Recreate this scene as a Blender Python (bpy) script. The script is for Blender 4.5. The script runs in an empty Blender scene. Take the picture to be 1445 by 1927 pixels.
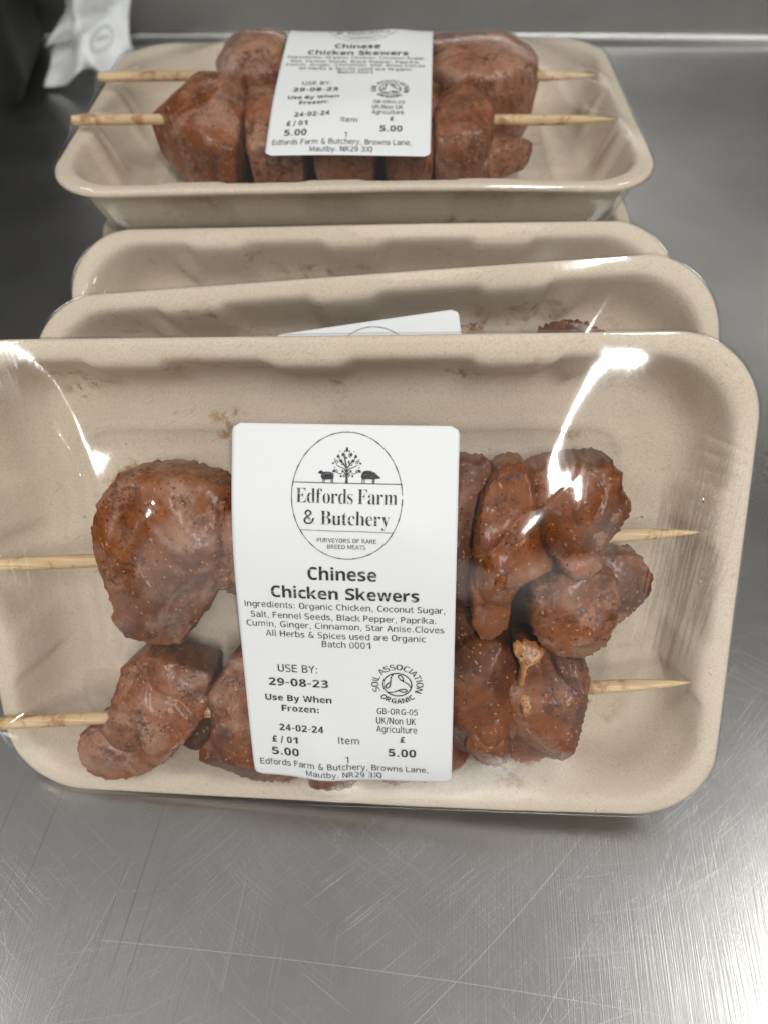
import bpy, math, random
import numpy as np
from mathutils import Matrix, Vector, noise as mnoise

# ------------------------------------------------------------------ camera, light, exposure
sc = bpy.context.scene
COL = sc.collection
MM = 0.001
R_ = math.radians

cam_d = bpy.data.cameras.new('camera')
cam = bpy.data.objects.new('camera', cam_d)
COL.objects.link(cam)
cam.location = (0, 0, 0.27166)
cam.rotation_euler = (R_(40), 0, 0)
cam_d.sensor_fit = 'VERTICAL'
cam_d.sensor_height = 24
cam_d.lens = 1550 / 1927 * 24
cam_d.clip_start = 0.005
cam_d.clip_end = 50
cam_d.dof.use_dof = True
cam_d.dof.focus_distance = 0.232
cam_d.dof.aperture_fstop = 7.5
sc.camera = cam

world = bpy.data.worlds.new('World')
sc.world = world
world.use_nodes = True
wn, wl = world.node_tree.nodes, world.node_tree.links
bg = wn['Background']
tc = wn.new('ShaderNodeTexCoord')
sep = wn.new('ShaderNodeSeparateXYZ')
wl.new(tc.outputs['Generated'], sep.inputs[0])
# dim kitchen all round: dark walls near the horizon, paler ceiling above
rz = wn.new('ShaderNodeValToRGB')
rz.color_ramp.elements[0].position = 0.0
rz.color_ramp.elements[0].color = (0.095, 0.092, 0.084, 1)
rz.color_ramp.elements[1].position = 0.92
rz.color_ramp.elements[1].color = (0.30, 0.298, 0.29, 1)
em = rz.color_ramp.elements.new(0.55); em.color = (0.09, 0.087, 0.08, 1)
wl.new(sep.outputs['Z'], rz.inputs[0])
# darker fittings low down on both sides of the bench
def wramp(src, p0, v0, p1, v1):
    r = wn.new('ShaderNodeMapRange'); r.interpolation_type = 'SMOOTHSTEP'
    for k, v in zip(('From Min', 'From Max', 'To Min', 'To Max'), (p0, p1, v0, v1)): r.inputs[k].default_value = v
    wl.new(src, r.inputs['Value']); return r.outputs[0]
def wmath(op, a, b):
    m = wn.new('ShaderNodeMath'); m.operation = op
    for k, v in enumerate((a, b)):
        if isinstance(v, (int, float)): m.inputs[k].default_value = v
        else: wl.new(v, m.inputs[k])
    return m.outputs[0]
side = wmath('MAXIMUM', wramp(sep.outputs['X'], -.24, 0, -.40, .92), wramp(sep.outputs['X'], .33, 0, .46, .75))
side = wmath('MULTIPLY', side, wramp(sep.outputs['Z'], .62, 1, .82, 0))
keep = wmath('SUBTRACT', 1, side)
mu = wn.new('ShaderNodeMixRGB'); mu.blend_type = 'MULTIPLY'; mu.inputs[0].default_value = 1
wl.new(rz.outputs[0], mu.inputs[1]); wl.new(keep, mu.inputs[2])
back = wmath('MULTIPLY', wramp(sep.outputs['Y'], -.45, 0, -.75, 1), wramp(sep.outputs['Z'], .40, 0, .22, 1))
back = wmath('MULTIPLY', back, wramp(sep.outputs['Z'], -.25, 0, -.02, 1))
glow_band = wmath('MAXIMUM', wmath('MULTIPLY', wramp(sep.outputs['X'], .18, 0, .26, 1), wramp(sep.outputs['X'], .58, 1, .66, 0)), wmath('MULTIPLY', wramp(sep.outputs['X'], -.60, 0, -.52, 1), wramp(sep.outputs['X'], -.22, 1, -.14, 0)))  # two unseen bright bands added behind the camera for fill and film wrinkle contrast
back = wmath('MULTIPLY', back, glow_band)
plus = wn.new('ShaderNodeMixRGB'); plus.blend_type = 'ADD'; plus.inputs[2].default_value = (1.1, 1.04, .96, 1)
wl.new(back, plus.inputs[0]); wl.new(mu.outputs[0], plus.inputs[1]); mu = plus
wl.new(mu.outputs[0], bg.inputs['Color'])
bg.inputs['Strength'].default_value = 1.0


def area(name, loc, target, sx, sy, power, col=(1, 1, 1), roll=0):
    d = bpy.data.lights.new(name, 'AREA')
    d.shape = 'RECTANGLE'; d.size = sx; d.size_y = sy; d.energy = power; d.color = col
    o = bpy.data.objects.new(name, d); COL.objects.link(o)
    o.location = loc
    q = (Vector(target) - Vector(loc)).to_track_quat('-Z', 'Y')
    o.rotation_euler = (q.to_matrix() @ Matrix.Rotation(roll, 3, 'Z')).to_euler()
    return o

area('ceiling_panel', (1.10, 0.22, 1.50), (0.05, 0.15, 0.05), 0.40, 0.40, 7.5, (1, 0.985, 0.955))
area('ceiling_panel', (-1.30, -0.05, 1.50), (-0.05, 0.15, 0.05), 0.40, 0.40, 7.0, (1, 0.985, 0.955))
area('tube_lamp', (0.265, -0.86, 1.38), (0.05, 0.1, 0.0), 0.065, 0.74, 15.0, (1.0, 0.99, 0.97))
area('tube_lamp', (-1.9, -1.77, 1.38), (-0.05, 0.1, 0.0), 0.05, 0.56, 9.0, (1.0, 0.99, 0.97))

sc.view_settings.view_transform = 'Standard'
sc.view_settings.look = 'None'
sc.view_settings.gamma = 1
sc.view_settings.exposure = 0.14
sc.cycles.transparent_max_bounces = 24
sc.cycles.max_bounces = 10

random.seed(4)
RNG = np.random.default_rng(7)

# ------------------------------------------------------------------ material helpers

def mat(name):
    m = bpy.data.materials.new(name); m.use_nodes = True
    n, l = m.node_tree.nodes, m.node_tree.links
    return m, n, l, n['Principled BSDF']


def node(n, kind, **kw):
    x = n.new(kind)
    for k, v in kw.items():
        if k.startswith('i_'):
            x.inputs[k[2:]].default_value = v
        else:
            setattr(x, k, v)
    return x


def ramp(n, l, src, p0, c0, p1, c1):
    r = n.new('ShaderNodeValToRGB')
    e = r.color_ramp.elements
    e[0].position = p0; e[0].color = c0 if len(c0) == 4 else (*c0, 1)
    e[1].position = p1; e[1].color = c1 if len(c1) == 4 else (*c1, 1)
    l.new(src, r.inputs[0])
    return r.outputs[0]

K0, K1 = (0, 0, 0, 1), (1, 1, 1, 1)


def mix(n, l, fac, a, b, blend='MIX'):
    x = n.new('ShaderNodeMixRGB'); x.blend_type = blend
    for i, v in ((0, fac), (1, a), (2, b)):
        if isinstance(v, (int, float)):
            x.inputs[i].default_value = v
        elif isinstance(v, tuple):
            x.inputs[i].default_value = v if len(v) == 4 else (*v, 1)
        else:
            l.new(v, x.inputs[i])
    return x.outputs[0]


def math_(n, l, op, a, b=None, clamp=False):
    x = n.new('ShaderNodeMath'); x.operation = op; x.use_clamp = clamp
    for i, v in ((0, a), (1, b)):
        if v is None: continue
        if isinstance(v, (int, float)): x.inputs[i].default_value = v
        else: l.new(v, x.inputs[i])
    return x.outputs[0]


def coords(n, l, shift=True):
    """object coordinates in metres, shifted by each object's own random number"""
    t = n.new('ShaderNodeTexCoord')
    if not shift: return t.outputs['Object']
    oi = n.new('ShaderNodeObjectInfo')
    mu_ = n.new('ShaderNodeVectorMath'); mu_.operation = 'ADD'
    sc_ = n.new('ShaderNodeCombineXYZ')
    for k in range(3): l.new(math_(n, l, 'MULTIPLY', oi.outputs['Random'], 3.1 + k), sc_.inputs[k])
    l.new(t.outputs['Object'], mu_.inputs[0]); l.new(sc_.outputs[0], mu_.inputs[1])
    return mu_.outputs[0]


def mapping(n, l, v, rot=0, scale=(1, 1, 1), loc=(0, 0, 0)):
    m = n.new('ShaderNodeMapping')
    if rot:                                                            # turn first, stretch afterwards
        q = n.new('ShaderNodeMapping'); q.inputs['Rotation'].default_value = (0, 0, -rot)
        l.new(v, q.inputs['Vector']); v = q.outputs[0]
    m.inputs['Scale'].default_value = scale
    m.inputs['Location'].default_value = loc
    l.new(v, m.inputs['Vector'])
    return m.outputs[0]


def nz(n, l, v, scale, detail=3, rough=0.55, dist=0):
    x = node(n, 'ShaderNodeTexNoise', i_Scale=scale, i_Detail=detail, i_Roughness=rough, i_Distortion=dist)
    l.new(v, x.inputs['Vector'])
    return x.outputs['Fac']


def bump(n, l, h, strength, dist, prev=None):
    b = node(n, 'ShaderNodeBump', i_Strength=strength, i_Distance=dist)
    l.new(h, b.inputs['Height'])
    if prev is not None: l.new(prev, b.inputs['Normal'])
    return b.outputs[0]


def specks(n, l, v, scale, size, keep, stretch=None, rot=0):
    """mask of scattered grains: one per Voronoi cell, only a share KEEP of the cells"""
    wv = node(n, 'ShaderNodeTexNoise', i_Scale=scale * 2.2, i_Detail=1.0)
    l.new(v, wv.inputs['Vector'])
    off = node(n, 'ShaderNodeVectorMath', operation='MULTIPLY_ADD')
    l.new(wv.outputs['Color'], off.inputs[0]); off.inputs[1].default_value = (.7 / scale,) * 3; l.new(v, off.inputs[2])
    v = off.outputs[0]
    if stretch: v = mapping(n, l, v, rot, stretch)
    x = node(n, 'ShaderNodeTexVoronoi', i_Scale=scale, i_Randomness=1.0)
    l.new(v, x.inputs['Vector'])
    s = n.new('ShaderNodeSeparateColor'); l.new(x.outputs['Color'], s.inputs[0])
    sel = math_(n, l, 'LESS_THAN', s.outputs[0], keep)
    sz = math_(n, l, 'MULTIPLY', s.outputs[1], size)
    d = math_(n, l, 'LESS_THAN', x.outputs['Distance'], sz)
    return math_(n, l, 'MULTIPLY', sel, d)

# ------------------------------------------------------------------ materials

def m_tray():
    m, n, l, p = mat('moulded_pulp')
    v = coords(n, l)
    big = nz(n, l, v, 35, 3)
    col = mix(n, l, ramp(n, l, big, .3, K0, .7, K1), (0.655, 0.565, 0.455), (0.70, 0.61, 0.495))
    fine = nz(n, l, v, 1800, 2)
    col = mix(n, l, ramp(n, l, fine, .42, K0, .75, K1), col, (0.56, 0.475, 0.37))
    fib = nz(n, l, mapping(n, l, v, .6, (260, 1900, 900)), 1, 1)
    col = mix(n, l, math_(n, l, 'MULTIPLY', ramp(n, l, fib, .69, K0, .76, K1), .5), col, (0.36, 0.27, 0.18))
    fib = nz(n, l, mapping(n, l, v, -.9, (300, 2300, 900)), 1, 1)
    col = mix(n, l, math_(n, l, 'MULTIPLY', ramp(n, l, fib, .70, K0, .77, K1), .5), col, (0.36, 0.27, 0.18))
    col = mix(n, l, specks(n, l, v, 170, .10, .10), col, (0.12, 0.07, 0.04))
    # marinade splashes
    z1 = ramp(n, l, nz(n, l, v, 42, 2), .545, K0, .64, K1)
    z2 = ramp(n, l, nz(n, l, v, 190, 4, .65), .50, K0, .62, K1)
    tcl = coords(n, l, False)                                          # splashes keep to the part of the tray that holds the meat
    sx = n.new('ShaderNodeSeparateXYZ'); l.new(tcl, sx.inputs[0])
    near = ramp(n, l, math_(n, l, 'ABSOLUTE', sx.outputs['X']), .078, K1, .092, K0)
    z1 = math_(n, l, 'MULTIPLY', z1, near)
    z1 = math_(n, l, 'MULTIPLY', z1, ramp(n, l, math_(n, l, 'ABSOLUTE', sx.outputs['Y']), .062, K1, .071, K0))
    st = math_(n, l, 'MULTIPLY', math_(n, l, 'MULTIPLY', z1, z2), .8)
    col = mix(n, l, st, col, (0.36, 0.185, 0.07))
    z3 = ramp(n, l, nz(n, l, v, 260, 4, .7), .62, K0, .68, K1)
    col = mix(n, l, math_(n, l, 'MULTIPLY', math_(n, l, 'MULTIPLY', z1, z3), .8), col, (0.20, 0.075, 0.02))
    l.new(col, p.inputs['Base Color'])
    p.inputs['Roughness'].default_value = .82
    p.inputs['Specular IOR Level'].default_value = .3
    b = bump(n, l, fine, .25, .0003)
    b = bump(n, l, nz(n, l, v, 420, 3), .25, .0006, b)
    l.new(b, p.inputs['Normal'])
    return m


def m_film():
    m, n, l, p = mat('cling_film')
    n.remove(p)
    v = coords(n, l)
    tr = node(n, 'ShaderNodeBsdfTransparent', i_Color=(0.97, 0.97, 0.965, 1))
    gl = node(n, 'ShaderNodeBsdfGlossy', i_Roughness=.075, i_Color=(1, 1, 1, 1))
    lw = node(n, 'ShaderNodeLayerWeight', i_Blend=.5)
    h = nz(n, l, v, 45, 3)
    h2 = nz(n, l, mapping(n, l, v, .25, (500, 60, 100)), 1, 2)
    b = bump(n, l, h, .05, .0015)
    b = bump(n, l, h2, .03, .0003, b)
    l.new(b, gl.inputs['Normal']); l.new(b, lw.inputs['Normal'])
    f5 = math_(n, l, 'POWER', lw.outputs['Facing'], 5.0)
    f2 = math_(n, l, 'ADD', math_(n, l, 'MULTIPLY', f5, .70), .055, True)
    mx = n.new('ShaderNodeMixShader')
    l.new(f2, mx.inputs[0]); l.new(tr.outputs[0], mx.inputs[1]); l.new(gl.outputs[0], mx.inputs[2])
    l.new(mx.outputs[0], n['Material Output'].inputs['Surface'])
    return m


def m_paper():
    m, n, l, p = mat('white_label_paper')
    p.inputs['Base Color'].default_value = (0.72, 0.74, 0.745, 1)
    p.inputs['Roughness'].default_value = .5
    p.inputs['Specular IOR Level'].default_value = .35
    return m


def m_ink():
    m, n, l, p = mat('thermal_ink')
    v = coords(n, l)
    a = nz(n, l, mapping(n, l, v, 0, (300, 2600, 100)), 1, 2)
    col = mix(n, l, ramp(n, l, a, .56, K0, .74, K1), (0.018, 0.020, 0.022), (0.42, 0.43, 0.44))
    l.new(col, p.inputs['Base Color'])
    p.inputs['Roughness'].default_value = .55
    return m


def m_meat(name='marinated_chicken', fat=False):
    m, n, l, p = mat(name)
    v = coords(n, l)
    a = nz(n, l, v, 34, 3, .55, .6)
    b_ = nz(n, l, v, 75, 4, .6, .4)
    c_ = nz(n, l, v, 260, 4, .7)
    if fat:
        col = mix(n, l, ramp(n, l, b_, .35, K0, .65, K1), (0.52, 0.27, 0.11), (0.50, 0.19, 0.035))
    else:
        pink, brown, orange = (0.330, 0.146, 0.080), (0.098, 0.026, 0.006), (0.240, 0.060, 0.002)
        oi = n.new('ShaderNodeObjectInfo')
        tone = n.new('ShaderNodeSeparateColor'); l.new(oi.outputs['Color'], tone.inputs[0])
        def lean(src, ch): return math_(n, l, 'ADD', src, math_(n, l, 'MULTIPLY', math_(n, l, 'SUBTRACT', tone.outputs[ch], .5), .34))
        col = mix(n, l, ramp(n, l, lean(a, 0), .43, K0, .57, K1), brown, pink)
        col = mix(n, l, math_(n, l, 'MULTIPLY', ramp(n, l, lean(b_, 1), .47, K0, .62, K1), .85), col, orange)
        col = mix(n, l, math_(n, l, 'MULTIPLY', ramp(n, l, lean(nz(n, l, v, 52, 3, .55, .8), 0), .58, K0, .70, K1), .6), col, (0.42, 0.25, 0.18))
        col = mix(n, l, math_(n, l, 'MULTIPLY', tone.outputs[2], .75), col, (0.085, 0.024, 0.012))
    crust = math_(n, l, 'ADD', math_(n, l, 'MULTIPLY', ramp(n, l, nz(n, l, v, 95, 3, .6, .5), .42, K0, .60, K1), .70), .12)
    col = mix(n, l, math_(n, l, 'MULTIPLY', ramp(n, l, c_, .44, K0, .60, K1), crust), col, (0.090, 0.023, 0.007))
    col = mix(n, l, math_(n, l, 'MULTIPLY', ramp(n, l, nz(n, l, v, 1000, 3, .7), .52, K0, .62, K1), crust), col, (0.055, 0.016, 0.007))
    col = mix(n, l, math_(n, l, 'MULTIPLY', specks(n, l, v, 900, .38, .30), .75), col, (0.50, 0.26, 0.11))
    col = mix(n, l, math_(n, l, 'MULTIPLY', specks(n, l, v, 620, .24, .30, (1, .3, 1), .5), .75), col, (0.52, 0.28, 0.12))
    col = mix(n, l, math_(n, l, 'MULTIPLY', specks(n, l, v, 520, .26, .30, (.3, 1, 1), .3), .75), col, (0.10, 0.03, 0.01))
    col = mix(n, l, specks(n, l, v, 820, .29, .40), col, (0.022, 0.009, 0.006))
    col = mix(n, l, specks(n, l, v, 360, .17, .12, (1, .75, 1), 1.0), col, (0.018, 0.011, 0.009))
    l.new(col, p.inputs['Base Color'])
    p.inputs['Roughness'].default_value = .46
    p.inputs['Specular IOR Level'].default_value = .35
    p.inputs['Coat Weight'].default_value = .25
    p.inputs['Coat Roughness'].default_value = .22
    p.inputs['Subsurface Weight'].default_value = .18
    p.inputs['Subsurface Radius'].default_value = (1.0, .35, .2)
    p.inputs['Subsurface Scale'].default_value = .003
    bb = bump(n, l, nz(n, l, v, 700, 5, .8), .28, .0004)
    bb = bump(n, l, nz(n, l, mapping(n, l, v, .5, (70, 420, 200)), 1, 3), .22, .0008, bb)
    l.new(bb, p.inputs['Normal'])
    return m


def m_wood():
    m, n, l, p = mat('bamboo_stick')
    v = coords(n, l)
    g = nz(n, l, mapping(n, l, v, 0, (25, 2200, 2200)), 1, 3)
    col = mix(n, l, ramp(n, l, g, .3, K0, .7, K1), (0.50, 0.335, 0.165), (0.74, 0.57, 0.34))
    s = ramp(n, l, nz(n, l, v, 150, 4, .7), .52, K0, .62, K1)
    col = mix(n, l, math_(n, l, 'MULTIPLY', s, .75), col, (0.33, 0.12, 0.035))
    l.new(col, p.inputs['Base Color'])
    p.inputs['Roughness'].default_value = .55
    l.new(bump(n, l, g, .4, .0003), p.inputs['Normal'])
    return m


def m_steel(name='brushed_steel', base=.54, rough=.29, scratches=True):
    m, n, l, p = mat(name)
    v = coords(n, l, False)
    p.inputs['Metallic'].default_value = 1
    mott = nz(n, l, v, 14, 4, .6)
    col = mix(n, l, ramp(n, l, mott, .3, K0, .7, K1), (base * .91, base * .905, base * .89), (base * 1.06, base * 1.055, base * 1.04))
    # faint water marks
    wm = ramp(n, l, nz(n, l, v, 60, 3, .6, 1.0), .58, K0, .70, K1)
    col = mix(n, l, math_(n, l, 'MULTIPLY', wm, .12), col, (base * .6, base * .6, base * .58))
    ro = math_(n, l, 'ADD', math_(n, l, 'MULTIPLY', mott, .10), rough - .05)
    brush = nz(n, l, mapping(n, l, v, 1.50, (25, 2500, 1)), 1, 2)
    nrm = bump(n, l, brush, .12, .0004)
    if scratches:
        tot = None
        spec = [(.45, 20, 2600, .655), (-.62, 18, 2300, .66), (1.05, 18, 3000, .665), (-1.15, 20, 2500, .67), (.10, 14, 2800, .675), (.62, 28, 3400, .645), (-.85, 26, 3200, .655),
                (-.25, 22, 2300, .67), (.80, 24, 3100, .65), (1.45, 14, 2700, .67), (2.0, 22, 2600, .66), (2.45, 18, 3000, .655)]
        for k, (ang, a, b, th) in enumerate(spec):
            wv = node(n, 'ShaderNodeTexNoise', i_Scale=9.0, i_Detail=1.0)
            l.new(v, wv.inputs['Vector'])
            off = node(n, 'ShaderNodeVectorMath', operation='MULTIPLY_ADD')
            l.new(wv.outputs['Color'], off.inputs[0]); off.inputs[1].default_value = (.003, .003, 0); l.new(v, off.inputs[2])
            s = nz(n, l, mapping(n, l, off.outputs[0], ang, (a, b, 1), (k * 3.1, k * 1.7, 0)), 1, 1, .4)
            s = ramp(n, l, s, th + .02, K0, th + .05, K1)
            patch = ramp(n, l, nz(n, l, mapping(n, l, v, 0, (1, 1, 1), (k * .9, k * 1.3, 0)), 11, 2), .50, K0, .70, K1)
            s = math_(n, l, 'MULTIPLY', s, patch)
            tot = s if tot is None else math_(n, l, 'MAXIMUM', tot, s)
        # long single scores: (x0,y0,angle,width mm,length m,curve)
        for k, (x0, y0, ang, w, ln, cv) in enumerate([(0.0, .052, -.12, .25, .17, -.25), (.035, .062, .75, .22, .09, .9), (-.045, .062, 1.45, .2, .03, 0),
                                                  (.08, .045, .35, .2, .07, 2.0), (.11, .06, -.04, .25, .07, .5), (.045, .04, .95, .22, .06, -1.2), (-.09, .055, 1.2, .2, .06, .4), (.12, .03, .25, .2, .06, -3.0)]):
            mp = mapping(n, l, v, 0, (1, 1, 1), (-x0, -y0, 0))
            mp = mapping(n, l, mp, ang)
            s_ = n.new('ShaderNodeSeparateXYZ'); l.new(mp, s_.inputs[0])
            yy = math_(n, l, 'SUBTRACT', s_.outputs['Y'], math_(n, l, 'MULTIPLY', math_(n, l, 'MULTIPLY', s_.outputs['X'], s_.outputs['X']), cv))
            d = math_(n, l, 'LESS_THAN', math_(n, l, 'ABSOLUTE', yy), w * MM * .5)
            e = math_(n, l, 'LESS_THAN', math_(n, l, 'ABSOLUTE', s_.outputs['X']), ln * .5)
            tot = math_(n, l, 'MAXIMUM', tot, math_(n, l, 'MULTIPLY', math_(n, l, 'MULTIPLY', d, e), .9))
        col = mix(n, l, math_(n, l, 'MULTIPLY', tot, .12), col, (base * 1.35, base * 1.36, base * 1.37))
        nrm = bump(n, l, tot, .09, .0003, nrm)
        ro = math_(n, l, 'ADD', ro, math_(n, l, 'MULTIPLY', tot, .12))
        dk = ramp(n, l, nz(n, l, mapping(n, l, v, 1.42, (9, 1500, 1)), 1, 1), .70, K0, .76, K1)
        dk = math_(n, l, 'MULTIPLY', dk, ramp(n, l, nz(n, l, v, 9, 1), .45, K0, .6, K1))
        col = mix(n, l, math_(n, l, 'MULTIPLY', dk, .45), col, (base * .35, base * .35, base * .34))
        col = mix(n, l, math_(n, l, 'MULTIPLY', specks(n, l, v, 35, .016, .45), .9), col, (.03, .03, .03))
    if not scratches:                                                  # grain runs along the splashback
        p.inputs['Anisotropic'].default_value = .85
        tg = n.new('ShaderNodeTangent'); tg.direction_type = 'RADIAL'; tg.axis = 'Z'
        l.new(tg.outputs[0], p.inputs['Tangent'])
    l.new(col, p.inputs['Base Color']); l.new(ro, p.inputs['Roughness']); l.new(nrm, p.inputs['Normal'])
    return m


def m_plain(name, c, rough):
    m, n, l, p = mat(name)
    v = coords(n, l)
    col = mix(n, l, nz(n, l, v, 30, 3), tuple(x * .8 for x in c), tuple(min(1, x * 1.2) for x in c))
    l.new(col, p.inputs['Base Color']); p.inputs['Roughness'].default_value = rough
    return m

TRAY, FILM, PAPER, INK, MEAT, FAT, WOOD = m_tray(), m_film(), m_paper(), m_ink(), m_meat(), m_meat('chicken_fat', True), m_wood()
STEEL = m_steel()
STEEL2 = m_steel('splashback_steel', .33, .30, False)
BLACK = m_plain('black_plastic', (.012, .012, .012), .6)

# ------------------------------------------------------------------ object helpers

def link(name, verts, faces, material, parent=None, smooth=True):
    me = bpy.data.meshes.new(name)
    me.from_pydata([tuple(v) for v in verts], [], faces)
    me.update()
    if smooth: me.polygons.foreach_set('use_smooth', [True] * len(me.polygons))
    me.materials.append(material)
    o = bpy.data.objects.new(name, me); COL.objects.link(o)
    if parent is not None: o.parent = parent
    return o


def tag(o, label=None, cat=None, group=None, kind=None):
    for k, v in (('label', label), ('category', cat), ('group', group), ('kind', kind)):
        if v: o[k] = v
    return o


def thing(name, matrix, label, cat, group=None):
    o = bpy.data.objects.new(name, None); COL.objects.link(o)
    o.empty_display_size = .02
    o.matrix_world = matrix
    return tag(o, label, cat, group)


def ring_faces(nr, ns, close_first=False, close_last=False, flip=False):
    f = []
    for i in range(nr - 1):
        for j in range(ns):
            a, b = i * ns + j, i * ns + (j + 1) % ns
            q = (a, b, b + ns, a + ns)
            f.append(q[::-1] if flip else q)
    return f

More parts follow.
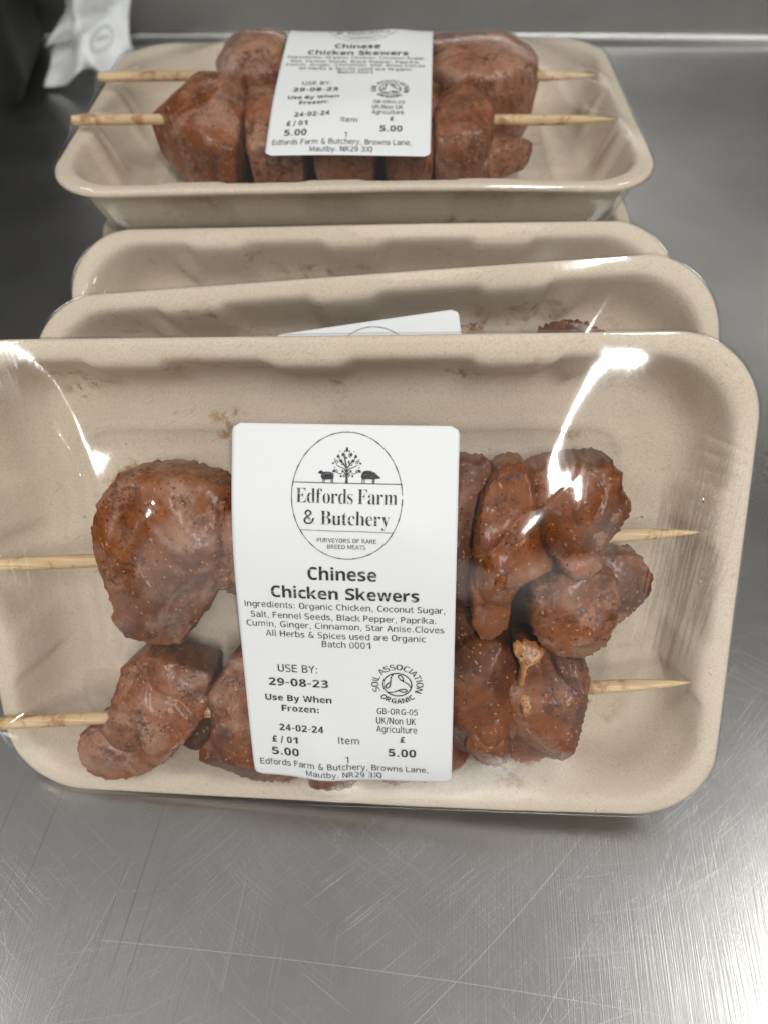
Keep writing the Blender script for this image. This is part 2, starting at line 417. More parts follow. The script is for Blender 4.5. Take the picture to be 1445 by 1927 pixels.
# printed characters: style (0 plain, 1 bold, 2 serif), character code, advance, outline corners, triangles; thousandths of an em
GLYPHS = [
(0,32,318,[],[]),
(0,38,780,[78,217,82,260,86,154,94,302,112,99,115,341,144,378,154,52,172,232,174,584,175,261,175,561,178,186,180,538,180,629,181,413,183,290,187,516,196,145,197,317,197,493,198,668,208,15,210,470,216,343,226,110,226,447,227,700,240,368,265,83,267,723,268,585,270,392,270,565,272,-7,272,608,275,545,282,628,284,525,297,502,298,645,311,66,316,474,316,737,321,657,341,443,345,-14,348,665,363,61,373,742,378,62,380,667,382,-12,394,64,397,742,405,666,410,67,418,-7,420,740,426,71,428,663,442,77,443,736,451,658,452,2,458,84,467,89,467,732,473,651,475,93,482,97,484,15,488,101,491,726,494,105,495,641,500,109,516,32,516,630,516,719,546,53,564,170,576,187,587,207,588,0,595,230,600,256,603,368,603,371,604,286,604,347,605,318,605,330,611,112,635,142,655,176,671,214,682,256,689,302,691,352,691,371,702,0],[43,54,49,43,58,54,43,62,58,30,62,43,30,67,62,30,73,67,30,79,73,27,79,30,27,60,79,60,63,79,63,68,79,68,75,79,75,78,79,21,51,27,51,55,27,55,60,27,14,47,21,47,51,21,14,44,47,14,40,44,14,37,40,9,37,14,9,35,37,9,31,35,9,33,31,11,33,9,11,36,33,13,36,11,13,38,36,17,38,13,17,39,38,20,39,17,20,42,39,23,42,20,23,45,42,26,45,23,15,45,26,15,32,45,32,81,45,6,32,15,6,28,32,76,81,32,5,28,6,87,100,88,87,99,100,5,24,28,90,99,87,90,98,99,92,98,90,5,19,24,3,19,5,91,98,92,89,98,91,3,16,19,89,97,98,1,16,3,1,10,16,86,97,89,1,8,10,0,8,1,85,97,86,85,96,97,0,12,8,83,96,85,2,12,0,83,95,96,82,95,83,81,95,82,2,18,12,81,94,95,76,94,81,4,18,2,4,25,18,76,93,94,76,101,93,4,29,25,74,101,76,72,101,74,70,101,72,7,29,4,69,101,70,66,101,69,65,101,66,61,80,65,80,101,65,7,41,29,59,80,61,56,80,59,53,80,56,7,48,41,50,80,53,48,80,50,7,80,48,7,77,80,84,101,80,22,77,7,22,71,77,22,64,71,34,64,22,34,57,64,34,52,57,46,52,34]),
(0,44,318,[102,-171,136,102,156,-171,216,102],[0,3,1,0,2,3]),
(0,45,361,[45,269,45,350,316,269,316,350],[0,3,1,0,2,3]),
(0,46,318,[102,59,103,42,103,76,109,26,109,92,118,13,118,105,130,2,130,116,144,-4,144,122,159,-6,159,124,174,-4,174,122,188,2,188,116,200,13,200,105,209,26,209,92,215,42,215,76,216,59],[10,14,12,8,14,10,8,16,14,8,18,16,6,18,8,4,18,6,4,20,18,2,20,4,2,22,20,0,22,2,0,23,22,1,23,0,1,21,23,3,21,1,3,19,21,5,19,3,5,17,19,7,17,5,7,15,17,9,15,7,9,13,15,11,13,9]),
(0,47,337,[10,-110,92,-110,245,763,327,763],[0,3,2,0,1,3]),
(0,48,636,[64,366,66,441,70,256,75,508,89,568,91,164,109,619,125,89,136,662,158,366,162,274,162,457,170,696,174,34,174,199,174,531,194,141,194,589,211,720,224,99,224,631,238,1,260,735,265,75,265,655,317,-10,317,66,317,664,317,740,369,75,369,655,374,-5,396,729,410,99,410,631,424,10,440,140,440,589,460,198,460,531,460,696,465,35,473,273,473,457,477,366,499,69,509,642,526,112,544,567,547,164,561,224,565,475,570,291,572,366],[22,32,28,18,32,22,18,40,32,12,40,18,12,46,40,8,27,12,27,46,12,8,24,27,30,46,27,6,24,8,34,46,30,6,20,24,34,48,46,37,48,34,6,17,20,4,17,6,4,15,17,39,48,37,3,15,4,39,51,48,3,11,15,43,51,39,1,11,3,43,53,51,1,9,11,44,53,43,0,9,1,2,9,0,2,10,9,42,53,44,42,52,53,42,50,52,2,14,10,38,50,42,5,14,2,38,49,50,5,16,14,36,49,38,7,16,5,36,47,49,7,19,16,33,47,36,33,45,47,7,23,19,29,45,33,13,23,7,13,26,23,26,45,29,26,41,45,13,41,26,13,35,41,21,35,13,21,31,35,25,31,21]),
(0,49,636,[64,576,152,516,297,579,321,590,342,600,360,608,377,616,396,625,408,0,408,509,408,537,409,560,410,580,411,598,413,616,416,635,433,729,572,0,572,729],[0,18,16,0,15,18,15,17,18,0,7,15,14,17,15,0,6,7,13,17,14,0,5,6,0,4,5,0,3,4,12,17,13,0,2,3,11,17,12,0,1,2,10,17,11,9,17,10,8,17,9]),
(0,50,636,[64,0,64,83,70,594,70,694,109,708,111,614,131,145,146,721,151,630,184,730,188,83,189,643,192,201,221,737,226,652,247,253,258,741,262,151,262,657,294,297,294,742,296,659,323,207,330,332,341,655,355,357,370,251,371,736,379,644,389,394,406,286,409,625,414,426,431,453,432,598,437,315,437,717,442,478,446,567,448,503,451,529,461,339,492,685,495,376,522,410,534,643,542,442,556,474,558,594,564,505,567,536,572,0,572,83],[16,27,20,13,27,16,9,27,13,9,36,27,7,36,9,4,36,7,4,42,36,3,42,4,2,5,3,5,8,3,8,11,3,11,14,3,14,18,3,18,42,3,18,21,42,21,45,42,24,45,21,28,45,24,31,45,28,31,48,45,34,48,31,38,48,34,38,50,48,40,50,38,40,49,50,39,49,40,39,47,49,37,47,39,33,47,37,33,46,47,32,46,33,32,44,46,29,44,32,29,43,44,25,43,29,25,41,43,23,41,25,23,35,41,19,35,23,19,30,35,15,30,19,15,26,30,12,26,15,12,22,26,12,17,22,6,17,12,6,10,17,1,10,6,0,10,1,0,52,10,0,51,52]),
(0,51,636,[64,22,64,120,88,620,88,711,100,104,101,11,125,632,130,720,136,91,139,2,161,642,169,728,172,82,177,-5,195,649,203,349,203,430,204,734,208,74,215,-10,229,655,237,739,243,70,253,-13,262,658,267,741,279,69,286,349,286,430,290,-14,295,659,295,742,333,433,334,73,337,345,339,656,368,736,372,-8,372,443,377,646,380,85,380,333,403,460,406,629,409,390,416,105,416,312,427,482,428,606,431,718,441,11,441,510,441,577,443,133,443,284,445,543,452,404,458,374,459,169,459,250,464,211,483,689,488,423,498,43,498,352,516,447,522,649,530,323,537,476,539,86,546,602,549,509,553,547,554,287,564,139,568,247,572,201],[25,36,31,21,36,25,17,36,21,17,49,36,11,49,17,7,49,11,3,49,7,3,61,49,2,6,3,6,10,3,10,14,3,14,20,3,20,61,3,20,24,61,24,30,61,30,66,61,35,66,30,39,66,35,39,70,66,43,70,39,48,70,43,52,70,48,52,72,70,55,72,52,55,71,72,51,71,55,47,71,51,47,68,71,42,68,47,42,65,68,38,65,42,38,62,65,32,62,38,28,62,32,15,28,16,15,62,28,15,56,62,15,44,56,15,57,44,15,64,57,15,27,64,27,34,64,34,67,64,41,67,34,46,67,41,46,73,67,54,73,46,54,75,73,59,75,54,60,75,59,60,76,75,58,76,60,58,74,76,53,74,58,53,69,74,45,69,53,0,4,1,40,69,45,0,8,4,0,12,8,40,63,69,33,63,40,0,18,12,0,22,18,26,63,33,0,26,22,0,63,26,0,50,63,5,50,0,5,37,50,9,37,5,13,37,9,19,37,13,19,29,37,23,29,19]),
(0,53,636,[64,17,64,117,93,8,97,102,99,363,99,729,125,374,126,0,131,90,152,383,161,-6,165,81,180,390,198,-11,200,74,200,467,200,646,208,395,216,472,231,475,234,70,237,398,238,-13,247,478,263,480,266,399,270,69,279,482,280,-14,295,482,323,394,326,74,364,-7,371,380,373,88,375,474,409,355,411,112,436,15,438,323,439,144,442,452,455,185,455,282,461,234,494,52,498,415,514,646,514,729,538,102,539,365,564,162,564,305,572,234],[4,16,5,16,48,5,16,47,48,4,15,16,27,35,29,24,35,27,23,35,24,19,35,23,18,35,19,18,41,35,15,41,18,4,6,15,6,9,15,9,12,15,12,41,15,12,17,41,17,21,41,21,46,41,21,25,46,25,30,46,30,50,46,33,50,30,36,50,33,36,52,50,39,52,36,43,52,39,43,53,52,44,53,43,42,53,44,42,51,53,40,51,42,40,49,51,37,49,40,0,3,1,34,49,37,0,8,3,34,45,49,0,11,8,31,45,34,0,14,11,0,20,14,26,45,31,0,26,20,0,45,26,0,38,45,2,38,0,2,32,38,7,32,2,10,32,7,13,32,10,13,28,32,22,28,13]),
(0,57,636,[64,495,71,422,71,568,91,360,92,628,121,15,121,106,126,311,128,677,144,95,145,6,167,86,168,494,171,-1,172,442,172,546,173,275,176,713,184,400,184,588,191,78,196,-7,204,366,204,622,217,73,222,-11,231,342,232,253,232,646,236,735,243,70,248,-13,267,328,267,660,269,69,274,-14,302,246,308,742,310,323,310,665,331,77,339,249,352,328,352,660,363,-3,373,258,382,100,388,343,388,645,391,732,405,272,417,369,417,620,422,139,432,292,437,29,438,403,438,586,451,194,451,445,451,544,455,317,456,494,458,702,468,263,474,347,496,83,509,651,538,157,544,578,564,251,565,483,572,364],[29,49,37,17,49,29,17,63,49,8,63,17,8,39,63,39,67,63,4,33,8,33,39,8,43,67,39,4,28,33,48,67,43,48,69,67,4,23,28,52,69,48,2,23,4,2,19,23,57,69,52,2,15,19,60,69,57,60,71,69,0,15,2,0,12,15,62,71,60,1,12,0,1,14,12,59,71,62,59,72,71,56,72,59,1,18,14,3,18,1,51,72,56,3,22,18,47,72,51,3,26,22,47,65,72,65,70,72,7,26,3,47,61,65,64,70,65,42,61,47,7,32,26,38,61,42,7,38,32,7,61,38,7,54,61,16,54,7,16,50,54,27,50,16,27,45,50,58,70,64,27,41,45,36,41,27,58,68,70,53,68,58,53,66,68,46,66,53,5,9,6,40,66,46,5,11,9,5,20,11,40,55,66,5,24,20,34,55,40,5,30,24,5,34,30,5,55,34,5,44,55,10,44,5,13,44,10,21,44,13,21,35,44,25,35,21,31,35,25]),
(0,58,337,[111,59,111,453,113,42,113,76,113,436,113,470,119,26,119,92,119,421,119,486,128,13,128,105,128,407,128,500,140,2,140,116,140,396,140,510,154,-4,154,122,154,390,154,516,168,-6,168,124,168,388,168,519,184,-4,184,122,184,390,184,516,197,2,197,116,197,396,197,510,209,13,209,105,209,407,209,500,219,26,219,92,219,421,219,486,224,42,224,76,224,436,224,470,226,59,226,453],[19,27,23,15,27,19,15,31,27,15,35,31,11,35,15,7,35,11,7,39,35,3,39,7,3,43,39,0,43,3,0,46,43,2,46,0,2,42,46,6,42,2,6,38,42,10,38,6,10,34,38,14,34,10,14,30,34,18,30,14,18,26,30,22,26,18,21,29,25,21,33,29,17,33,21,17,37,33,13,37,17,9,37,13,9,41,37,5,41,9,5,45,41,1,45,5,1,47,45,4,47,1,4,44,47,4,40,44,8,40,4,12,40,8,12,36,40,16,36,12,16,32,36,16,28,32,20,28,16,20,24,28]),
(0,65,684,[21,0,136,0,196,190,224,269,274,729,342,642,410,729,460,269,487,190,548,0,663,0],[0,5,4,5,6,4,5,10,6,0,3,5,7,10,5,0,2,3,2,7,3,2,8,7,8,10,7,0,1,2,9,10,8]),
(0,66,686,[69,0,69,729,183,81,183,348,183,428,183,648,316,428,316,648,318,0,318,81,318,348,318,729,366,431,367,645,376,344,378,84,398,724,406,440,407,637,409,6,423,333,426,94,436,456,436,624,440,390,456,478,457,604,458,315,460,111,465,708,469,507,469,577,473,544,483,288,484,22,484,135,485,400,491,379,498,168,498,253,503,210,518,681,522,416,535,358,542,51,551,438,557,644,570,329,572,467,580,598,584,90,584,502,588,544,596,292,609,140,612,249,617,200],[0,5,1,5,11,1,5,16,11,5,29,16,5,41,29,5,7,41,7,46,41,0,4,5,13,46,7,18,46,13,18,49,46,23,49,18,26,49,23,31,49,26,31,52,49,32,52,31,30,52,32,30,51,52,25,51,30,25,48,51,22,48,25,22,45,48,17,45,22,12,45,17,12,42,45,6,42,12,0,3,4,3,6,4,3,42,6,3,36,42,3,24,36,3,37,24,3,43,37,3,10,43,10,14,43,14,47,43,0,2,3,20,47,14,27,47,20,27,53,47,33,53,27,33,55,53,39,55,33,40,55,39,40,56,55,38,56,40,38,54,56,35,54,38,35,50,54,28,50,35,21,50,28,15,50,21,15,44,50,9,44,15,0,9,2,0,44,9,0,34,44,0,19,34,0,8,19]),
(0,67,698,[70,364,80,253,80,474,112,160,112,567,165,85,165,642,196,364,202,273,202,455,222,198,222,530,236,30,237,698,255,140,255,588,300,99,300,629,325,-3,326,731,359,74,359,654,431,-14,431,66,431,662,431,742,465,660,466,68,467,-13,467,741,499,655,500,73,501,-10,501,738,533,646,534,-4,534,82,534,732,566,4,566,634,566,724,567,94,597,14,597,714,598,109,598,619,628,26,628,127,628,601,628,702],[19,29,25,19,33,29,19,37,33,19,40,37,13,40,19,13,43,40,13,49,43,13,30,49,30,34,49,34,39,49,39,45,49,45,48,49,6,24,13,24,26,13,26,30,13,6,21,24,6,17,21,4,17,6,4,15,17,4,11,15,2,11,4,2,9,11,0,9,2,0,7,9,1,7,0,1,8,7,1,10,8,3,10,1,3,14,10,5,14,3,5,16,14,44,46,47,41,46,44,5,20,16,36,46,41,12,20,5,31,46,36,12,23,20,27,46,31,23,46,27,12,46,23,18,46,12,18,42,46,18,38,42,18,35,38,22,35,18,22,32,35,22,28,32]),
(0,68,770,[77,0,77,729,206,81,206,648,267,81,267,648,270,0,270,729,364,88,365,641,402,10,402,719,440,108,440,621,493,142,494,587,509,39,509,690,529,194,529,535,550,268,550,460,558,364,590,89,590,640,647,159,647,570,682,250,682,478,693,364],[0,3,1,3,7,1,3,11,7,3,17,11,3,5,17,5,24,17,0,2,3,9,24,5,13,24,9,13,26,24,15,26,13,19,26,15,19,28,26,21,28,19,21,29,28,22,29,21,20,29,22,20,27,29,18,27,20,18,25,27,14,25,18,14,23,25,12,23,14,8,23,12,8,16,23,4,16,8,0,4,2,0,16,4,0,10,16,0,6,10]),
(0,69,632,[63,0,63,729,176,83,176,347,176,430,176,646,541,347,541,430,558,646,558,729,569,0,569,83],[0,5,1,5,9,1,5,8,9,0,4,5,0,3,4,3,7,4,3,6,7,0,2,3,0,11,2,0,10,11]),
(0,70,575,[58,0,58,729,164,0,164,348,164,431,164,646,485,348,485,431,518,646,518,729],[0,5,1,5,9,1,5,8,9,0,4,5,0,3,4,3,7,4,3,6,7,0,2,3]),
(0,71,775,[78,364,88,253,89,474,121,160,122,567,175,85,177,642,208,364,215,271,215,455,234,196,235,530,249,30,251,698,267,139,269,588,314,98,316,629,340,-3,343,731,374,74,377,654,444,293,444,374,449,-14,449,66,452,662,452,742,475,67,490,660,490,741,496,-12,499,69,521,73,527,654,527,736,542,-6,542,79,561,87,563,644,563,729,578,97,578,293,585,5,598,630,598,719,625,19,632,612,633,706,663,38,666,589,666,690,698,60,698,374],[19,30,27,19,35,30,19,40,35,13,40,19,13,45,40,13,48,45,13,51,48,6,51,13,6,26,51,26,29,51,29,34,51,34,39,51,39,44,51,44,47,51,47,50,51,6,21,26,6,17,21,4,17,6,4,15,17,4,11,15,2,11,4,2,9,11,0,9,2,0,7,9,22,53,23,22,42,53,42,52,53,1,7,0,1,8,7,41,52,42,1,10,8,3,10,1,3,14,10,5,14,3,5,16,14,5,20,16,38,52,41,37,52,38,12,20,5,33,52,37,12,25,20,32,52,33,28,52,32,25,52,28,12,52,25,12,49,52,12,46,49,18,46,12,18,43,46,18,36,43,24,36,18,24,31,36]),
(0,72,752,[75,0,75,729,203,0,203,347,203,430,203,729,549,0,549,347,549,430,549,729,677,0,677,729],[0,5,1,0,4,5,8,11,9,8,10,11,0,3,4,3,8,4,3,7,8,7,10,8,0,2,3,6,10,7]),
(0,73,295,[100,0,100,729,195,0,195,729],[0,3,1,0,2,3]),
(0,74,295,[30,30,30,145,47,121,48,16,64,101,67,5,82,86,85,-3,100,75,102,-9,103,646,103,729,119,68,120,-13,138,-14,138,66,162,70,179,-8,180,82,193,102,202,134,207,179,209,238,209,646,212,11,236,43,252,90,262,155,266,238,266,729],[10,29,11,10,23,29,23,28,29,22,28,23,21,28,22,21,27,28,20,27,21,20,26,27,0,2,1,19,26,20,0,4,2,18,26,19,0,6,4,18,25,26,0,8,6,16,25,18,0,12,8,15,25,16,0,15,12,0,25,15,0,24,25,3,24,0,5,24,3,5,17,24,7,17,5,9,17,7,9,14,17,13,14,9]),
(0,75,656,[66,0,66,729,164,0,164,285,164,405,164,729,238,365,302,431,468,729,473,0,582,729,590,0],[0,5,1,0,4,5,4,10,8,4,7,10,4,6,7,6,11,7,0,3,4,3,6,4,9,11,6,0,2,3]),
(0,76,557,[56,0,56,729,154,83,154,729,501,0,501,83],[0,3,1,0,2,3,0,5,2,0,4,5]),
(0,77,863,[86,0,86,729,157,655,165,631,166,655,167,617,167,636,168,575,168,596,169,511,169,533,169,554,170,0,170,417,170,433,170,451,170,471,170,491,173,608,180,584,187,561,195,539,202,517,208,497,211,729,215,478,221,460,227,444,232,429,236,417,382,268,386,256,390,243,394,0,395,228,400,211,406,194,412,176,417,157,422,70,423,139,427,85,428,120,432,101,433,102,437,118,438,86,442,70,442,137,448,155,453,174,459,192,464,210,469,0,470,227,475,242,480,256,484,268,624,417,629,430,634,444,640,461,647,480,652,729,653,499,660,520,667,542,674,564,681,587,688,610,690,0,690,417,690,433,690,450,691,468,691,488,691,508,692,528,692,549,692,571,693,592,693,613,694,634,694,655,695,633,702,655,777,0,777,729],[0,2,1,2,24,1,2,4,24,4,30,24,57,83,63,83,87,63,83,85,87,85,86,87,0,3,2,6,30,4,57,82,83,84,86,85,5,30,6,57,69,82,69,81,82,69,81,84,81,86,84,0,5,3,5,18,3,0,8,5,18,30,5,80,86,81,57,68,69,19,30,18,0,7,8,79,86,80,57,67,68,20,30,19,0,11,7,78,86,79,57,66,67,21,30,20,0,10,11,77,86,78,57,65,66,22,30,21,0,9,10,76,86,77,57,64,65,23,30,22,0,17,9,75,86,76,57,62,64,25,30,23,0,16,17,74,86,75,57,61,62,26,30,25,0,15,16,73,86,74,57,60,61,27,30,26,0,14,15,72,86,73,57,59,60,28,30,27,0,13,14,71,86,72,57,58,59,29,30,28,0,12,13,33,30,29,57,53,58,70,86,71,33,31,30,56,53,57,33,32,31,55,53,56,33,34,32,54,53,55,33,35,34,52,53,54,33,36,35,51,53,52,33,37,36,50,53,51,33,38,37,49,53,50,33,40,38,48,53,49,33,42,40,45,53,48,33,43,42,43,44,42,43,44,45,44,53,45,46,53,44,33,41,43,47,53,46,33,39,41,33,47,39,33,53,47]),
(0,78,748,[75,0,75,729,197,0,197,600,235,729,513,0,551,129,551,729,673,0,673,729],[0,3,1,3,4,1,3,6,4,6,9,7,6,8,9,0,2,3,5,6,3,5,8,6]),
(0,79,787,[79,364,87,247,87,480,113,152,113,575,156,79,157,648,212,364,216,267,216,461,217,27,217,701,231,191,231,537,254,135,254,593,289,97,289,632,296,-4,296,732,335,74,335,654,393,-14,393,66,393,662,393,742,452,74,452,654,490,-4,490,732,498,96,498,632,533,135,533,593,556,190,556,537,570,28,570,701,571,267,571,461,575,364,630,80,630,648,674,153,674,575,700,248,700,480,708,364],[19,29,25,19,37,29,11,37,19,11,42,37,6,24,11,24,42,11,6,21,24,27,42,24,6,17,21,31,42,27,4,17,6,31,44,42,4,15,17,33,44,31,4,13,15,35,44,33,35,46,44,2,13,4,2,9,13,39,46,35,39,47,46,0,9,2,0,7,9,40,47,39,1,7,0,1,8,7,38,47,40,38,45,47,1,12,8,34,45,38,34,43,45,3,12,1,3,14,12,32,43,34,32,41,43,5,14,3,5,16,14,30,41,32,5,20,16,26,41,30,26,36,41,10,20,5,10,23,20,23,36,26,10,36,23,10,28,36,18,28,10,18,22,28]),
(0,80,603,[60,0,60,729,164,0,164,293,164,374,164,648,283,293,283,374,283,648,283,729,327,378,328,644,361,723,362,299,365,390,365,632,395,410,395,612,417,437,417,585,426,317,426,704,430,471,430,551,435,511,477,348,477,674,513,631,514,391,535,445,535,577,543,511],[0,5,1,5,9,1,5,12,9,5,21,12,5,26,21,5,8,26,8,27,26,0,4,5,11,27,8,15,27,11,17,27,15,17,30,27,19,30,17,23,30,19,23,31,30,24,31,23,22,31,24,22,29,31,18,29,22,18,28,29,16,28,18,14,28,16,14,25,28,10,25,14,7,25,10,0,3,4,3,7,4,3,25,7,3,20,25,3,13,20,3,6,13,0,2,3]),
(0,81,787,[79,364,87,248,87,480,113,153,113,575,157,80,157,648,212,364,216,267,216,461,217,28,217,701,231,191,231,537,254,135,254,593,289,97,289,632,296,-4,296,732,335,74,335,654,392,-14,393,66,393,662,393,742,396,-14,400,-14,405,-14,410,-13,414,-13,418,-13,452,74,452,654,490,732,498,96,498,632,533,135,533,593,534,10,556,190,556,537,565,-132,570,701,571,267,571,461,575,364,588,39,630,648,631,80,660,-83,665,133,674,575,689,197,700,480,704,274,708,364],[19,34,25,19,43,34,11,43,19,11,48,43,6,24,11,24,48,11,6,21,24,33,48,24,6,17,21,36,48,33,4,17,6,36,52,48,4,15,17,38,52,36,4,13,15,41,52,38,41,54,52,2,13,4,2,9,13,45,54,41,45,56,54,0,9,2,0,7,9,46,56,45,1,7,0,1,8,7,44,56,46,44,55,56,44,53,55,1,12,8,40,53,44,3,12,1,40,51,53,3,14,12,37,51,40,5,14,3,5,16,14,35,51,37,35,49,51,5,20,16,32,49,35,32,47,49,10,20,5,10,23,20,23,47,32,10,47,23,10,39,47,18,39,10,18,31,39,31,50,39,22,29,18,29,30,18,30,31,18,42,50,31,22,28,29,22,27,28,22,26,27]),
(0,82,695,[70,0,70,729,173,0,173,308,173,389,173,648,271,308,282,648,282,729,286,389,303,306,327,644,330,298,331,393,353,285,359,723,364,633,368,403,375,264,384,344,394,614,396,421,399,230,409,336,415,589,416,446,423,705,424,184,428,478,428,557,430,355,432,324,432,518,452,307,469,374,472,283,474,675,496,247,500,400,511,633,515,0,522,199,523,434,533,581,536,473,541,518,626,0],[0,5,1,5,8,1,5,15,8,5,26,15,5,36,26,5,7,36,7,39,36,0,4,5,11,39,7,16,39,11,16,43,39,20,43,16,24,43,20,29,43,24,29,45,43,32,45,29,28,45,32,28,44,45,25,44,28,25,42,44,21,42,25,21,38,42,17,38,21,13,38,17,13,34,38,9,34,13,0,3,4,3,9,4,3,34,9,3,30,34,3,19,30,3,23,19,3,31,23,3,6,31,6,33,31,0,2,3,10,33,6,10,35,33,12,35,10,14,35,12,18,35,14,18,37,35,22,37,18,22,41,37,27,41,22,27,46,41,40,46,27]),
(0,83,635,[64,527,69,478,71,588,74,30,74,135,86,437,95,640,111,16,113,113,113,402,135,683,149,5,152,96,153,374,166,542,169,512,171,576,179,488,185,605,186,-3,187,716,189,83,195,468,207,351,210,630,219,452,224,-9,225,73,243,648,251,736,255,438,261,-13,262,68,273,333,282,658,298,-14,298,66,302,426,324,742,329,662,330,321,348,70,355,741,359,414,363,660,377,309,380,-8,387,738,390,81,395,656,413,294,420,733,424,99,426,395,428,647,438,276,448,10,449,125,454,725,455,254,461,636,464,156,466,226,469,193,480,370,489,716,493,622,502,41,521,339,526,604,526,704,540,82,549,301,564,135,566,254,572,199],[29,42,38,29,47,42,29,51,47,20,51,29,20,58,51,20,65,58,10,65,20,10,70,65,10,44,70,44,49,70,49,54,70,54,60,70,60,66,70,66,69,70,6,34,10,34,39,10,39,44,10,6,28,34,6,24,28,2,24,6,2,18,24,2,16,18,0,16,2,0,14,16,0,15,14,1,15,0,1,17,15,1,22,17,5,22,1,5,25,22,5,30,25,5,37,30,9,37,5,9,43,37,9,53,43,13,53,9,13,64,53,23,64,13,23,68,64,33,68,23,33,72,68,40,72,33,45,72,40,50,72,45,50,74,72,55,74,50,59,74,55,62,74,59,62,75,74,63,75,62,63,73,75,61,73,63,57,73,61,57,71,73,3,8,4,52,71,57,3,12,8,48,71,52,3,21,12,3,27,21,48,67,71,41,67,48,3,32,27,36,67,41,3,36,32,3,67,36,3,56,67,7,56,3,11,56,7,11,46,56,19,46,11,26,46,19,26,35,46,31,35,26]),
(0,84,611,[18,647,18,729,258,0,258,647,354,0,354,647,593,647,593,729],[0,7,1,0,6,7,3,6,0,2,5,3,5,6,3,2,4,5]),
(0,85,732,[73,280,73,729,75,213,81,160,91,121,106,91,127,65,152,43,182,25,200,203,200,235,200,729,202,177,204,159,207,145,211,133,213,11,217,124,232,106,247,0,251,92,275,81,284,-8,301,72,324,-13,332,68,366,-14,366,66,400,68,409,-13,431,72,448,-8,458,81,481,92,485,0,500,106,516,124,519,11,521,133,526,145,529,159,531,177,532,202,533,234,533,729,551,25,580,43,606,65,626,91,641,121,651,159,657,212,659,280,659,729],[0,11,1,0,10,11,43,53,44,43,52,53,2,10,0,43,51,52,2,9,10,42,51,43,3,9,2,42,50,51,3,12,9,41,50,42,3,13,12,40,50,41,4,13,3,40,49,50,4,14,13,39,49,40,4,15,14,38,49,39,4,17,15,36,49,38,4,18,17,35,49,36,5,18,4,35,48,49,5,20,18,33,48,35,5,21,20,32,48,33,6,21,5,32,47,48,6,23,21,30,47,32,6,25,23,28,47,30,6,27,25,27,47,28,6,47,27,6,46,47,7,46,6,8,46,7,8,45,46,16,45,8,16,37,45,19,37,16,19,34,37,22,34,19,22,31,34,22,29,31,24,29,22,24,26,29]),
(0,86,684,[21,729,141,729,272,0,342,83,412,0,543,729,663,729],[2,1,0,2,3,1,3,6,5,3,4,6,2,4,3]),
(0,89,611,[18,729,125,729,255,0,255,327,305,407,355,0,355,327,485,729,593,729],[3,1,0,3,4,1,4,8,7,4,6,8,3,6,4,2,6,3,2,5,6]),
(0,97,613,[61,159,67,110,69,215,85,68,91,261,105,432,105,522,115,33,128,298,137,448,140,534,155,7,159,165,162,135,164,198,170,461,173,109,175,543,178,226,179,324,191,88,202,247,204,-9,204,471,208,551,215,73,235,263,238,478,241,556,244,340,245,64,260,-14,271,482,273,559,278,272,281,61,303,-12,304,484,304,560,323,345,330,67,330,275,341,-4,351,558,352,481,363,275,373,84,375,9,389,471,393,551,405,27,407,113,418,454,430,540,431,51,433,151,437,431,448,199,449,399,454,0,454,81,454,255,454,275,454,345,454,359,463,524,491,504,515,480,527,462,536,442,543,420,548,392,551,356,552,0,552,312],[33,43,38,28,43,33,28,49,43,24,49,28,24,53,49,17,53,24,10,53,17,10,65,53,6,65,10,6,66,65,5,9,6,9,15,6,15,23,6,23,27,6,27,32,6,32,66,6,32,37,66,37,67,66,44,67,37,48,67,44,48,68,67,52,68,48,52,69,68,56,69,52,56,70,69,58,70,56,58,71,70,64,71,58,64,72,71,63,72,64,63,74,72,29,63,39,29,74,63,19,74,29,8,74,19,8,62,74,62,73,74,4,41,8,41,62,8,4,34,41,45,62,41,61,73,62,4,26,34,4,21,26,2,21,4,57,73,61,2,18,21,2,14,18,0,14,2,55,73,57,0,12,14,0,13,12,1,13,0,51,60,55,60,73,55,1,16,13,46,60,51,3,16,1,3,20,16,3,25,20,40,60,46,40,54,60,59,73,60,3,30,25,7,30,3,35,54,40,7,35,30,7,54,35,7,50,54,11,50,7,11,47,50,11,42,47,22,42,11,22,36,42,31,36,22]),
(0,98,635,[64,0,64,760,165,0,165,69,165,273,165,477,165,760,169,209,169,337,182,157,182,389,183,502,184,44,203,116,203,430,206,522,207,23,232,539,233,7,233,86,233,460,262,551,263,-5,270,68,270,478,295,-12,296,558,316,62,316,484,330,-14,332,560,361,68,361,478,398,86,398,460,400,-6,401,552,427,115,427,431,448,156,448,389,459,20,459,526,460,209,460,337,464,273,507,63,507,484,543,120,543,427,564,191,564,357,572,275],[0,6,1,0,5,6,26,36,30,21,36,26,21,42,36,17,42,21,15,42,17,15,47,42,11,47,15,5,28,11,28,47,11,28,32,47,32,49,47,5,24,28,34,49,32,5,20,24,0,10,5,10,14,5,14,20,5,38,49,34,40,49,38,40,51,49,44,51,40,0,8,10,44,52,51,45,52,44,0,4,8,45,50,52,0,7,4,43,50,45,0,9,7,39,50,43,39,48,50,0,13,9,37,48,39,37,46,48,0,3,13,3,19,13,33,46,37,3,23,19,31,46,33,0,2,3,12,23,3,12,27,23,27,46,31,27,41,46,12,41,27,16,41,12,18,41,16,18,35,41,22,35,18,25,35,22,25,29,35]),
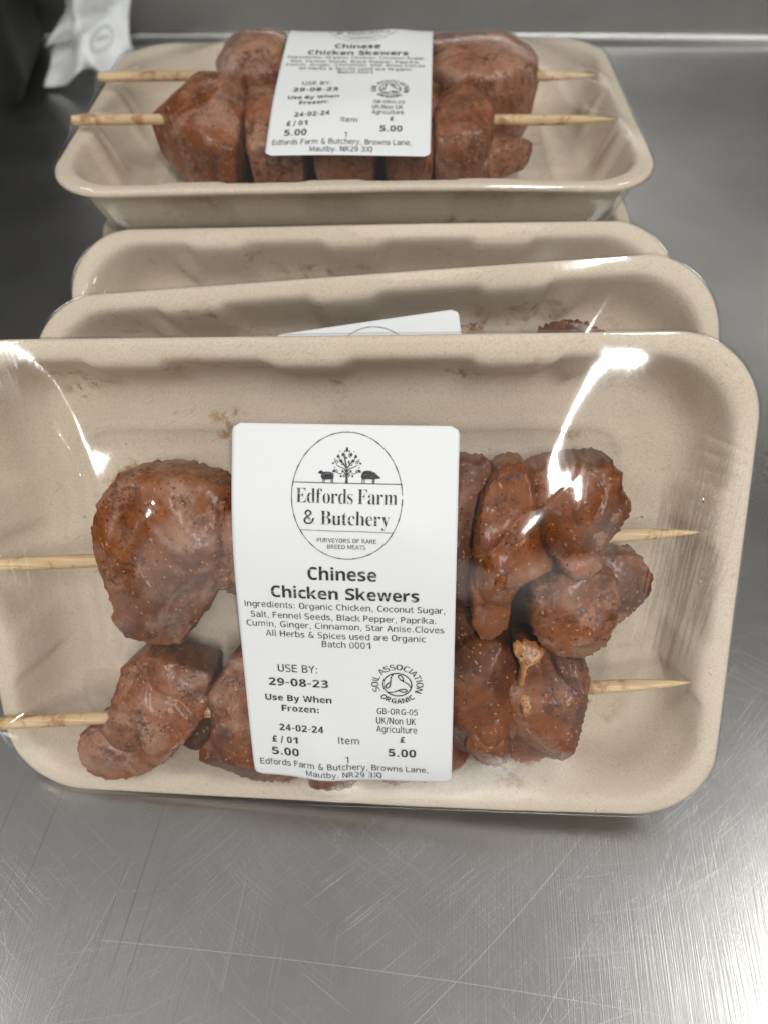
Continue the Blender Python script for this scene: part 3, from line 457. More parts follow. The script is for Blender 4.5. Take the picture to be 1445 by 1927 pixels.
(0,99,550,[55,273,63,190,63,356,88,119,88,427,129,62,129,484,154,273,159,211,159,335,175,159,175,388,185,20,185,526,201,117,201,429,237,86,237,460,254,-6,254,552,282,68,282,478,336,-14,336,62,336,484,336,560,363,559,364,-13,366,482,367,64,390,555,391,-9,395,478,396,68,416,550,418,-4,421,470,423,76,442,542,444,5,445,458,448,88,469,531,470,15,470,443,472,103,495,28,495,121,495,424,495,518],[19,26,25,19,30,26,19,34,30,13,34,19,13,38,34,13,42,38,13,49,42,6,49,13,6,24,49,24,28,49,28,32,49,32,36,49,36,40,49,40,44,49,44,48,49,4,21,6,21,24,6,4,17,21,4,15,17,4,11,15,2,11,4,2,9,11,0,9,2,0,7,9,1,7,0,1,8,7,1,10,8,3,10,1,3,14,10,45,46,47,5,14,3,5,16,14,41,46,45,37,46,41,5,20,16,33,46,37,29,46,33,5,23,20,23,46,29,12,23,5,12,46,23,12,43,46,18,43,12,18,39,43,18,35,39,18,31,35,22,31,18,22,27,31]),
(0,100,635,[64,275,71,191,71,357,92,120,92,427,128,63,128,484,171,273,175,209,175,337,176,20,177,526,187,156,187,389,208,115,208,431,235,-6,235,552,237,86,237,460,274,68,274,478,305,-14,305,560,319,62,319,484,340,-12,340,558,365,68,365,478,372,-5,373,551,402,7,402,86,402,460,403,539,428,23,429,523,431,116,431,430,451,44,452,502,453,157,453,389,466,209,466,337,470,0,470,69,470,273,470,477,470,760,572,0,572,760],[49,52,50,49,51,52,17,27,23,17,31,27,11,31,17,11,35,31,11,37,35,6,37,11,6,41,37,6,25,41,25,49,41,4,21,6,21,25,6,29,49,25,4,19,21,34,49,29,34,39,49,39,43,49,43,51,49,4,15,19,4,13,15,2,13,4,2,9,13,45,51,43,0,9,2,0,7,9,48,51,45,1,7,0,1,8,7,44,51,48,42,51,44,1,12,8,3,12,1,38,51,42,3,14,12,5,14,3,33,47,38,47,51,38,5,18,14,28,47,33,5,20,18,28,40,47,46,51,47,24,40,28,5,24,20,10,24,5,10,40,24,10,36,40,10,32,36,16,32,10,16,30,32,16,26,30,22,26,16]),
(0,101,615,[62,273,69,354,70,190,93,424,94,120,133,482,135,62,157,249,157,252,160,322,162,194,170,369,178,148,186,525,187,409,190,20,205,111,211,441,241,84,242,465,250,551,257,-6,279,479,285,67,320,484,324,560,338,-14,339,62,362,479,368,-13,368,64,390,552,396,466,399,-9,399,68,424,443,430,76,431,-4,444,411,446,529,457,371,462,322,463,86,464,5,492,489,497,100,498,15,526,436,532,28,532,117,547,372,554,252,554,296],[20,31,25,20,39,31,13,39,20,13,44,39,5,44,13,5,24,44,24,28,44,28,47,44,5,22,24,3,22,5,32,47,28,3,19,22,35,47,32,3,17,19,38,47,35,3,14,17,38,50,47,1,14,3,40,50,38,1,11,14,40,52,50,41,52,40,1,9,11,0,9,1,9,52,41,0,52,9,0,51,52,2,8,0,8,51,0,2,7,8,2,10,7,2,12,10,4,12,2,4,16,12,6,16,4,45,48,49,6,18,16,42,48,45,36,48,42,6,23,18,34,48,36,30,48,34,6,27,23,27,48,30,15,27,6,15,48,27,15,46,48,21,46,15,21,43,46,21,37,43,21,33,37,26,33,21,26,29,33]),
(0,102,352,[28,469,28,544,121,0,121,618,123,648,129,674,140,696,154,715,170,731,189,743,197,0,197,600,199,624,204,644,210,752,213,659,226,670,232,758,243,677,255,759,264,679,271,759,273,679,282,678,286,757,289,676,295,675,298,755,300,673,305,469,305,544,305,671,309,752,317,749,324,747],[17,21,19,17,24,21,14,24,17,14,27,24,14,32,27,9,32,14,9,33,32,9,34,33,9,31,34,8,31,9,7,26,8,26,28,8,28,31,8,6,23,7,23,25,7,25,26,7,5,20,6,20,22,6,22,23,6,5,18,20,5,16,18,4,16,5,4,15,16,4,13,15,3,13,4,3,12,13,3,11,12,2,11,3,2,10,11,0,30,1,0,29,30]),
(0,103,635,[64,278,71,198,71,358,92,130,92,426,128,73,128,483,133,-188,133,-99,163,-196,168,-113,171,278,175,216,175,340,176,30,176,526,188,164,188,391,194,-203,200,-124,210,124,210,431,224,-208,231,-132,234,5,234,552,240,461,241,94,255,-212,260,-138,278,478,279,77,284,-214,287,-142,301,-4,301,560,312,-215,312,-143,324,484,325,71,339,-1,339,558,362,-139,368,77,368,478,373,6,373,551,390,-208,402,-125,402,539,403,19,404,94,404,461,428,523,429,36,432,-104,432,124,432,431,451,501,452,59,453,-72,453,165,453,391,455,-187,466,-30,466,216,466,340,470,22,470,26,470,87,470,278,470,474,470,545,506,-151,542,-102,564,-40,572,35,572,545],[25,41,35,25,46,41,15,46,25,15,49,46,71,77,72,71,76,77,15,53,49,6,53,15,6,58,53,6,38,58,38,71,58,6,30,38,44,71,38,4,30,6,4,26,30,52,71,44,52,57,71,57,62,71,62,76,71,4,21,26,4,17,21,2,17,4,2,13,17,66,76,62,0,13,2,0,11,13,70,76,66,1,11,0,1,12,11,65,76,70,61,76,65,1,16,12,3,16,1,56,76,61,3,20,16,5,20,3,51,69,56,69,76,56,5,27,20,43,69,51,5,31,27,43,59,69,68,76,69,39,59,43,5,39,31,14,39,5,14,59,39,14,54,59,14,50,54,68,75,76,24,50,14,67,75,68,64,75,67,24,45,50,24,40,45,34,40,24,60,75,64,60,74,75,55,74,60,7,10,8,55,73,74,48,73,55,7,19,10,7,23,19,42,73,48,7,29,23,7,33,29,37,73,42,7,37,33,7,73,37,7,63,73,7,47,63,9,47,7,18,47,9,22,47,18,22,36,47,28,36,22,32,36,28]),
(0,104,634,[63,0,63,760,172,0,172,309,172,465,172,760,177,360,191,403,194,494,214,437,220,517,245,462,251,536,284,477,286,549,326,557,331,482,369,560,372,478,405,467,430,447,431,554,447,420,457,384,461,0,461,339,481,536,521,505,548,462,565,407,571,0,571,339],[0,5,1,0,4,5,15,21,17,14,21,15,14,26,21,12,26,14,10,26,12,10,27,26,8,27,10,8,16,27,16,28,27,4,13,8,13,16,8,18,28,16,19,28,18,4,11,13,20,28,19,0,6,4,6,7,4,7,9,4,9,11,4,20,29,28,22,29,20,23,29,22,23,31,29,25,31,23,0,3,6,24,31,25,24,30,31,0,2,3]),
(0,105,278,[92,695,93,678,93,713,98,0,98,547,98,664,98,728,105,652,105,739,115,644,115,746,127,640,127,751,139,638,139,752,151,640,151,751,162,644,162,746,172,652,172,739,179,0,179,547,180,664,180,728,185,678,185,713,186,695],[12,16,14,10,16,12,10,18,16,8,18,10,8,20,18,6,20,8,6,24,20,2,24,6,2,26,24,0,26,2,0,27,26,1,27,0,1,25,27,5,25,1,5,23,25,7,23,5,7,19,23,9,19,7,9,17,19,11,17,9,11,15,17,13,15,11,3,22,4,3,21,22]),
(0,107,579,[17,0,17,760,124,0,124,219,124,320,124,760,202,282,274,341,397,547,435,0,523,547,562,0],[0,5,1,0,4,5,4,10,8,4,7,10,4,6,7,6,11,7,0,3,4,3,6,4,9,11,6,0,2,3]),
(0,108,278,[92,0,92,776,186,0,186,776],[0,3,1,0,2,3]),
(0,109,974,[97,0,97,544,182,423,189,544,190,423,192,0,192,341,192,451,194,369,200,393,205,475,211,414,221,496,224,432,239,513,241,447,260,459,260,528,280,467,282,539,302,472,306,547,324,474,330,552,355,553,356,471,383,461,395,549,407,446,425,425,430,537,436,401,440,0,440,372,460,517,484,490,499,422,501,459,508,448,512,422,521,471,534,0,534,354,536,377,537,492,541,397,550,416,557,510,562,433,577,447,579,525,594,458,604,537,615,467,632,546,638,472,660,552,663,474,691,553,693,471,721,462,724,551,746,448,755,544,766,427,778,399,782,0,782,364,784,533,811,517,833,496,852,471,865,440,874,405,877,0,877,365],[23,27,24,56,61,58,21,27,23,54,61,56,54,63,61,21,30,27,19,30,21,52,63,54,52,68,63,0,3,1,0,2,3,2,4,3,17,30,19,50,68,52,17,34,30,50,69,68,14,34,17,47,69,50,14,35,34,47,70,69,12,35,14,44,70,47,44,71,70,10,35,12,40,57,44,57,71,44,10,22,35,22,37,35,7,20,10,20,22,10,25,37,22,40,55,57,59,71,57,7,18,20,40,53,55,38,53,40,60,71,59,60,72,71,26,37,25,7,16,18,38,51,53,62,72,60,28,37,26,7,15,16,28,39,37,38,49,51,2,15,7,64,72,62,36,49,38,2,13,15,36,48,49,29,39,28,64,73,72,36,46,48,2,11,13,65,73,64,31,36,29,36,39,29,0,9,2,9,11,2,31,46,36,31,45,46,65,75,73,33,45,31,67,75,65,33,43,45,0,8,9,33,42,43,32,42,33,0,6,8,67,74,75,66,74,67,32,41,42,0,5,6]),
(0,110,634,[63,0,63,547,172,0,172,309,172,465,172,547,177,360,191,403,194,494,214,437,220,517,245,462,251,536,284,477,286,549,326,557,331,482,369,560,372,478,405,467,430,447,431,554,447,420,457,384,461,0,461,339,481,536,521,505,548,462,565,407,571,0,571,339],[15,21,17,14,21,15,14,26,21,12,26,14,0,5,1,0,4,5,10,26,12,10,27,26,8,27,10,8,16,27,16,28,27,4,13,8,13,16,8,18,28,16,19,28,18,4,11,13,20,28,19,0,6,4,6,7,4,7,9,4,9,11,4,20,29,28,22,29,20,23,29,22,23,31,29,25,31,23,0,3,6,24,31,25,24,30,31,0,2,3]),
(0,111,612,[61,273,68,187,68,359,89,116,89,430,124,59,124,486,161,273,165,209,165,337,172,19,172,527,177,157,177,389,198,115,198,431,226,86,226,460,233,-6,233,552,262,68,262,478,306,-14,306,62,306,484,306,560,350,68,350,478,379,-6,379,552,386,86,386,460,414,115,414,431,435,157,435,389,440,19,440,527,447,209,447,337,451,273,488,59,488,486,523,116,523,430,544,187,544,359,551,273],[19,29,25,11,29,19,11,37,29,6,37,11,6,42,37,4,21,6,21,24,6,24,42,6,24,27,42,27,44,42,4,17,21,31,44,27,4,15,17,33,44,31,4,13,15,35,44,33,2,13,4,35,46,44,2,9,13,39,46,35,0,9,2,39,47,46,0,7,9,40,47,39,1,7,0,1,8,7,38,47,40,38,45,47,34,45,38,1,12,8,3,12,1,34,43,45,32,43,34,3,14,12,5,14,3,32,41,43,5,16,14,30,41,32,26,41,30,5,20,16,23,41,26,5,23,20,5,41,23,10,41,5,10,36,41,18,36,10,18,28,36,22,28,18]),
(0,112,635,[64,-208,64,547,166,-208,166,69,166,273,166,477,166,547,170,209,170,337,183,157,183,389,184,44,185,502,204,116,204,430,206,23,207,523,233,7,234,86,234,460,234,539,262,-5,263,551,271,68,271,478,295,-12,296,558,316,62,316,484,331,-14,331,560,361,68,361,478,398,86,398,460,401,-6,401,552,427,115,427,431,448,156,448,389,459,20,460,526,461,209,461,337,465,273,507,62,508,483,543,119,543,426,564,189,564,355,572,271],[26,36,30,22,36,26,22,42,36,20,42,22,0,6,1,0,5,6,16,42,20,16,47,42,12,47,16,5,28,12,28,47,12,5,24,28,32,47,28,32,49,47,34,49,32,5,19,24,0,8,5,8,10,5,10,14,5,14,19,5,38,49,34,40,49,38,40,51,49,44,51,40,44,52,51,45,52,44,0,4,8,0,7,4,43,52,45,43,50,52,0,9,7,39,50,43,39,48,50,0,3,9,3,13,9,37,48,39,37,46,48,3,18,13,33,46,37,3,23,18,31,46,33,0,2,3,11,23,3,11,27,23,27,46,31,11,46,27,11,41,46,15,41,11,17,41,15,17,35,41,21,35,17,25,35,21,25,29,35]),
(0,114,411,[33,0,33,544,140,460,140,544,143,0,143,340,146,364,147,460,153,386,162,486,165,406,182,424,185,508,202,439,214,526,226,451,247,540,252,460,281,465,284,549,312,467,323,551,327,467,332,551,340,466,342,551,352,551,354,465,363,551,365,464,371,550,373,463,378,462,378,550],[19,23,21,19,25,23,19,26,25,19,28,26,19,30,28,19,33,30,19,32,33,16,32,19,0,3,1,0,2,3,14,32,16,12,32,14,9,29,12,29,31,12,31,32,12,7,20,9,20,22,9,22,24,9,24,27,9,27,29,9,7,18,20,7,17,18,0,7,2,0,6,7,6,8,7,8,10,7,10,11,7,11,13,7,13,15,7,15,17,7,0,5,6,0,4,5]),
(0,115,521,[52,20,52,113,54,396,58,358,60,444,71,325,79,485,87,10,87,97,91,298,110,517,120,84,121,1,121,276,149,405,152,382,152,541,153,-6,153,74,153,429,159,364,161,259,163,450,172,350,180,465,183,-10,184,67,196,338,205,476,205,555,210,247,213,-13,214,62,235,326,237,483,241,-14,243,61,245,240,249,239,268,560,276,485,282,64,289,315,299,559,304,484,308,-9,314,72,318,219,327,308,328,556,331,480,340,85,357,552,359,103,359,474,360,190,363,6,370,126,370,297,374,153,385,546,386,465,405,280,409,31,412,538,413,454,433,257,440,440,440,528,442,66,453,229,462,108,465,196,469,158],[29,43,39,29,49,43,29,52,49,16,52,29,16,60,52,16,64,60,10,64,16,10,68,64,10,50,68,50,54,68,54,61,68,61,65,68,65,67,68,6,40,10,40,44,10,44,50,10,6,34,40,4,28,6,28,34,6,4,24,28,4,22,24,4,19,22,2,19,4,2,14,19,2,15,14,3,15,2,3,20,15,3,23,20,5,23,3,5,27,23,5,33,27,5,42,33,9,42,5,9,48,42,9,58,48,13,58,9,13,62,58,13,66,62,21,66,13,30,66,21,30,70,66,37,70,30,38,70,37,47,70,38,47,72,70,55,72,47,55,73,72,59,73,55,59,71,73,57,71,59,53,71,57,0,8,1,53,69,71,51,69,53,0,11,8,46,69,51,0,18,11,0,26,18,41,69,46,0,32,26,41,63,69,36,63,41,0,36,32,0,63,36,0,56,63,7,56,0,12,56,7,12,45,56,17,45,12,25,45,17,25,35,45,31,35,25]),
(0,116,392,[31,469,31,544,124,133,124,675,129,92,144,58,168,31,200,10,222,140,222,675,224,118,229,101,238,88,241,-2,251,79,269,73,289,-6,293,71,299,72,302,-6,307,72,314,-5,316,73,326,74,327,-4,334,76,339,-2,343,77,346,469,346,544,350,0,361,2],[2,9,3,2,8,9,0,29,1,0,28,29,2,10,8,4,10,2,4,11,10,4,12,11,5,12,4,5,14,12,5,15,14,25,31,27,23,31,25,22,31,23,5,17,15,20,31,22,18,31,20,17,31,18,5,31,17,6,31,5,7,31,6,13,31,7,13,30,31,13,26,30,16,26,13,16,24,26,16,21,24,16,19,21]),
(0,117,634,[63,207,63,546,69,139,86,84,113,41,152,10,172,207,172,546,176,162,187,126,203,-8,204,99,229,79,262,68,265,-14,302,64,308,-11,347,-3,350,69,382,10,389,84,413,29,420,109,439,53,443,143,456,185,461,0,461,82,461,237,461,546,571,0,571,546],[0,7,1,0,6,7,28,31,29,28,30,31,25,30,28,2,6,0,2,8,6,24,30,25,2,9,8,22,27,24,27,30,24,3,9,2,3,11,9,20,27,22,3,12,11,18,27,20,4,12,3,18,23,27,26,30,27,4,13,12,15,23,18,4,15,13,4,23,15,4,21,23,5,21,4,5,19,21,10,19,5,10,17,19,10,16,17,14,16,10]),
(0,118,592,[18,547,121,547,232,0,296,88,360,0,471,547,574,547],[2,1,0,2,3,1,3,6,5,3,4,6,2,4,3]),
(0,119,818,[25,544,120,544,188,306,194,0,198,272,208,235,218,196,228,153,234,59,239,108,244,106,249,59,254,151,265,193,275,233,284,0,285,271,295,306,356,246,362,544,364,271,371,296,378,322,385,348,392,375,399,402,399,484,406,429,406,456,413,429,413,457,419,402,419,484,426,375,433,348,440,322,447,297,454,271,458,544,461,246,524,306,533,271,534,0,543,234,553,194,564,152,568,59,574,107,578,107,584,59,589,152,600,194,610,233,620,271,624,0,630,306,698,544,793,544],[3,1,0,3,2,1,17,26,19,26,38,19,26,32,38,32,40,38,55,57,56,55,54,57,17,28,26,30,40,32,27,29,30,29,40,30,17,27,28,27,29,28,17,25,27,31,40,29,17,24,25,33,40,31,17,23,24,34,40,33,35,40,34,17,22,23,36,40,35,17,21,22,3,4,2,16,21,17,36,41,40,53,54,55,37,41,36,16,20,21,3,5,4,39,41,37,39,43,41,52,54,53,16,18,20,14,18,16,14,15,18,42,43,39,3,6,5,42,44,43,51,54,52,13,15,14,3,7,6,42,45,44,50,54,51,12,15,13,3,9,7,42,47,45,48,54,50,10,15,12,3,8,9,8,11,9,42,46,47,46,49,47,46,54,48,8,15,10,3,15,8,42,54,46]),
(0,121,592,[18,547,60,-208,60,-133,118,-133,121,547,139,-208,145,-130,167,-123,170,-206,185,-110,198,-200,203,-86,224,-189,224,-47,247,-174,247,9,268,-155,285,-132,297,119,301,-102,324,-49,356,25,379,84,400,134,418,176,471,547,574,547],[15,4,0,15,18,4,18,26,25,18,24,26,18,23,24,18,22,23,15,22,18,15,21,22,15,20,21,13,20,15,11,20,13,11,19,20,9,19,11,9,17,19,7,17,9,6,17,7,3,17,6,3,16,17,1,3,2,1,16,3,1,14,16,1,12,14,1,10,12,1,8,10,1,5,8]),
(1,32,348,[],[]),
(1,45,415,[52,269,52,350,363,269,363,350],[0,3,1,0,2,3]),
(1,46,380,[95,59,98,42,98,76,108,26,108,92,123,12,123,105,143,2,143,116,165,-4,165,122,190,-7,190,124,215,-4,215,122,238,2,238,116,257,13,257,105,273,26,273,92,282,42,282,76,285,59],[10,14,12,10,16,14,8,16,10,8,18,16,6,18,8,4,18,6,4,20,18,2,20,4,2,22,20,0,22,2,0,23,22,0,21,23,1,21,0,1,19,21,3,19,1,3,17,19,5,17,3,5,15,17,7,15,5,9,15,7,9,13,15,11,13,9]),
(1,47,365,[11,-110,136,-110,229,763,354,763],[0,3,2,0,1,3]),
(1,48,696,[56,364,59,440,63,256,68,507,84,567,87,164,107,618,126,89,137,661,176,695,182,34,224,720,231,364,234,288,234,441,242,226,242,503,256,1,256,177,256,552,277,142,277,588,281,735,308,121,308,609,347,-10,347,114,347,616,347,740,387,121,387,609,414,-5,417,142,417,588,439,177,439,552,439,729,453,225,453,503,462,288,462,441,465,364,472,10,512,696,519,35,558,69,569,641,589,112,609,566,612,163,628,223,632,474,637,290,640,364],[22,36,28,11,36,22,11,43,36,9,43,11,9,46,43,8,46,9,6,46,8,6,27,46,27,30,46,30,48,46,4,24,6,24,27,6,4,21,24,33,48,30,4,19,21,35,48,33,3,19,4,35,51,48,3,16,19,38,51,35,1,16,3,1,14,16,40,51,38,40,53,51,1,12,14,41,53,40,0,12,1,2,12,0,2,13,12,39,53,41,39,52,53,39,50,52,2,15,13,37,50,39,5,15,2,5,18,15,34,50,37,34,49,50,5,20,18,32,49,34,7,20,5,32,47,49,7,23,20,29,47,32,7,26,23,26,47,29,7,47,26,7,45,47,10,45,7,10,44,45,10,42,44,17,42,10,17,31,42,25,31,17]),
(1,49,696,[56,542,176,449,312,517,328,525,344,535,362,545,378,554,390,561,391,0,391,422,391,441,392,464,393,491,395,519,396,544,398,567,436,729,640,0,640,729],[0,18,16,0,15,18,15,17,18,0,7,15,14,17,15,0,6,7,0,5,6,0,4,5,13,17,14,1,4,0,1,3,4,1,2,3,12,17,13,11,17,12,10,17,11,9,17,10,8,17,9]),
(1,50,696,[56,635,58,0,58,107,80,653,106,670,132,686,151,536,160,701,184,558,191,714,216,576,225,724,247,591,263,733,267,292,277,130,277,137,278,602,306,738,307,327,309,608,340,611,341,359,353,739,369,386,369,608,385,225,392,411,394,601,405,736,410,435,415,589,424,456,430,572,431,264,434,478,439,551,440,500,442,524,452,728,473,300,494,713,510,334,530,694,542,367,561,670,569,399,585,643,590,432,603,612,605,467,613,578,614,503,617,542,640,0,640,130],[18,29,23,13,29,18,13,39,29,11,39,13,11,41,39,9,41,11,7,41,9,7,43,41,5,43,7,5,45,43,4,45,5,4,47,45,3,47,4,0,47,3,0,49,47,6,8,0,8,10,0,10,12,0,12,17,0,17,20,0,20,21,0,21,49,0,21,25,49,25,51,49,28,51,25,31,51,28,33,51,31,33,53,51,36,53,33,38,53,36,38,52,53,37,52,38,37,50,52,35,50,37,32,50,35,32,48,50,30,48,32,27,48,30,27,46,48,24,46,27,24,44,46,22,44,24,22,42,44,19,42,22,19,40,42,14,40,19,14,34,40,2,34,14,2,26,34,2,16,26,2,15,16,2,55,15,2,54,55,1,54,2]),
(1,51,696,[56,30,56,160,57,668,92,687,93,146,130,7,131,134,131,704,140,562,162,573,170,125,173,719,186,315,186,434,187,585,209,118,211,-6,215,597,221,730,246,114,246,607,250,315,251,434,274,737,281,112,281,613,299,-10,299,314,299,435,320,615,333,739,338,115,339,440,340,311,359,612,370,447,373,305,374,-7,383,125,390,605,394,456,400,296,412,593,413,468,413,734,415,141,421,286,426,481,428,576,433,381,433,384,434,497,436,163,436,273,437,556,438,3,439,514,440,532,445,258,449,189,451,241,453,222,482,398,482,719,493,19,496,370,525,418,539,41,539,694,547,353,563,445,576,67,582,659,588,328,592,479,604,99,607,617,610,519,615,566,617,296,624,134,634,257,636,172,640,212],[23,44,30,18,44,23,18,63,44,11,63,18,11,68,63,7,68,11,3,68,7,3,72,68,2,72,3,8,9,2,9,14,2,14,17,2,17,20,2,20,25,2,25,72,2,25,29,72,29,76,72,29,34,76,34,78,76,39,78,34,42,78,39,48,78,42,54,78,48,54,77,78,57,77,54,56,77,57,56,74,77,51,74,56,47,74,51,43,74,47,43,70,74,40,70,43,35,70,40,32,70,35,32,66,70,28,66,32,22,66,28,12,22,13,12,66,22,12,62,66,12,50,62,12,49,50,12,65,49,12,69,65,12,73,69,12,21,73,21,27,73,27,79,73,33,79,27,36,79,33,41,79,36,46,79,41,46,81,79,53,81,46,58,81,53,60,81,58,60,83,81,61,83,60,59,83,61,59,82,83,52,82,59,52,80,82,45,80,52,0,4,1,0,6,4,38,80,45,0,10,6,38,75,80,31,75,38,0,15,10,0,19,15,24,75,31,0,24,19,0,75,24,0,71,75,0,67,71,0,64,67,5,64,0,5,55,64,16,55,5,16,37,55,26,37,16]),
(1,52,696,[56,151,56,258,200,271,343,473,352,486,361,500,369,513,376,526,383,539,387,0,387,151,387,271,387,394,387,411,388,430,388,451,389,473,389,552,390,494,391,514,392,531,393,544,394,552,396,729,547,0,547,151,547,271,547,729,640,151,640,271],[1,27,23,1,17,27,17,22,27,22,26,27,1,8,17,21,26,22,20,26,21,1,7,8,19,26,20,1,6,7,18,26,19,1,5,6,1,4,5,16,26,18,1,3,4,15,26,16,1,2,3,14,26,15,13,26,14,12,26,13,11,26,12,1,11,2,1,26,11,1,29,26,1,28,29,0,28,1,10,28,0,9,25,10,25,28,10,9,24,25]),
(1,53,696,[56,30,56,162,73,357,88,18,88,150,106,729,123,8,124,139,146,325,162,0,164,328,165,129,185,332,203,-6,206,122,208,335,232,339,246,-9,246,117,252,455,256,340,266,458,268,598,279,341,281,460,285,115,291,-10,297,463,315,464,335,118,337,465,363,466,376,329,377,128,397,-3,411,143,415,463,435,166,435,292,449,195,454,231,462,454,484,20,505,440,544,420,552,58,577,396,580,598,580,729,601,109,604,366,624,330,631,171,636,290,640,244],[2,22,5,22,48,5,22,47,48,2,19,22,30,36,31,28,36,30,27,36,28,27,41,36,24,41,27,21,41,24,19,41,21,2,41,19,2,43,41,2,44,43,2,46,44,2,50,46,2,51,50,8,10,2,10,12,2,12,15,2,15,16,2,16,20,2,20,23,2,23,51,2,32,51,23,32,53,51,38,53,32,40,53,38,40,54,53,40,52,54,39,52,40,37,52,39,37,49,52,35,49,37,0,4,1,0,7,4,33,49,35,0,11,7,0,14,11,29,49,33,0,18,14,25,49,29,0,25,18,0,49,25,0,45,49,0,42,45,3,42,0,3,34,42,6,34,3,9,34,6,13,34,9,13,26,34,17,26,13]),
(1,56,696,[56,185,61,232,64,129,76,272,81,564,86,522,86,600,90,81,98,633,99,486,102,306,119,661,120,455,132,42,136,335,146,684,148,427,173,360,179,704,180,403,190,13,216,381,217,719,219,194,223,169,223,221,233,147,234,244,247,551,250,528,250,573,251,129,253,265,259,730,260,592,261,507,262,-4,276,114,276,606,277,490,278,284,296,617,299,475,303,736,307,302,308,106,320,624,323,461,340,318,346,103,347,626,349,-10,349,449,349,738,356,310,374,461,375,301,375,624,386,106,394,290,395,736,397,474,400,617,404,-7,412,279,419,114,419,489,420,606,429,268,435,506,436,592,440,730,444,128,445,255,446,527,446,573,449,551,455,1,458,241,462,146,465,385,469,227,473,168,475,211,477,193,481,719,494,371,501,14,506,405,519,704,523,355,541,428,542,33,550,337,551,684,572,455,575,318,576,56,578,661,596,486,597,297,598,632,604,84,610,522,611,600,615,274,615,563,624,115,629,249,636,150,638,220,640,189],[43,60,53,33,60,43,33,71,60,22,71,33,22,85,71,18,85,22,18,89,85,15,89,18,15,94,89,11,94,15,11,98,94,8,98,11,8,101,98,6,46,8,46,50,8,50,101,8,50,57,101,57,104,101,6,41,46,62,104,57,6,38,41,67,104,62,6,34,38,70,104,67,4,34,6,70,106,104,75,106,70,4,30,34,4,28,30,76,106,75,5,28,4,76,103,106,5,29,28,74,103,76,5,35,29,69,103,74,9,35,5,69,99,103,9,39,35,66,99,69,9,42,39,61,99,66,12,42,9,61,95,99,12,47,42,55,95,61,12,52,47,52,95,55,16,52,12,52,91,95,16,91,52,16,88,91,19,88,16,19,80,88,21,80,19,21,86,80,17,86,21,17,90,86,14,90,17,14,93,90,14,96,93,10,48,14,48,96,14,48,100,96,10,44,48,54,100,48,56,100,54,3,44,10,3,40,44,59,100,56,59,105,100,64,105,59,3,32,40,68,105,64,68,108,105,1,32,3,73,108,68,1,27,32,78,108,73,78,110,108,1,25,27,81,110,78,0,25,1,83,110,81,0,23,25,83,111,110,84,111,83,0,24,23,82,111,84,82,109,111,2,24,0,2,26,24,79,109,82,79,107,109,2,31,26,72,107,79,2,37,31,7,37,2,65,107,72,65,102,107,7,45,37,58,102,65,7,49,45,49,102,58,7,102,49,7,97,102,13,97,7,13,92,97,20,92,13,20,87,92,20,77,87,36,77,20,36,63,77,51,63,36]),
(1,57,696,[56,484,63,416,64,557,84,359,89,619,114,-3,114,120,119,313,129,118,130,-6,132,670,146,115,148,-7,162,113,167,280,168,-9,179,112,188,707,189,-10,196,111,208,-10,213,110,223,260,225,-10,225,486,228,453,229,526,237,425,239,559,253,402,257,730,258,583,275,385,277,114,281,600,289,253,290,-8,303,375,309,610,330,123,337,256,338,372,338,737,341,614,349,0,363,373,367,611,373,139,377,264,385,378,391,604,392,733,401,14,405,387,407,161,408,278,411,593,423,398,428,577,433,188,433,295,438,411,442,560,443,722,446,32,450,425,452,220,452,539,454,315,459,441,460,517,465,457,465,495,466,255,466,473,472,338,475,295,479,338,486,54,491,703,520,80,533,676,549,110,570,641,574,142,593,177,600,598,609,214,621,253,622,546,630,294,636,335,636,486,639,376,640,418],[30,51,42,30,63,51,17,63,30,17,79,63,10,79,17,10,81,79,10,83,81,4,83,10,4,43,83,43,86,83,2,38,4,38,43,4,46,86,43,50,86,46,2,34,38,56,86,50,2,31,34,56,89,86,58,89,56,2,28,31,62,89,58,67,89,62,2,26,28,0,26,2,67,92,89,70,92,67,0,24,26,72,92,70,74,92,72,74,94,92,0,25,24,1,25,0,71,94,74,69,94,71,1,27,25,65,94,69,61,94,65,1,29,27,61,93,94,3,29,1,57,93,61,3,32,29,53,93,57,49,93,53,3,37,32,45,93,49,45,91,93,3,41,37,41,91,45,3,91,41,7,75,3,75,77,3,77,91,3,7,68,75,76,91,77,76,90,91,7,60,68,14,60,7,14,55,60,73,90,76,73,88,90,22,55,14,22,48,55,22,40,48,35,40,22,66,88,73,66,87,88,59,87,66,59,85,87,54,85,59,54,84,85,47,84,54,47,82,84,39,82,47,33,82,39,5,8,6,5,11,8,5,13,11,21,82,33,5,16,13,5,19,16,5,21,19,5,82,21,5,80,82,5,78,80,5,64,78,5,52,64,5,44,52,5,36,44,9,36,5,12,36,9,15,36,12,15,23,36,18,23,15,20,23,18]),
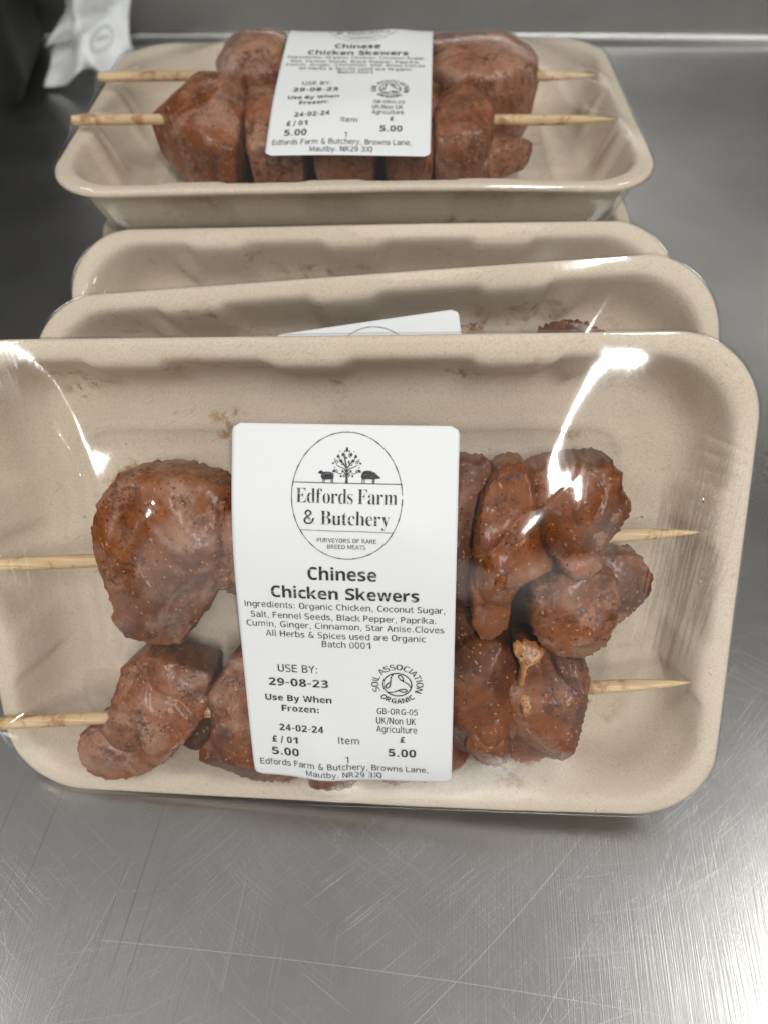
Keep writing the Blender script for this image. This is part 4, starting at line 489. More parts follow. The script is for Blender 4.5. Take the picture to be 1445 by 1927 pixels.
(1,58,400,[105,79,105,433,108,57,108,101,108,411,108,455,118,36,118,122,118,390,118,476,133,18,133,140,133,372,133,494,153,5,153,154,153,359,153,508,175,-4,175,162,175,350,175,516,200,-7,200,165,200,347,200,519,225,-4,225,162,225,350,225,516,248,5,248,154,248,359,248,508,267,18,267,140,267,372,267,494,283,36,283,122,283,390,283,476,292,57,292,101,292,411,292,455,295,79,295,433],[19,27,23,19,31,27,15,31,19,15,35,31,11,35,15,7,35,11,7,39,35,3,39,7,3,43,39,0,43,3,0,46,43,0,42,46,2,42,0,2,38,42,6,38,2,6,34,38,10,34,6,10,30,34,14,30,10,18,30,14,18,26,30,22,26,18,21,29,25,21,33,29,17,33,21,17,37,33,13,37,17,9,37,13,9,41,37,5,41,9,5,45,41,1,45,5,1,47,45,1,44,47,4,44,1,4,40,44,8,40,4,8,36,40,12,36,8,12,32,36,16,32,12,20,32,16,20,28,32,24,28,20]),
(1,65,774,[23,0,195,0,250,174,289,732,290,303,344,473,347,482,351,495,356,511,361,529,367,548,373,568,378,587,383,604,387,619,391,604,395,588,401,571,406,552,412,534,417,517,422,500,426,485,430,473,484,732,486,303,524,174,579,0,751,0],[0,14,3,14,24,3,14,28,24,0,13,14,15,28,14,16,28,15,0,12,13,17,28,16,0,11,12,18,28,17,0,10,11,19,28,18,0,9,10,20,28,19,0,8,9,21,28,20,0,7,8,22,28,21,0,6,7,23,28,22,0,5,6,0,4,5,25,28,23,0,2,4,2,25,4,2,26,25,26,28,25,0,1,2,27,28,26]),
(1,66,762,[61,0,61,729,244,128,244,318,244,440,244,602,330,729,340,602,350,440,357,318,363,128,384,0,388,600,398,442,410,315,413,131,427,594,435,450,436,724,450,306,451,140,455,584,461,461,475,6,476,569,478,155,478,293,478,478,488,499,488,549,492,524,496,274,497,175,507,199,507,252,511,227,523,711,546,382,546,387,553,25,574,376,586,397,591,688,600,367,616,56,618,414,625,356,640,654,645,439,647,342,663,98,664,470,665,325,669,606,675,505,679,544,680,303,692,150,692,278,699,247,701,211],[0,5,1,5,6,1,5,18,6,5,36,18,5,42,36,5,47,42,5,53,47,5,7,53,7,12,53,12,16,53,16,55,53,0,4,5,21,55,16,24,55,21,29,55,24,30,55,29,30,54,55,28,54,30,28,51,54,27,51,28,22,51,27,22,48,51,17,48,22,13,48,17,8,48,13,0,3,4,3,8,4,3,48,8,3,45,48,3,41,45,3,38,41,3,37,38,3,40,37,3,43,40,3,46,43,3,49,46,3,52,49,3,9,52,9,56,52,0,2,3,14,56,9,19,56,14,26,56,19,26,58,56,31,58,26,31,59,58,34,59,31,35,59,34,35,60,59,33,60,35,33,57,60,32,57,33,25,57,32,20,57,25,20,50,57,15,50,20,10,50,15,0,10,2,0,50,10,0,44,50,0,39,44,0,23,39,0,11,23]),
(1,67,734,[59,363,63,292,64,434,76,226,78,499,97,167,103,558,128,115,137,611,168,71,180,655,217,36,232,691,236,362,241,291,241,434,257,231,259,495,276,10,284,182,288,544,292,718,322,147,328,581,344,-5,361,734,374,126,378,603,423,-10,438,118,438,611,438,739,464,-9,468,609,472,120,479,738,498,604,503,-6,505,123,519,733,529,596,538,129,539,-1,559,586,559,725,571,136,574,6,589,575,599,715,607,146,609,16,620,563,638,703,645,28,645,157,675,688],[25,35,31,25,39,35,21,39,25,21,44,39,21,48,44,12,48,21,12,52,48,12,55,52,10,55,12,10,36,55,36,40,55,40,43,55,43,47,55,47,51,55,8,30,10,30,33,10,33,36,10,6,27,8,27,30,8,6,23,27,6,20,23,4,20,6,4,17,20,2,17,4,2,15,17,0,15,2,0,13,15,1,13,0,1,14,13,3,14,1,3,16,14,3,19,16,5,19,3,5,22,19,7,22,5,49,53,54,7,26,22,45,53,49,41,53,45,38,53,41,7,29,26,34,53,38,29,53,34,7,53,29,9,53,7,11,53,9,18,53,11,18,50,53,18,46,50,24,46,18,24,42,46,24,37,42,28,37,24,28,32,37]),
(1,70,683,[55,0,55,729,264,0,264,288,264,415,264,602,603,288,603,415,628,602,628,729],[0,5,1,5,9,1,5,8,9,0,4,5,0,3,4,3,7,4,3,6,7,0,2,3]),
(1,71,821,[66,366,71,438,77,253,88,504,111,160,117,564,156,615,167,86,206,658,244,32,249,362,252,317,253,411,259,274,263,454,266,693,272,236,280,494,289,202,304,528,313,173,334,557,336,719,341,0,342,150,369,580,378,132,409,597,415,734,420,122,422,281,422,409,454,607,456,-10,468,118,492,119,503,611,505,739,513,120,515,-9,532,121,539,609,549,738,550,124,566,126,569,-5,574,606,581,129,581,281,593,734,607,599,618,1,636,727,639,591,665,9,668,582,678,718,695,571,711,20,718,707,754,694,755,32,755,409],[28,42,37,28,49,42,22,49,28,22,52,49,22,56,52,15,56,22,15,59,56,15,60,59,15,53,60,53,55,60,55,57,60,8,46,15,46,50,15,50,53,15,6,36,8,36,41,8,41,46,8,5,32,6,32,36,6,5,27,32,5,25,27,5,21,25,3,21,5,3,19,21,3,17,19,1,17,3,1,14,17,1,12,14,0,12,1,0,10,12,30,62,31,30,48,62,48,61,62,2,10,0,2,11,10,2,13,11,47,61,48,2,16,13,4,16,2,4,18,16,4,20,18,4,24,20,7,24,4,7,26,24,7,29,26,44,61,47,43,61,44,40,61,43,7,34,29,38,61,40,35,61,38,34,61,35,7,61,34,9,61,7,23,61,9,23,58,61,23,54,58,23,51,54,23,45,51,33,45,23,33,39,45]),
(1,73,372,[96,0,96,729,276,0,276,729],[0,3,1,0,2,3]),
(1,78,837,[67,0,67,729,207,551,210,517,211,551,212,482,214,447,216,412,217,0,217,343,217,378,279,729,557,0,619,351,619,384,619,729,620,317,621,284,623,183,623,250,625,217,627,183,770,0,770,729],[0,2,1,2,11,1,2,4,11,4,18,11,14,23,15,14,22,23,0,3,2,12,18,4,0,5,3,0,6,5,0,7,6,0,10,7,13,22,14,0,9,10,16,22,13,0,8,9,17,22,16,19,22,17,20,22,19,21,22,20,12,21,18,12,22,21]),
(1,79,850,[68,367,72,294,72,439,85,228,85,504,106,168,106,564,136,116,136,615,176,72,176,659,224,37,224,694,235,366,240,295,240,437,255,235,255,497,280,185,280,546,282,11,282,720,316,149,316,583,349,-5,349,735,365,127,365,604,425,-10,425,119,426,612,426,740,486,127,487,604,502,-5,502,735,535,149,535,583,569,11,569,720,571,185,571,546,595,235,595,497,610,295,610,437,615,366,627,37,627,694,675,72,675,659,714,116,714,615,744,168,744,563,765,227,765,504,778,293,778,438,782,366],[25,35,31,21,35,25,21,39,35,12,39,21,12,48,39,10,48,12,10,50,48,8,50,10,8,52,50,6,27,8,27,30,8,30,52,8,30,33,52,33,54,52,6,23,27,37,54,33,6,19,23,41,54,37,4,19,6,41,56,54,4,17,19,43,56,41,2,17,4,43,58,56,2,15,17,45,58,43,0,15,2,45,59,58,0,13,15,46,59,45,1,13,0,1,14,13,44,59,46,44,57,59,1,16,14,42,57,44,3,16,1,42,55,57,3,18,16,40,55,42,5,18,3,40,53,55,5,22,18,36,53,40,7,22,5,36,51,53,7,26,22,32,51,36,7,29,26,29,51,32,7,51,29,9,51,7,9,49,51,11,49,9,11,47,49,20,47,11,20,38,47,24,38,20,24,34,38,28,34,24]),
(1,82,770,[62,0,62,729,233,0,233,280,233,405,233,602,285,602,289,405,298,729,325,280,336,600,340,408,377,593,381,417,398,723,408,580,411,431,430,562,431,451,443,476,443,538,447,506,470,318,480,705,496,330,518,0,521,344,542,675,544,360,566,379,585,400,586,633,600,423,612,449,612,578,619,479,621,511,708,0],[0,5,1,5,8,1,5,14,8,5,23,14,5,27,23,5,31,27,5,6,31,6,10,31,10,34,31,0,4,5,12,34,10,15,34,12,17,34,15,17,36,34,20,36,17,21,36,20,21,35,36,19,35,21,19,33,35,18,33,19,16,33,18,16,32,33,13,32,16,13,30,32,11,30,13,7,30,11,0,7,4,0,3,7,3,30,7,3,29,30,3,28,29,3,26,28,3,24,26,3,22,24,3,9,22,9,37,22,0,2,3,25,37,9]),
(1,83,720,[58,34,58,178,68,532,70,500,77,592,78,472,90,446,102,163,106,423,106,643,125,403,138,9,147,385,148,149,153,685,170,369,194,355,195,136,216,715,219,343,226,-5,242,126,243,332,261,537,264,557,265,513,267,323,274,575,280,493,289,120,289,314,290,590,292,733,305,476,313,601,320,-10,336,117,338,296,339,460,342,608,376,611,380,120,380,279,383,441,383,739,412,609,414,127,418,261,421,-4,431,738,436,421,439,139,446,606,447,243,456,155,464,221,467,174,470,195,477,733,480,599,481,403,506,15,516,591,521,726,522,385,554,580,558,366,566,716,573,47,589,346,595,568,611,703,614,323,623,90,635,298,650,270,653,142,658,688,659,238,662,202],[32,49,44,32,58,49,32,63,58,18,63,32,18,67,63,18,71,67,14,71,18,14,77,71,14,62,77,62,65,77,65,70,77,9,52,14,52,59,14,59,62,14,4,40,9,40,45,9,45,52,9,4,39,40,4,34,39,4,31,34,2,31,4,2,27,31,2,24,27,2,23,24,2,25,23,3,25,2,3,28,25,5,28,3,5,33,28,5,38,33,6,38,5,6,43,38,8,43,6,8,50,43,10,50,8,10,60,50,10,64,60,12,64,10,12,66,64,15,66,12,16,66,15,16,69,66,19,69,16,19,72,69,22,72,19,26,72,22,26,74,72,30,74,26,37,74,30,37,75,74,42,75,37,47,75,42,47,78,75,53,78,47,55,78,53,55,79,78,57,79,55,57,76,79,56,76,57,0,7,1,54,76,56,0,13,7,51,76,54,0,17,13,51,73,76,46,73,51,0,21,17,41,73,46,0,29,21,36,73,41,0,36,29,0,73,36,0,68,73,0,61,68,11,61,0,11,48,61,20,48,11,20,35,48]),
(1,85,812,[65,259,65,729,75,184,103,118,151,64,217,23,241,283,241,729,245,229,259,187,283,156,301,-2,315,136,357,124,403,-10,407,119,459,124,476,-6,501,137,532,159,540,5,554,191,567,232,571,284,571,729,595,25,642,51,680,83,709,121,730,163,743,209,747,257,747,729],[0,7,1,0,6,7,23,32,24,23,31,32,22,31,23,0,8,6,2,8,0,22,30,31,21,30,22,2,9,8,21,29,30,19,29,21,2,10,9,3,10,2,19,28,29,18,28,19,3,12,10,16,28,18,3,13,12,15,28,16,3,15,13,15,27,28,3,27,15,4,27,3,4,26,27,5,26,4,5,25,26,5,20,25,11,20,5,11,17,20,14,17,11]),
(1,87,1103,[33,729,193,729,228,0,290,331,295,314,299,294,304,272,309,248,314,224,318,200,322,178,325,157,328,140,330,158,334,178,338,201,342,224,347,247,352,269,356,290,360,307,363,321,413,0,475,729,516,382,518,391,521,403,524,417,528,433,531,449,535,466,538,483,542,500,545,516,548,531,550,543,551,553,553,543,555,531,557,516,560,500,564,483,568,466,571,448,575,432,578,417,581,403,584,392,586,383,628,729,690,0,740,321,743,307,748,290,752,270,757,247,761,224,765,200,769,178,773,157,775,140,778,158,781,178,785,201,789,224,794,248,799,272,804,294,809,314,813,331,875,0,910,729,1070,729],[2,1,0,2,3,1,21,49,23,21,36,49,36,51,49,69,72,71,69,70,72,21,35,36,37,51,36,21,34,35,38,51,37,21,33,34,39,51,38,21,32,33,40,51,39,21,31,32,41,51,40,21,30,31,42,51,41,21,29,30,43,51,42,21,28,29,44,51,43,21,27,28,45,51,44,21,26,27,46,51,45,21,25,26,47,51,46,48,51,47,21,24,25,50,51,48,21,22,24,2,4,3,68,70,69,20,22,21,50,52,51,2,5,4,67,70,68,50,53,52,19,22,20,2,6,5,66,70,67,50,54,53,18,22,19,2,7,6,65,70,66,50,55,54,17,22,18,64,70,65,2,8,7,50,56,55,16,22,17,63,70,64,2,9,8,15,22,16,50,57,56,14,22,15,62,70,63,2,10,9,50,58,57,13,22,14,61,70,62,2,11,10,50,59,58,12,22,13,60,70,61,2,12,11,50,60,59,2,22,12,50,70,60]),
(1,99,593,[47,276,52,340,56,186,65,395,81,113,86,442,115,481,123,59,151,513,180,20,194,537,220,277,224,226,235,370,236,185,242,554,252,-3,255,153,279,426,281,131,295,564,314,118,337,-10,352,113,352,445,352,568,375,444,378,-9,386,115,393,566,398,441,414,-6,418,119,421,436,430,563,445,-1,445,429,447,126,463,556,470,421,473,7,474,136,493,549,496,412,500,18,500,147,521,540,526,32,526,161,546,530],[20,29,25,20,34,29,15,34,20,15,38,34,15,42,38,10,42,15,10,46,42,10,49,46,8,49,10,8,36,49,36,39,49,39,43,49,6,30,8,30,33,8,33,36,8,5,24,6,24,26,6,26,30,6,5,18,24,3,18,5,3,13,18,1,13,3,1,11,13,0,11,1,0,12,11,2,12,0,2,14,12,4,14,2,4,17,14,45,47,48,4,19,17,41,47,45,37,47,41,4,21,19,32,47,37,28,47,32,4,23,21,23,47,28,7,23,4,7,47,23,9,47,7,9,44,47,16,44,9,16,40,44,16,35,40,16,31,35,22,31,16,22,27,31]),
(1,101,678,[54,275,58,336,59,214,71,391,72,161,91,438,95,115,119,477,126,77,153,510,163,45,194,535,207,21,225,241,229,342,231,201,235,379,240,553,245,167,248,408,257,4,267,431,268,140,290,447,291,564,298,119,312,-7,317,456,335,107,346,568,347,459,371,-10,379,103,384,456,413,445,416,-9,418,104,426,560,436,426,452,402,454,108,457,-6,461,374,465,342,488,114,493,-1,493,538,521,122,526,7,549,502,554,133,558,17,589,30,589,147,591,452,615,389,624,241,624,314],[24,37,29,17,37,24,17,46,37,11,46,17,11,49,46,9,49,11,7,49,9,7,54,49,5,30,7,30,54,7,5,27,30,33,54,30,5,23,27,34,54,33,34,55,54,5,21,23,38,55,34,3,21,5,3,19,21,39,55,38,3,16,19,42,55,39,1,16,3,42,57,55,1,14,16,43,57,42,1,43,14,1,57,43,0,57,1,0,56,57,2,13,0,13,56,0,2,15,13,4,15,2,4,18,15,4,22,18,6,22,4,50,52,53,6,25,22,47,52,50,44,52,47,6,28,25,8,28,6,40,52,44,36,52,40,8,32,28,32,52,36,8,52,32,10,52,8,12,52,10,12,51,52,20,51,12,20,48,51,20,45,48,26,45,20,26,41,45,26,35,41,31,35,26]),
(1,104,712,[57,0,57,776,225,486,227,499,229,516,231,539,232,565,233,591,234,0,234,262,234,618,234,776,235,486,237,317,247,362,258,512,264,399,284,533,290,425,314,548,326,441,348,559,374,446,384,566,422,568,432,433,467,393,478,0,478,326,488,562,545,546,592,519,627,480,648,428,655,0,655,363],[0,11,1,0,10,11,0,7,10,0,6,7,23,29,24,21,29,23,0,5,6,21,30,29,19,30,21,17,30,19,17,31,30,0,4,5,15,31,17,15,32,31,0,3,4,12,32,15,0,2,3,0,12,2,0,16,12,16,18,12,18,20,12,20,32,12,20,22,32,22,33,32,25,33,22,26,33,25,26,35,33,0,14,16,28,35,26,28,34,35,0,13,14,27,34,28,0,9,13,0,8,9]),
(1,105,343,[82,701,84,676,84,727,88,0,88,557,93,657,93,747,108,643,108,760,126,634,126,769,148,629,148,774,172,627,172,776,195,629,195,774,216,634,216,769,235,643,235,760,250,657,250,747,254,0,254,557,259,676,259,727,262,701],[12,16,14,10,16,12,10,18,16,8,18,10,8,20,18,6,20,8,6,22,20,6,26,22,2,26,6,0,26,2,0,27,26,1,27,0,1,25,27,5,25,1,5,21,25,7,21,5,7,19,21,9,19,7,9,17,19,11,17,9,11,15,17,13,15,11,3,24,4,3,23,24]),
(1,107,665,[20,0,20,776,183,303,185,303,185,324,187,345,189,366,191,387,191,408,192,0,192,174,192,429,192,776,197,318,208,332,221,347,233,361,246,375,260,388,266,226,380,315,436,557,447,0,630,557,645,0],[0,12,1,0,11,12,18,23,21,18,20,23,0,8,11,0,7,8,17,20,18,0,6,7,16,20,17,0,5,6,15,20,16,14,20,15,0,4,5,13,20,14,0,2,4,3,20,13,3,24,20,0,3,2,0,10,3,10,19,3,19,24,3,22,24,19,0,9,10]),
(1,110,712,[57,0,57,557,192,557,216,486,225,486,234,0,234,262,237,317,247,362,249,512,263,399,277,533,289,425,310,548,326,441,347,559,374,446,385,566,407,443,425,568,433,433,453,416,467,393,475,363,478,0,478,326,490,562,546,546,592,519,627,480,648,428,655,0,655,363],[17,26,19,15,26,17,15,27,26,13,27,15,0,2,1,0,3,2,11,27,13,11,28,27,9,28,11,9,29,28,4,29,9,0,4,3,0,10,4,10,12,4,12,14,4,14,29,4,14,16,29,16,30,29,18,30,16,20,30,18,21,30,20,21,32,30,22,32,21,0,8,10,23,32,22,23,31,32,25,31,23,0,7,8,24,31,25,0,6,7,0,5,6]),
(1,111,687,[55,280,59,221,64,365,71,168,89,436,92,122,120,82,132,493,154,49,190,535,194,23,221,280,224,229,224,330,234,187,234,372,239,5,250,155,250,404,261,559,273,131,273,427,289,-6,304,117,304,441,342,-10,343,445,344,112,345,568,383,117,383,441,399,564,414,131,414,427,425,-2,437,155,437,404,448,553,453,187,453,372,463,229,463,330,466,280,493,534,496,23,533,508,554,65,567,476,595,436,597,123,616,391,623,194,628,338,632,280],[19,31,28,19,37,31,9,37,19,9,43,37,7,43,9,7,45,43,7,47,45,4,47,7,4,26,47,26,48,47,4,24,26,30,48,26,4,21,24,33,48,30,33,50,48,2,21,4,2,18,21,36,50,33,2,15,18,39,50,36,39,52,50,41,52,39,2,13,15,0,13,2,41,53,52,0,11,13,42,53,41,1,11,0,1,12,11,40,53,42,40,51,53,38,51,40,1,14,12,3,14,1,38,49,51,35,49,38,3,17,14,5,17,3,5,20,17,32,49,35,5,23,20,29,49,32,29,46,49,6,23,5,6,27,23,27,46,29,6,46,27,8,46,6,8,44,46,10,44,8,16,44,10,16,34,44,22,34,16,22,25,34]),
(1,114,493,[39,0,39,557,171,557,197,464,205,464,213,0,213,284,216,317,224,345,226,491,238,368,252,515,257,386,279,401,282,537,304,412,316,554,332,420,354,564,360,424,389,426,395,568,398,426,404,568,407,425,414,567,417,424,426,423,426,567,434,422,436,566,441,421,446,565,454,564],[18,23,21,18,25,23,18,28,25,18,30,28,18,32,30,18,33,32,16,33,18,16,31,33,0,2,1,0,3,2,14,31,16,11,31,14,9,31,11,4,29,9,29,31,9,0,4,3,0,8,4,8,10,4,10,12,4,12,13,4,13,15,4,15,17,4,17,19,4,19,20,4,20,22,4,22,24,4,24,26,4,26,27,4,27,29,4,0,7,8,0,6,7,0,5,6]),
(1,115,595,[48,412,49,22,49,148,50,383,56,357,56,460,67,334,79,499,82,12,82,315,85,135,102,297,115,4,119,529,123,124,126,281,148,-3,155,267,163,114,172,550,183,-7,189,252,203,107,222,-9,226,419,227,237,227,410,231,402,235,439,235,563,237,395,239,103,246,387,259,380,262,451,266,-10,266,223,272,101,276,372,298,211,299,363,304,103,306,455,308,568,322,200,328,352,329,107,336,454,339,191,348,114,349,567,352,-5,352,182,360,124,361,175,364,339,365,450,366,167,367,136,369,158,370,149,388,563,394,444,400,326,422,10,424,435,425,557,433,312,454,425,462,299,463,549,477,35,486,415,487,284,501,538,508,266,516,70,525,247,537,224,540,113,540,524,545,197,547,165],[29,50,43,29,61,50,19,61,29,19,66,61,19,70,66,13,70,19,13,74,70,13,80,74,7,80,13,7,56,80,56,62,80,62,65,80,65,68,80,68,72,80,5,42,7,42,47,7,47,56,7,0,34,5,34,42,5,0,28,34,0,24,28,0,26,24,3,26,0,3,27,26,3,30,27,3,32,30,3,33,32,4,33,3,4,38,33,4,40,38,4,45,40,6,45,4,6,55,45,6,63,55,9,63,6,9,67,63,11,67,9,11,69,67,11,73,69,15,73,11,15,75,73,17,75,15,21,75,17,21,77,75,25,77,21,25,78,77,36,78,25,36,81,78,39,81,36,44,81,39,48,81,44,48,82,81,52,82,48,54,82,52,57,82,54,59,82,57,59,79,82,60,79,59,58,79,60,1,10,2,53,79,58,1,14,10,49,79,53,1,18,14,1,22,18,46,79,49,46,76,79,41,76,46,1,31,22,37,76,41,1,37,31,1,76,37,1,71,76,1,64,71,8,64,1,12,64,8,12,51,64,16,51,12,20,51,16,20,35,51,23,35,20]),
(1,119,924,[28,557,181,557,189,0,247,310,252,292,256,272,260,249,264,226,267,203,271,180,274,160,276,142,278,128,282,128,283,138,285,151,286,166,289,182,291,199,294,215,297,232,300,247,303,262,305,274,307,284,308,290,355,0,378,557,401,193,404,207,408,225,413,246,419,270,425,294,431,320,437,346,443,370,448,393,453,413,456,429,459,441,463,441,466,429,470,413,474,393,480,370,486,346,492,320,498,294,504,270,509,247,514,226,518,208,521,195,548,557,565,0,615,290,618,279,621,263,625,244,628,223,632,201,635,180,638,159,639,142,640,128,644,128,646,141,648,158,651,178,655,201,659,224,663,248,668,271,672,292,677,310,733,0,745,557,896,557],[2,1,0,2,3,1,25,54,27,25,40,54,40,41,54,41,56,54,75,78,77,75,76,78,25,39,40,42,56,41,25,38,39,43,56,42,25,37,38,44,56,43,25,36,37,45,56,44,25,35,36,46,56,45,25,34,35,47,56,46,25,33,34,48,56,47,2,4,3,74,76,75,49,56,48,25,32,33,2,5,4,73,76,74,24,32,25,49,57,56,23,32,24,49,58,57,22,32,23,2,6,5,72,76,73,50,58,49,22,31,32,50,59,58,21,31,22,2,7,6,71,76,72,20,31,21,51,59,50,20,30,31,51,60,59,19,30,20,52,60,51,2,8,7,19,29,30,70,76,71,52,61,60,18,29,19,53,61,52,18,28,29,2,9,8,53,62,61,69,76,70,17,28,18,55,62,53,17,26,28,16,26,17,2,10,9,55,63,62,68,76,69,15,26,16,2,11,10,55,64,63,67,76,68,14,26,15,2,12,11,55,65,64,66,76,67,13,26,14,2,13,12,2,26,13,55,66,65,55,76,66]),
(1,121,652,[20,557,56,-237,56,-116,65,-118,67,-239,74,-119,78,-241,85,-120,91,-242,96,-122,105,-244,108,-122,120,-123,121,-245,138,-245,151,-119,178,-110,192,-240,195,557,200,-93,218,-73,233,-49,241,-226,244,-23,253,4,286,-202,306,244,311,229,316,213,319,198,322,181,324,164,325,-168,325,147,329,147,331,164,334,181,338,198,342,213,346,229,351,244,358,-125,384,-71,460,557,632,557],[24,18,0,24,26,18,40,44,43,40,42,44,24,27,26,39,42,40,24,28,27,38,42,39,24,29,28,37,42,38,24,30,29,36,42,37,24,31,30,35,42,36,24,33,31,34,42,35,24,34,33,24,42,34,23,42,24,21,42,23,20,42,21,20,41,42,19,41,20,16,41,19,15,41,16,1,3,2,1,5,3,1,7,5,12,41,15,1,9,7,1,11,9,1,12,11,1,41,12,1,32,41,1,25,32,1,22,25,1,17,22,4,17,1,6,17,4,6,14,17,8,14,6,10,14,8,13,14,10]),
(1,122,582,[47,0,47,90,64,441,64,557,246,116,334,441,525,458,525,557,535,0,535,116],[2,7,3,2,6,7,2,5,6,5,4,6,1,4,5,1,9,4,1,8,9,0,8,1]),
(1,163,696,[56,0,56,132,75,287,75,407,182,132,182,287,182,407,182,488,188,562,210,625,248,677,302,714,354,132,354,287,354,407,354,476,357,526,367,563,370,735,382,588,401,604,426,613,449,742,461,617,476,741,480,616,500,613,502,739,519,609,528,735,539,602,552,287,552,407,555,730,558,593,582,723,630,554,630,708,640,0,640,132],[18,24,22,18,27,24,18,29,27,11,29,18,11,33,29,11,35,33,11,37,35,10,37,11,10,28,37,28,30,37,30,34,37,34,36,37,9,23,10,23,25,10,25,26,10,26,28,10,8,21,9,21,23,9,8,20,21,8,19,20,8,17,19,8,16,17,7,16,8,7,15,16,6,15,7,6,14,15,2,6,3,2,14,6,2,32,14,2,31,32,5,31,2,4,13,5,13,31,5,4,12,13,0,4,1,0,12,4,0,39,12,0,38,39]),
(2,66,650,[25,715,25,716,26,13,26,16,35,714,48,19,56,711,73,705,75,28,88,695,95,43,100,682,108,65,108,665,113,644,115,95,116,620,117,131,117,591,258,104,258,383,258,390,258,626,259,651,260,80,263,671,265,60,269,688,275,44,281,390,282,700,290,33,295,383,301,706,309,27,324,708,330,716,333,26,333,394,349,379,357,13,362,704,375,406,376,30,393,395,394,365,394,691,406,426,412,45,417,668,427,458,428,342,432,637,438,19,438,71,439,500,440,599,443,553,451,307,455,106,464,262,465,151,468,205,478,698,504,37,521,440,541,346,557,66,563,646,573,491,590,561,595,105,604,289,618,153,625,210],[0,36,1,0,35,36,35,63,36,4,35,0,6,35,4,7,35,6,7,33,35,41,63,35,7,30,33,9,30,7,46,63,41,9,27,30,46,68,63,11,27,9,49,68,46,11,25,27,13,25,11,13,23,25,52,68,49,14,23,13,14,22,23,52,70,68,16,22,14,56,70,52,16,21,22,18,21,16,57,70,56,17,21,18,57,69,70,55,69,57,50,69,55,50,65,69,47,65,50,47,44,65,42,44,47,38,44,42,38,66,44,29,39,38,39,66,38,17,20,21,20,29,21,20,32,29,32,39,29,17,19,20,45,66,39,51,66,45,51,72,66,58,72,51,60,72,58,60,74,72,62,74,60,62,73,74,61,73,62,61,71,73,59,71,61,15,19,17,54,71,59,54,67,71,15,24,19,12,24,15,12,26,24,48,67,54,48,64,67,10,26,12,10,28,26,43,64,48,10,31,28,8,31,10,43,53,64,8,34,31,37,53,43,5,34,8,5,37,34,5,53,37,5,40,53,3,40,5,2,40,3]),
(2,69,667,[25,13,25,15,28,714,28,716,47,16,48,713,75,24,75,705,96,690,97,38,110,60,110,667,118,89,118,633,120,124,120,591,261,107,261,369,261,380,261,622,262,641,263,82,264,658,267,672,269,61,274,684,279,369,280,45,285,693,291,380,297,698,298,37,312,701,313,367,320,32,329,702,336,385,343,362,348,31,350,702,369,353,373,398,392,340,397,33,402,422,411,320,421,698,424,455,426,296,437,267,440,498,442,39,445,231,448,202,448,540,450,202,450,540,480,684,481,49,516,64,526,661,548,85,561,626,575,111,585,576,596,525,597,525,597,716,600,142,605,13,621,180,637,216,642,216],[2,67,3,2,39,67,39,46,67,46,57,67,57,60,67,60,62,67,62,64,67,64,66,67,5,39,2,7,39,5,8,35,7,35,39,7,8,32,35,8,30,32,8,28,30,8,25,28,11,25,8,11,23,25,11,22,23,13,22,11,13,20,22,13,19,20,15,19,13,15,18,19,14,18,15,65,66,64,50,56,54,50,55,56,47,55,50,44,52,47,52,55,47,41,48,44,48,49,44,49,52,44,36,42,41,42,45,41,45,48,41,29,40,36,40,42,36,14,17,18,17,29,18,17,26,29,26,33,29,33,37,29,37,40,29,14,16,17,53,55,52,70,72,71,70,69,72,68,69,70,63,69,68,12,16,14,61,69,63,12,21,16,10,21,12,59,69,61,10,24,21,58,69,59,10,27,24,9,27,10,51,69,58,9,31,27,43,69,51,6,31,9,6,34,31,38,69,43,6,38,34,6,69,38,4,69,6,1,69,4,0,69,1]),
(2,70,613,[25,713,25,716,27,13,27,17,47,710,50,20,74,701,77,30,95,687,97,45,109,666,110,67,116,637,117,97,119,134,119,600,260,129,260,371,260,383,260,638,261,104,261,654,263,669,265,82,268,681,270,63,275,691,280,47,284,371,286,383,286,697,294,34,298,701,311,25,312,702,328,703,330,367,330,387,333,20,347,703,358,16,368,353,368,400,376,13,376,15,397,424,397,701,398,330,419,457,420,296,434,500,435,249,440,696,442,542,443,202,447,202,447,542,476,685,507,670,533,650,553,624,568,593,580,557,587,525,589,525,589,716],[0,65,1,0,39,65,39,46,65,46,52,65,52,57,65,57,58,65,58,59,65,59,60,65,60,61,65,61,62,65,62,64,65,4,39,0,6,39,4,6,35,39,6,34,35,6,32,34,8,32,6,8,30,32,8,26,30,8,24,26,10,24,8,10,22,24,10,21,22,12,21,10,12,19,21,12,18,19,15,18,12,14,18,15,63,64,62,50,56,53,50,55,56,48,55,50,45,55,48,42,49,45,49,51,45,51,55,45,37,47,42,47,49,42,29,41,37,41,47,37,14,17,18,17,29,18,17,28,29,28,36,29,36,41,29,14,16,17,54,55,51,13,16,14,13,20,16,13,23,20,11,23,13,11,25,23,9,25,11,9,27,25,9,31,27,7,31,9,7,33,31,5,33,7,5,38,33,3,38,5,3,40,38,2,40,3,2,44,40,2,43,44]),
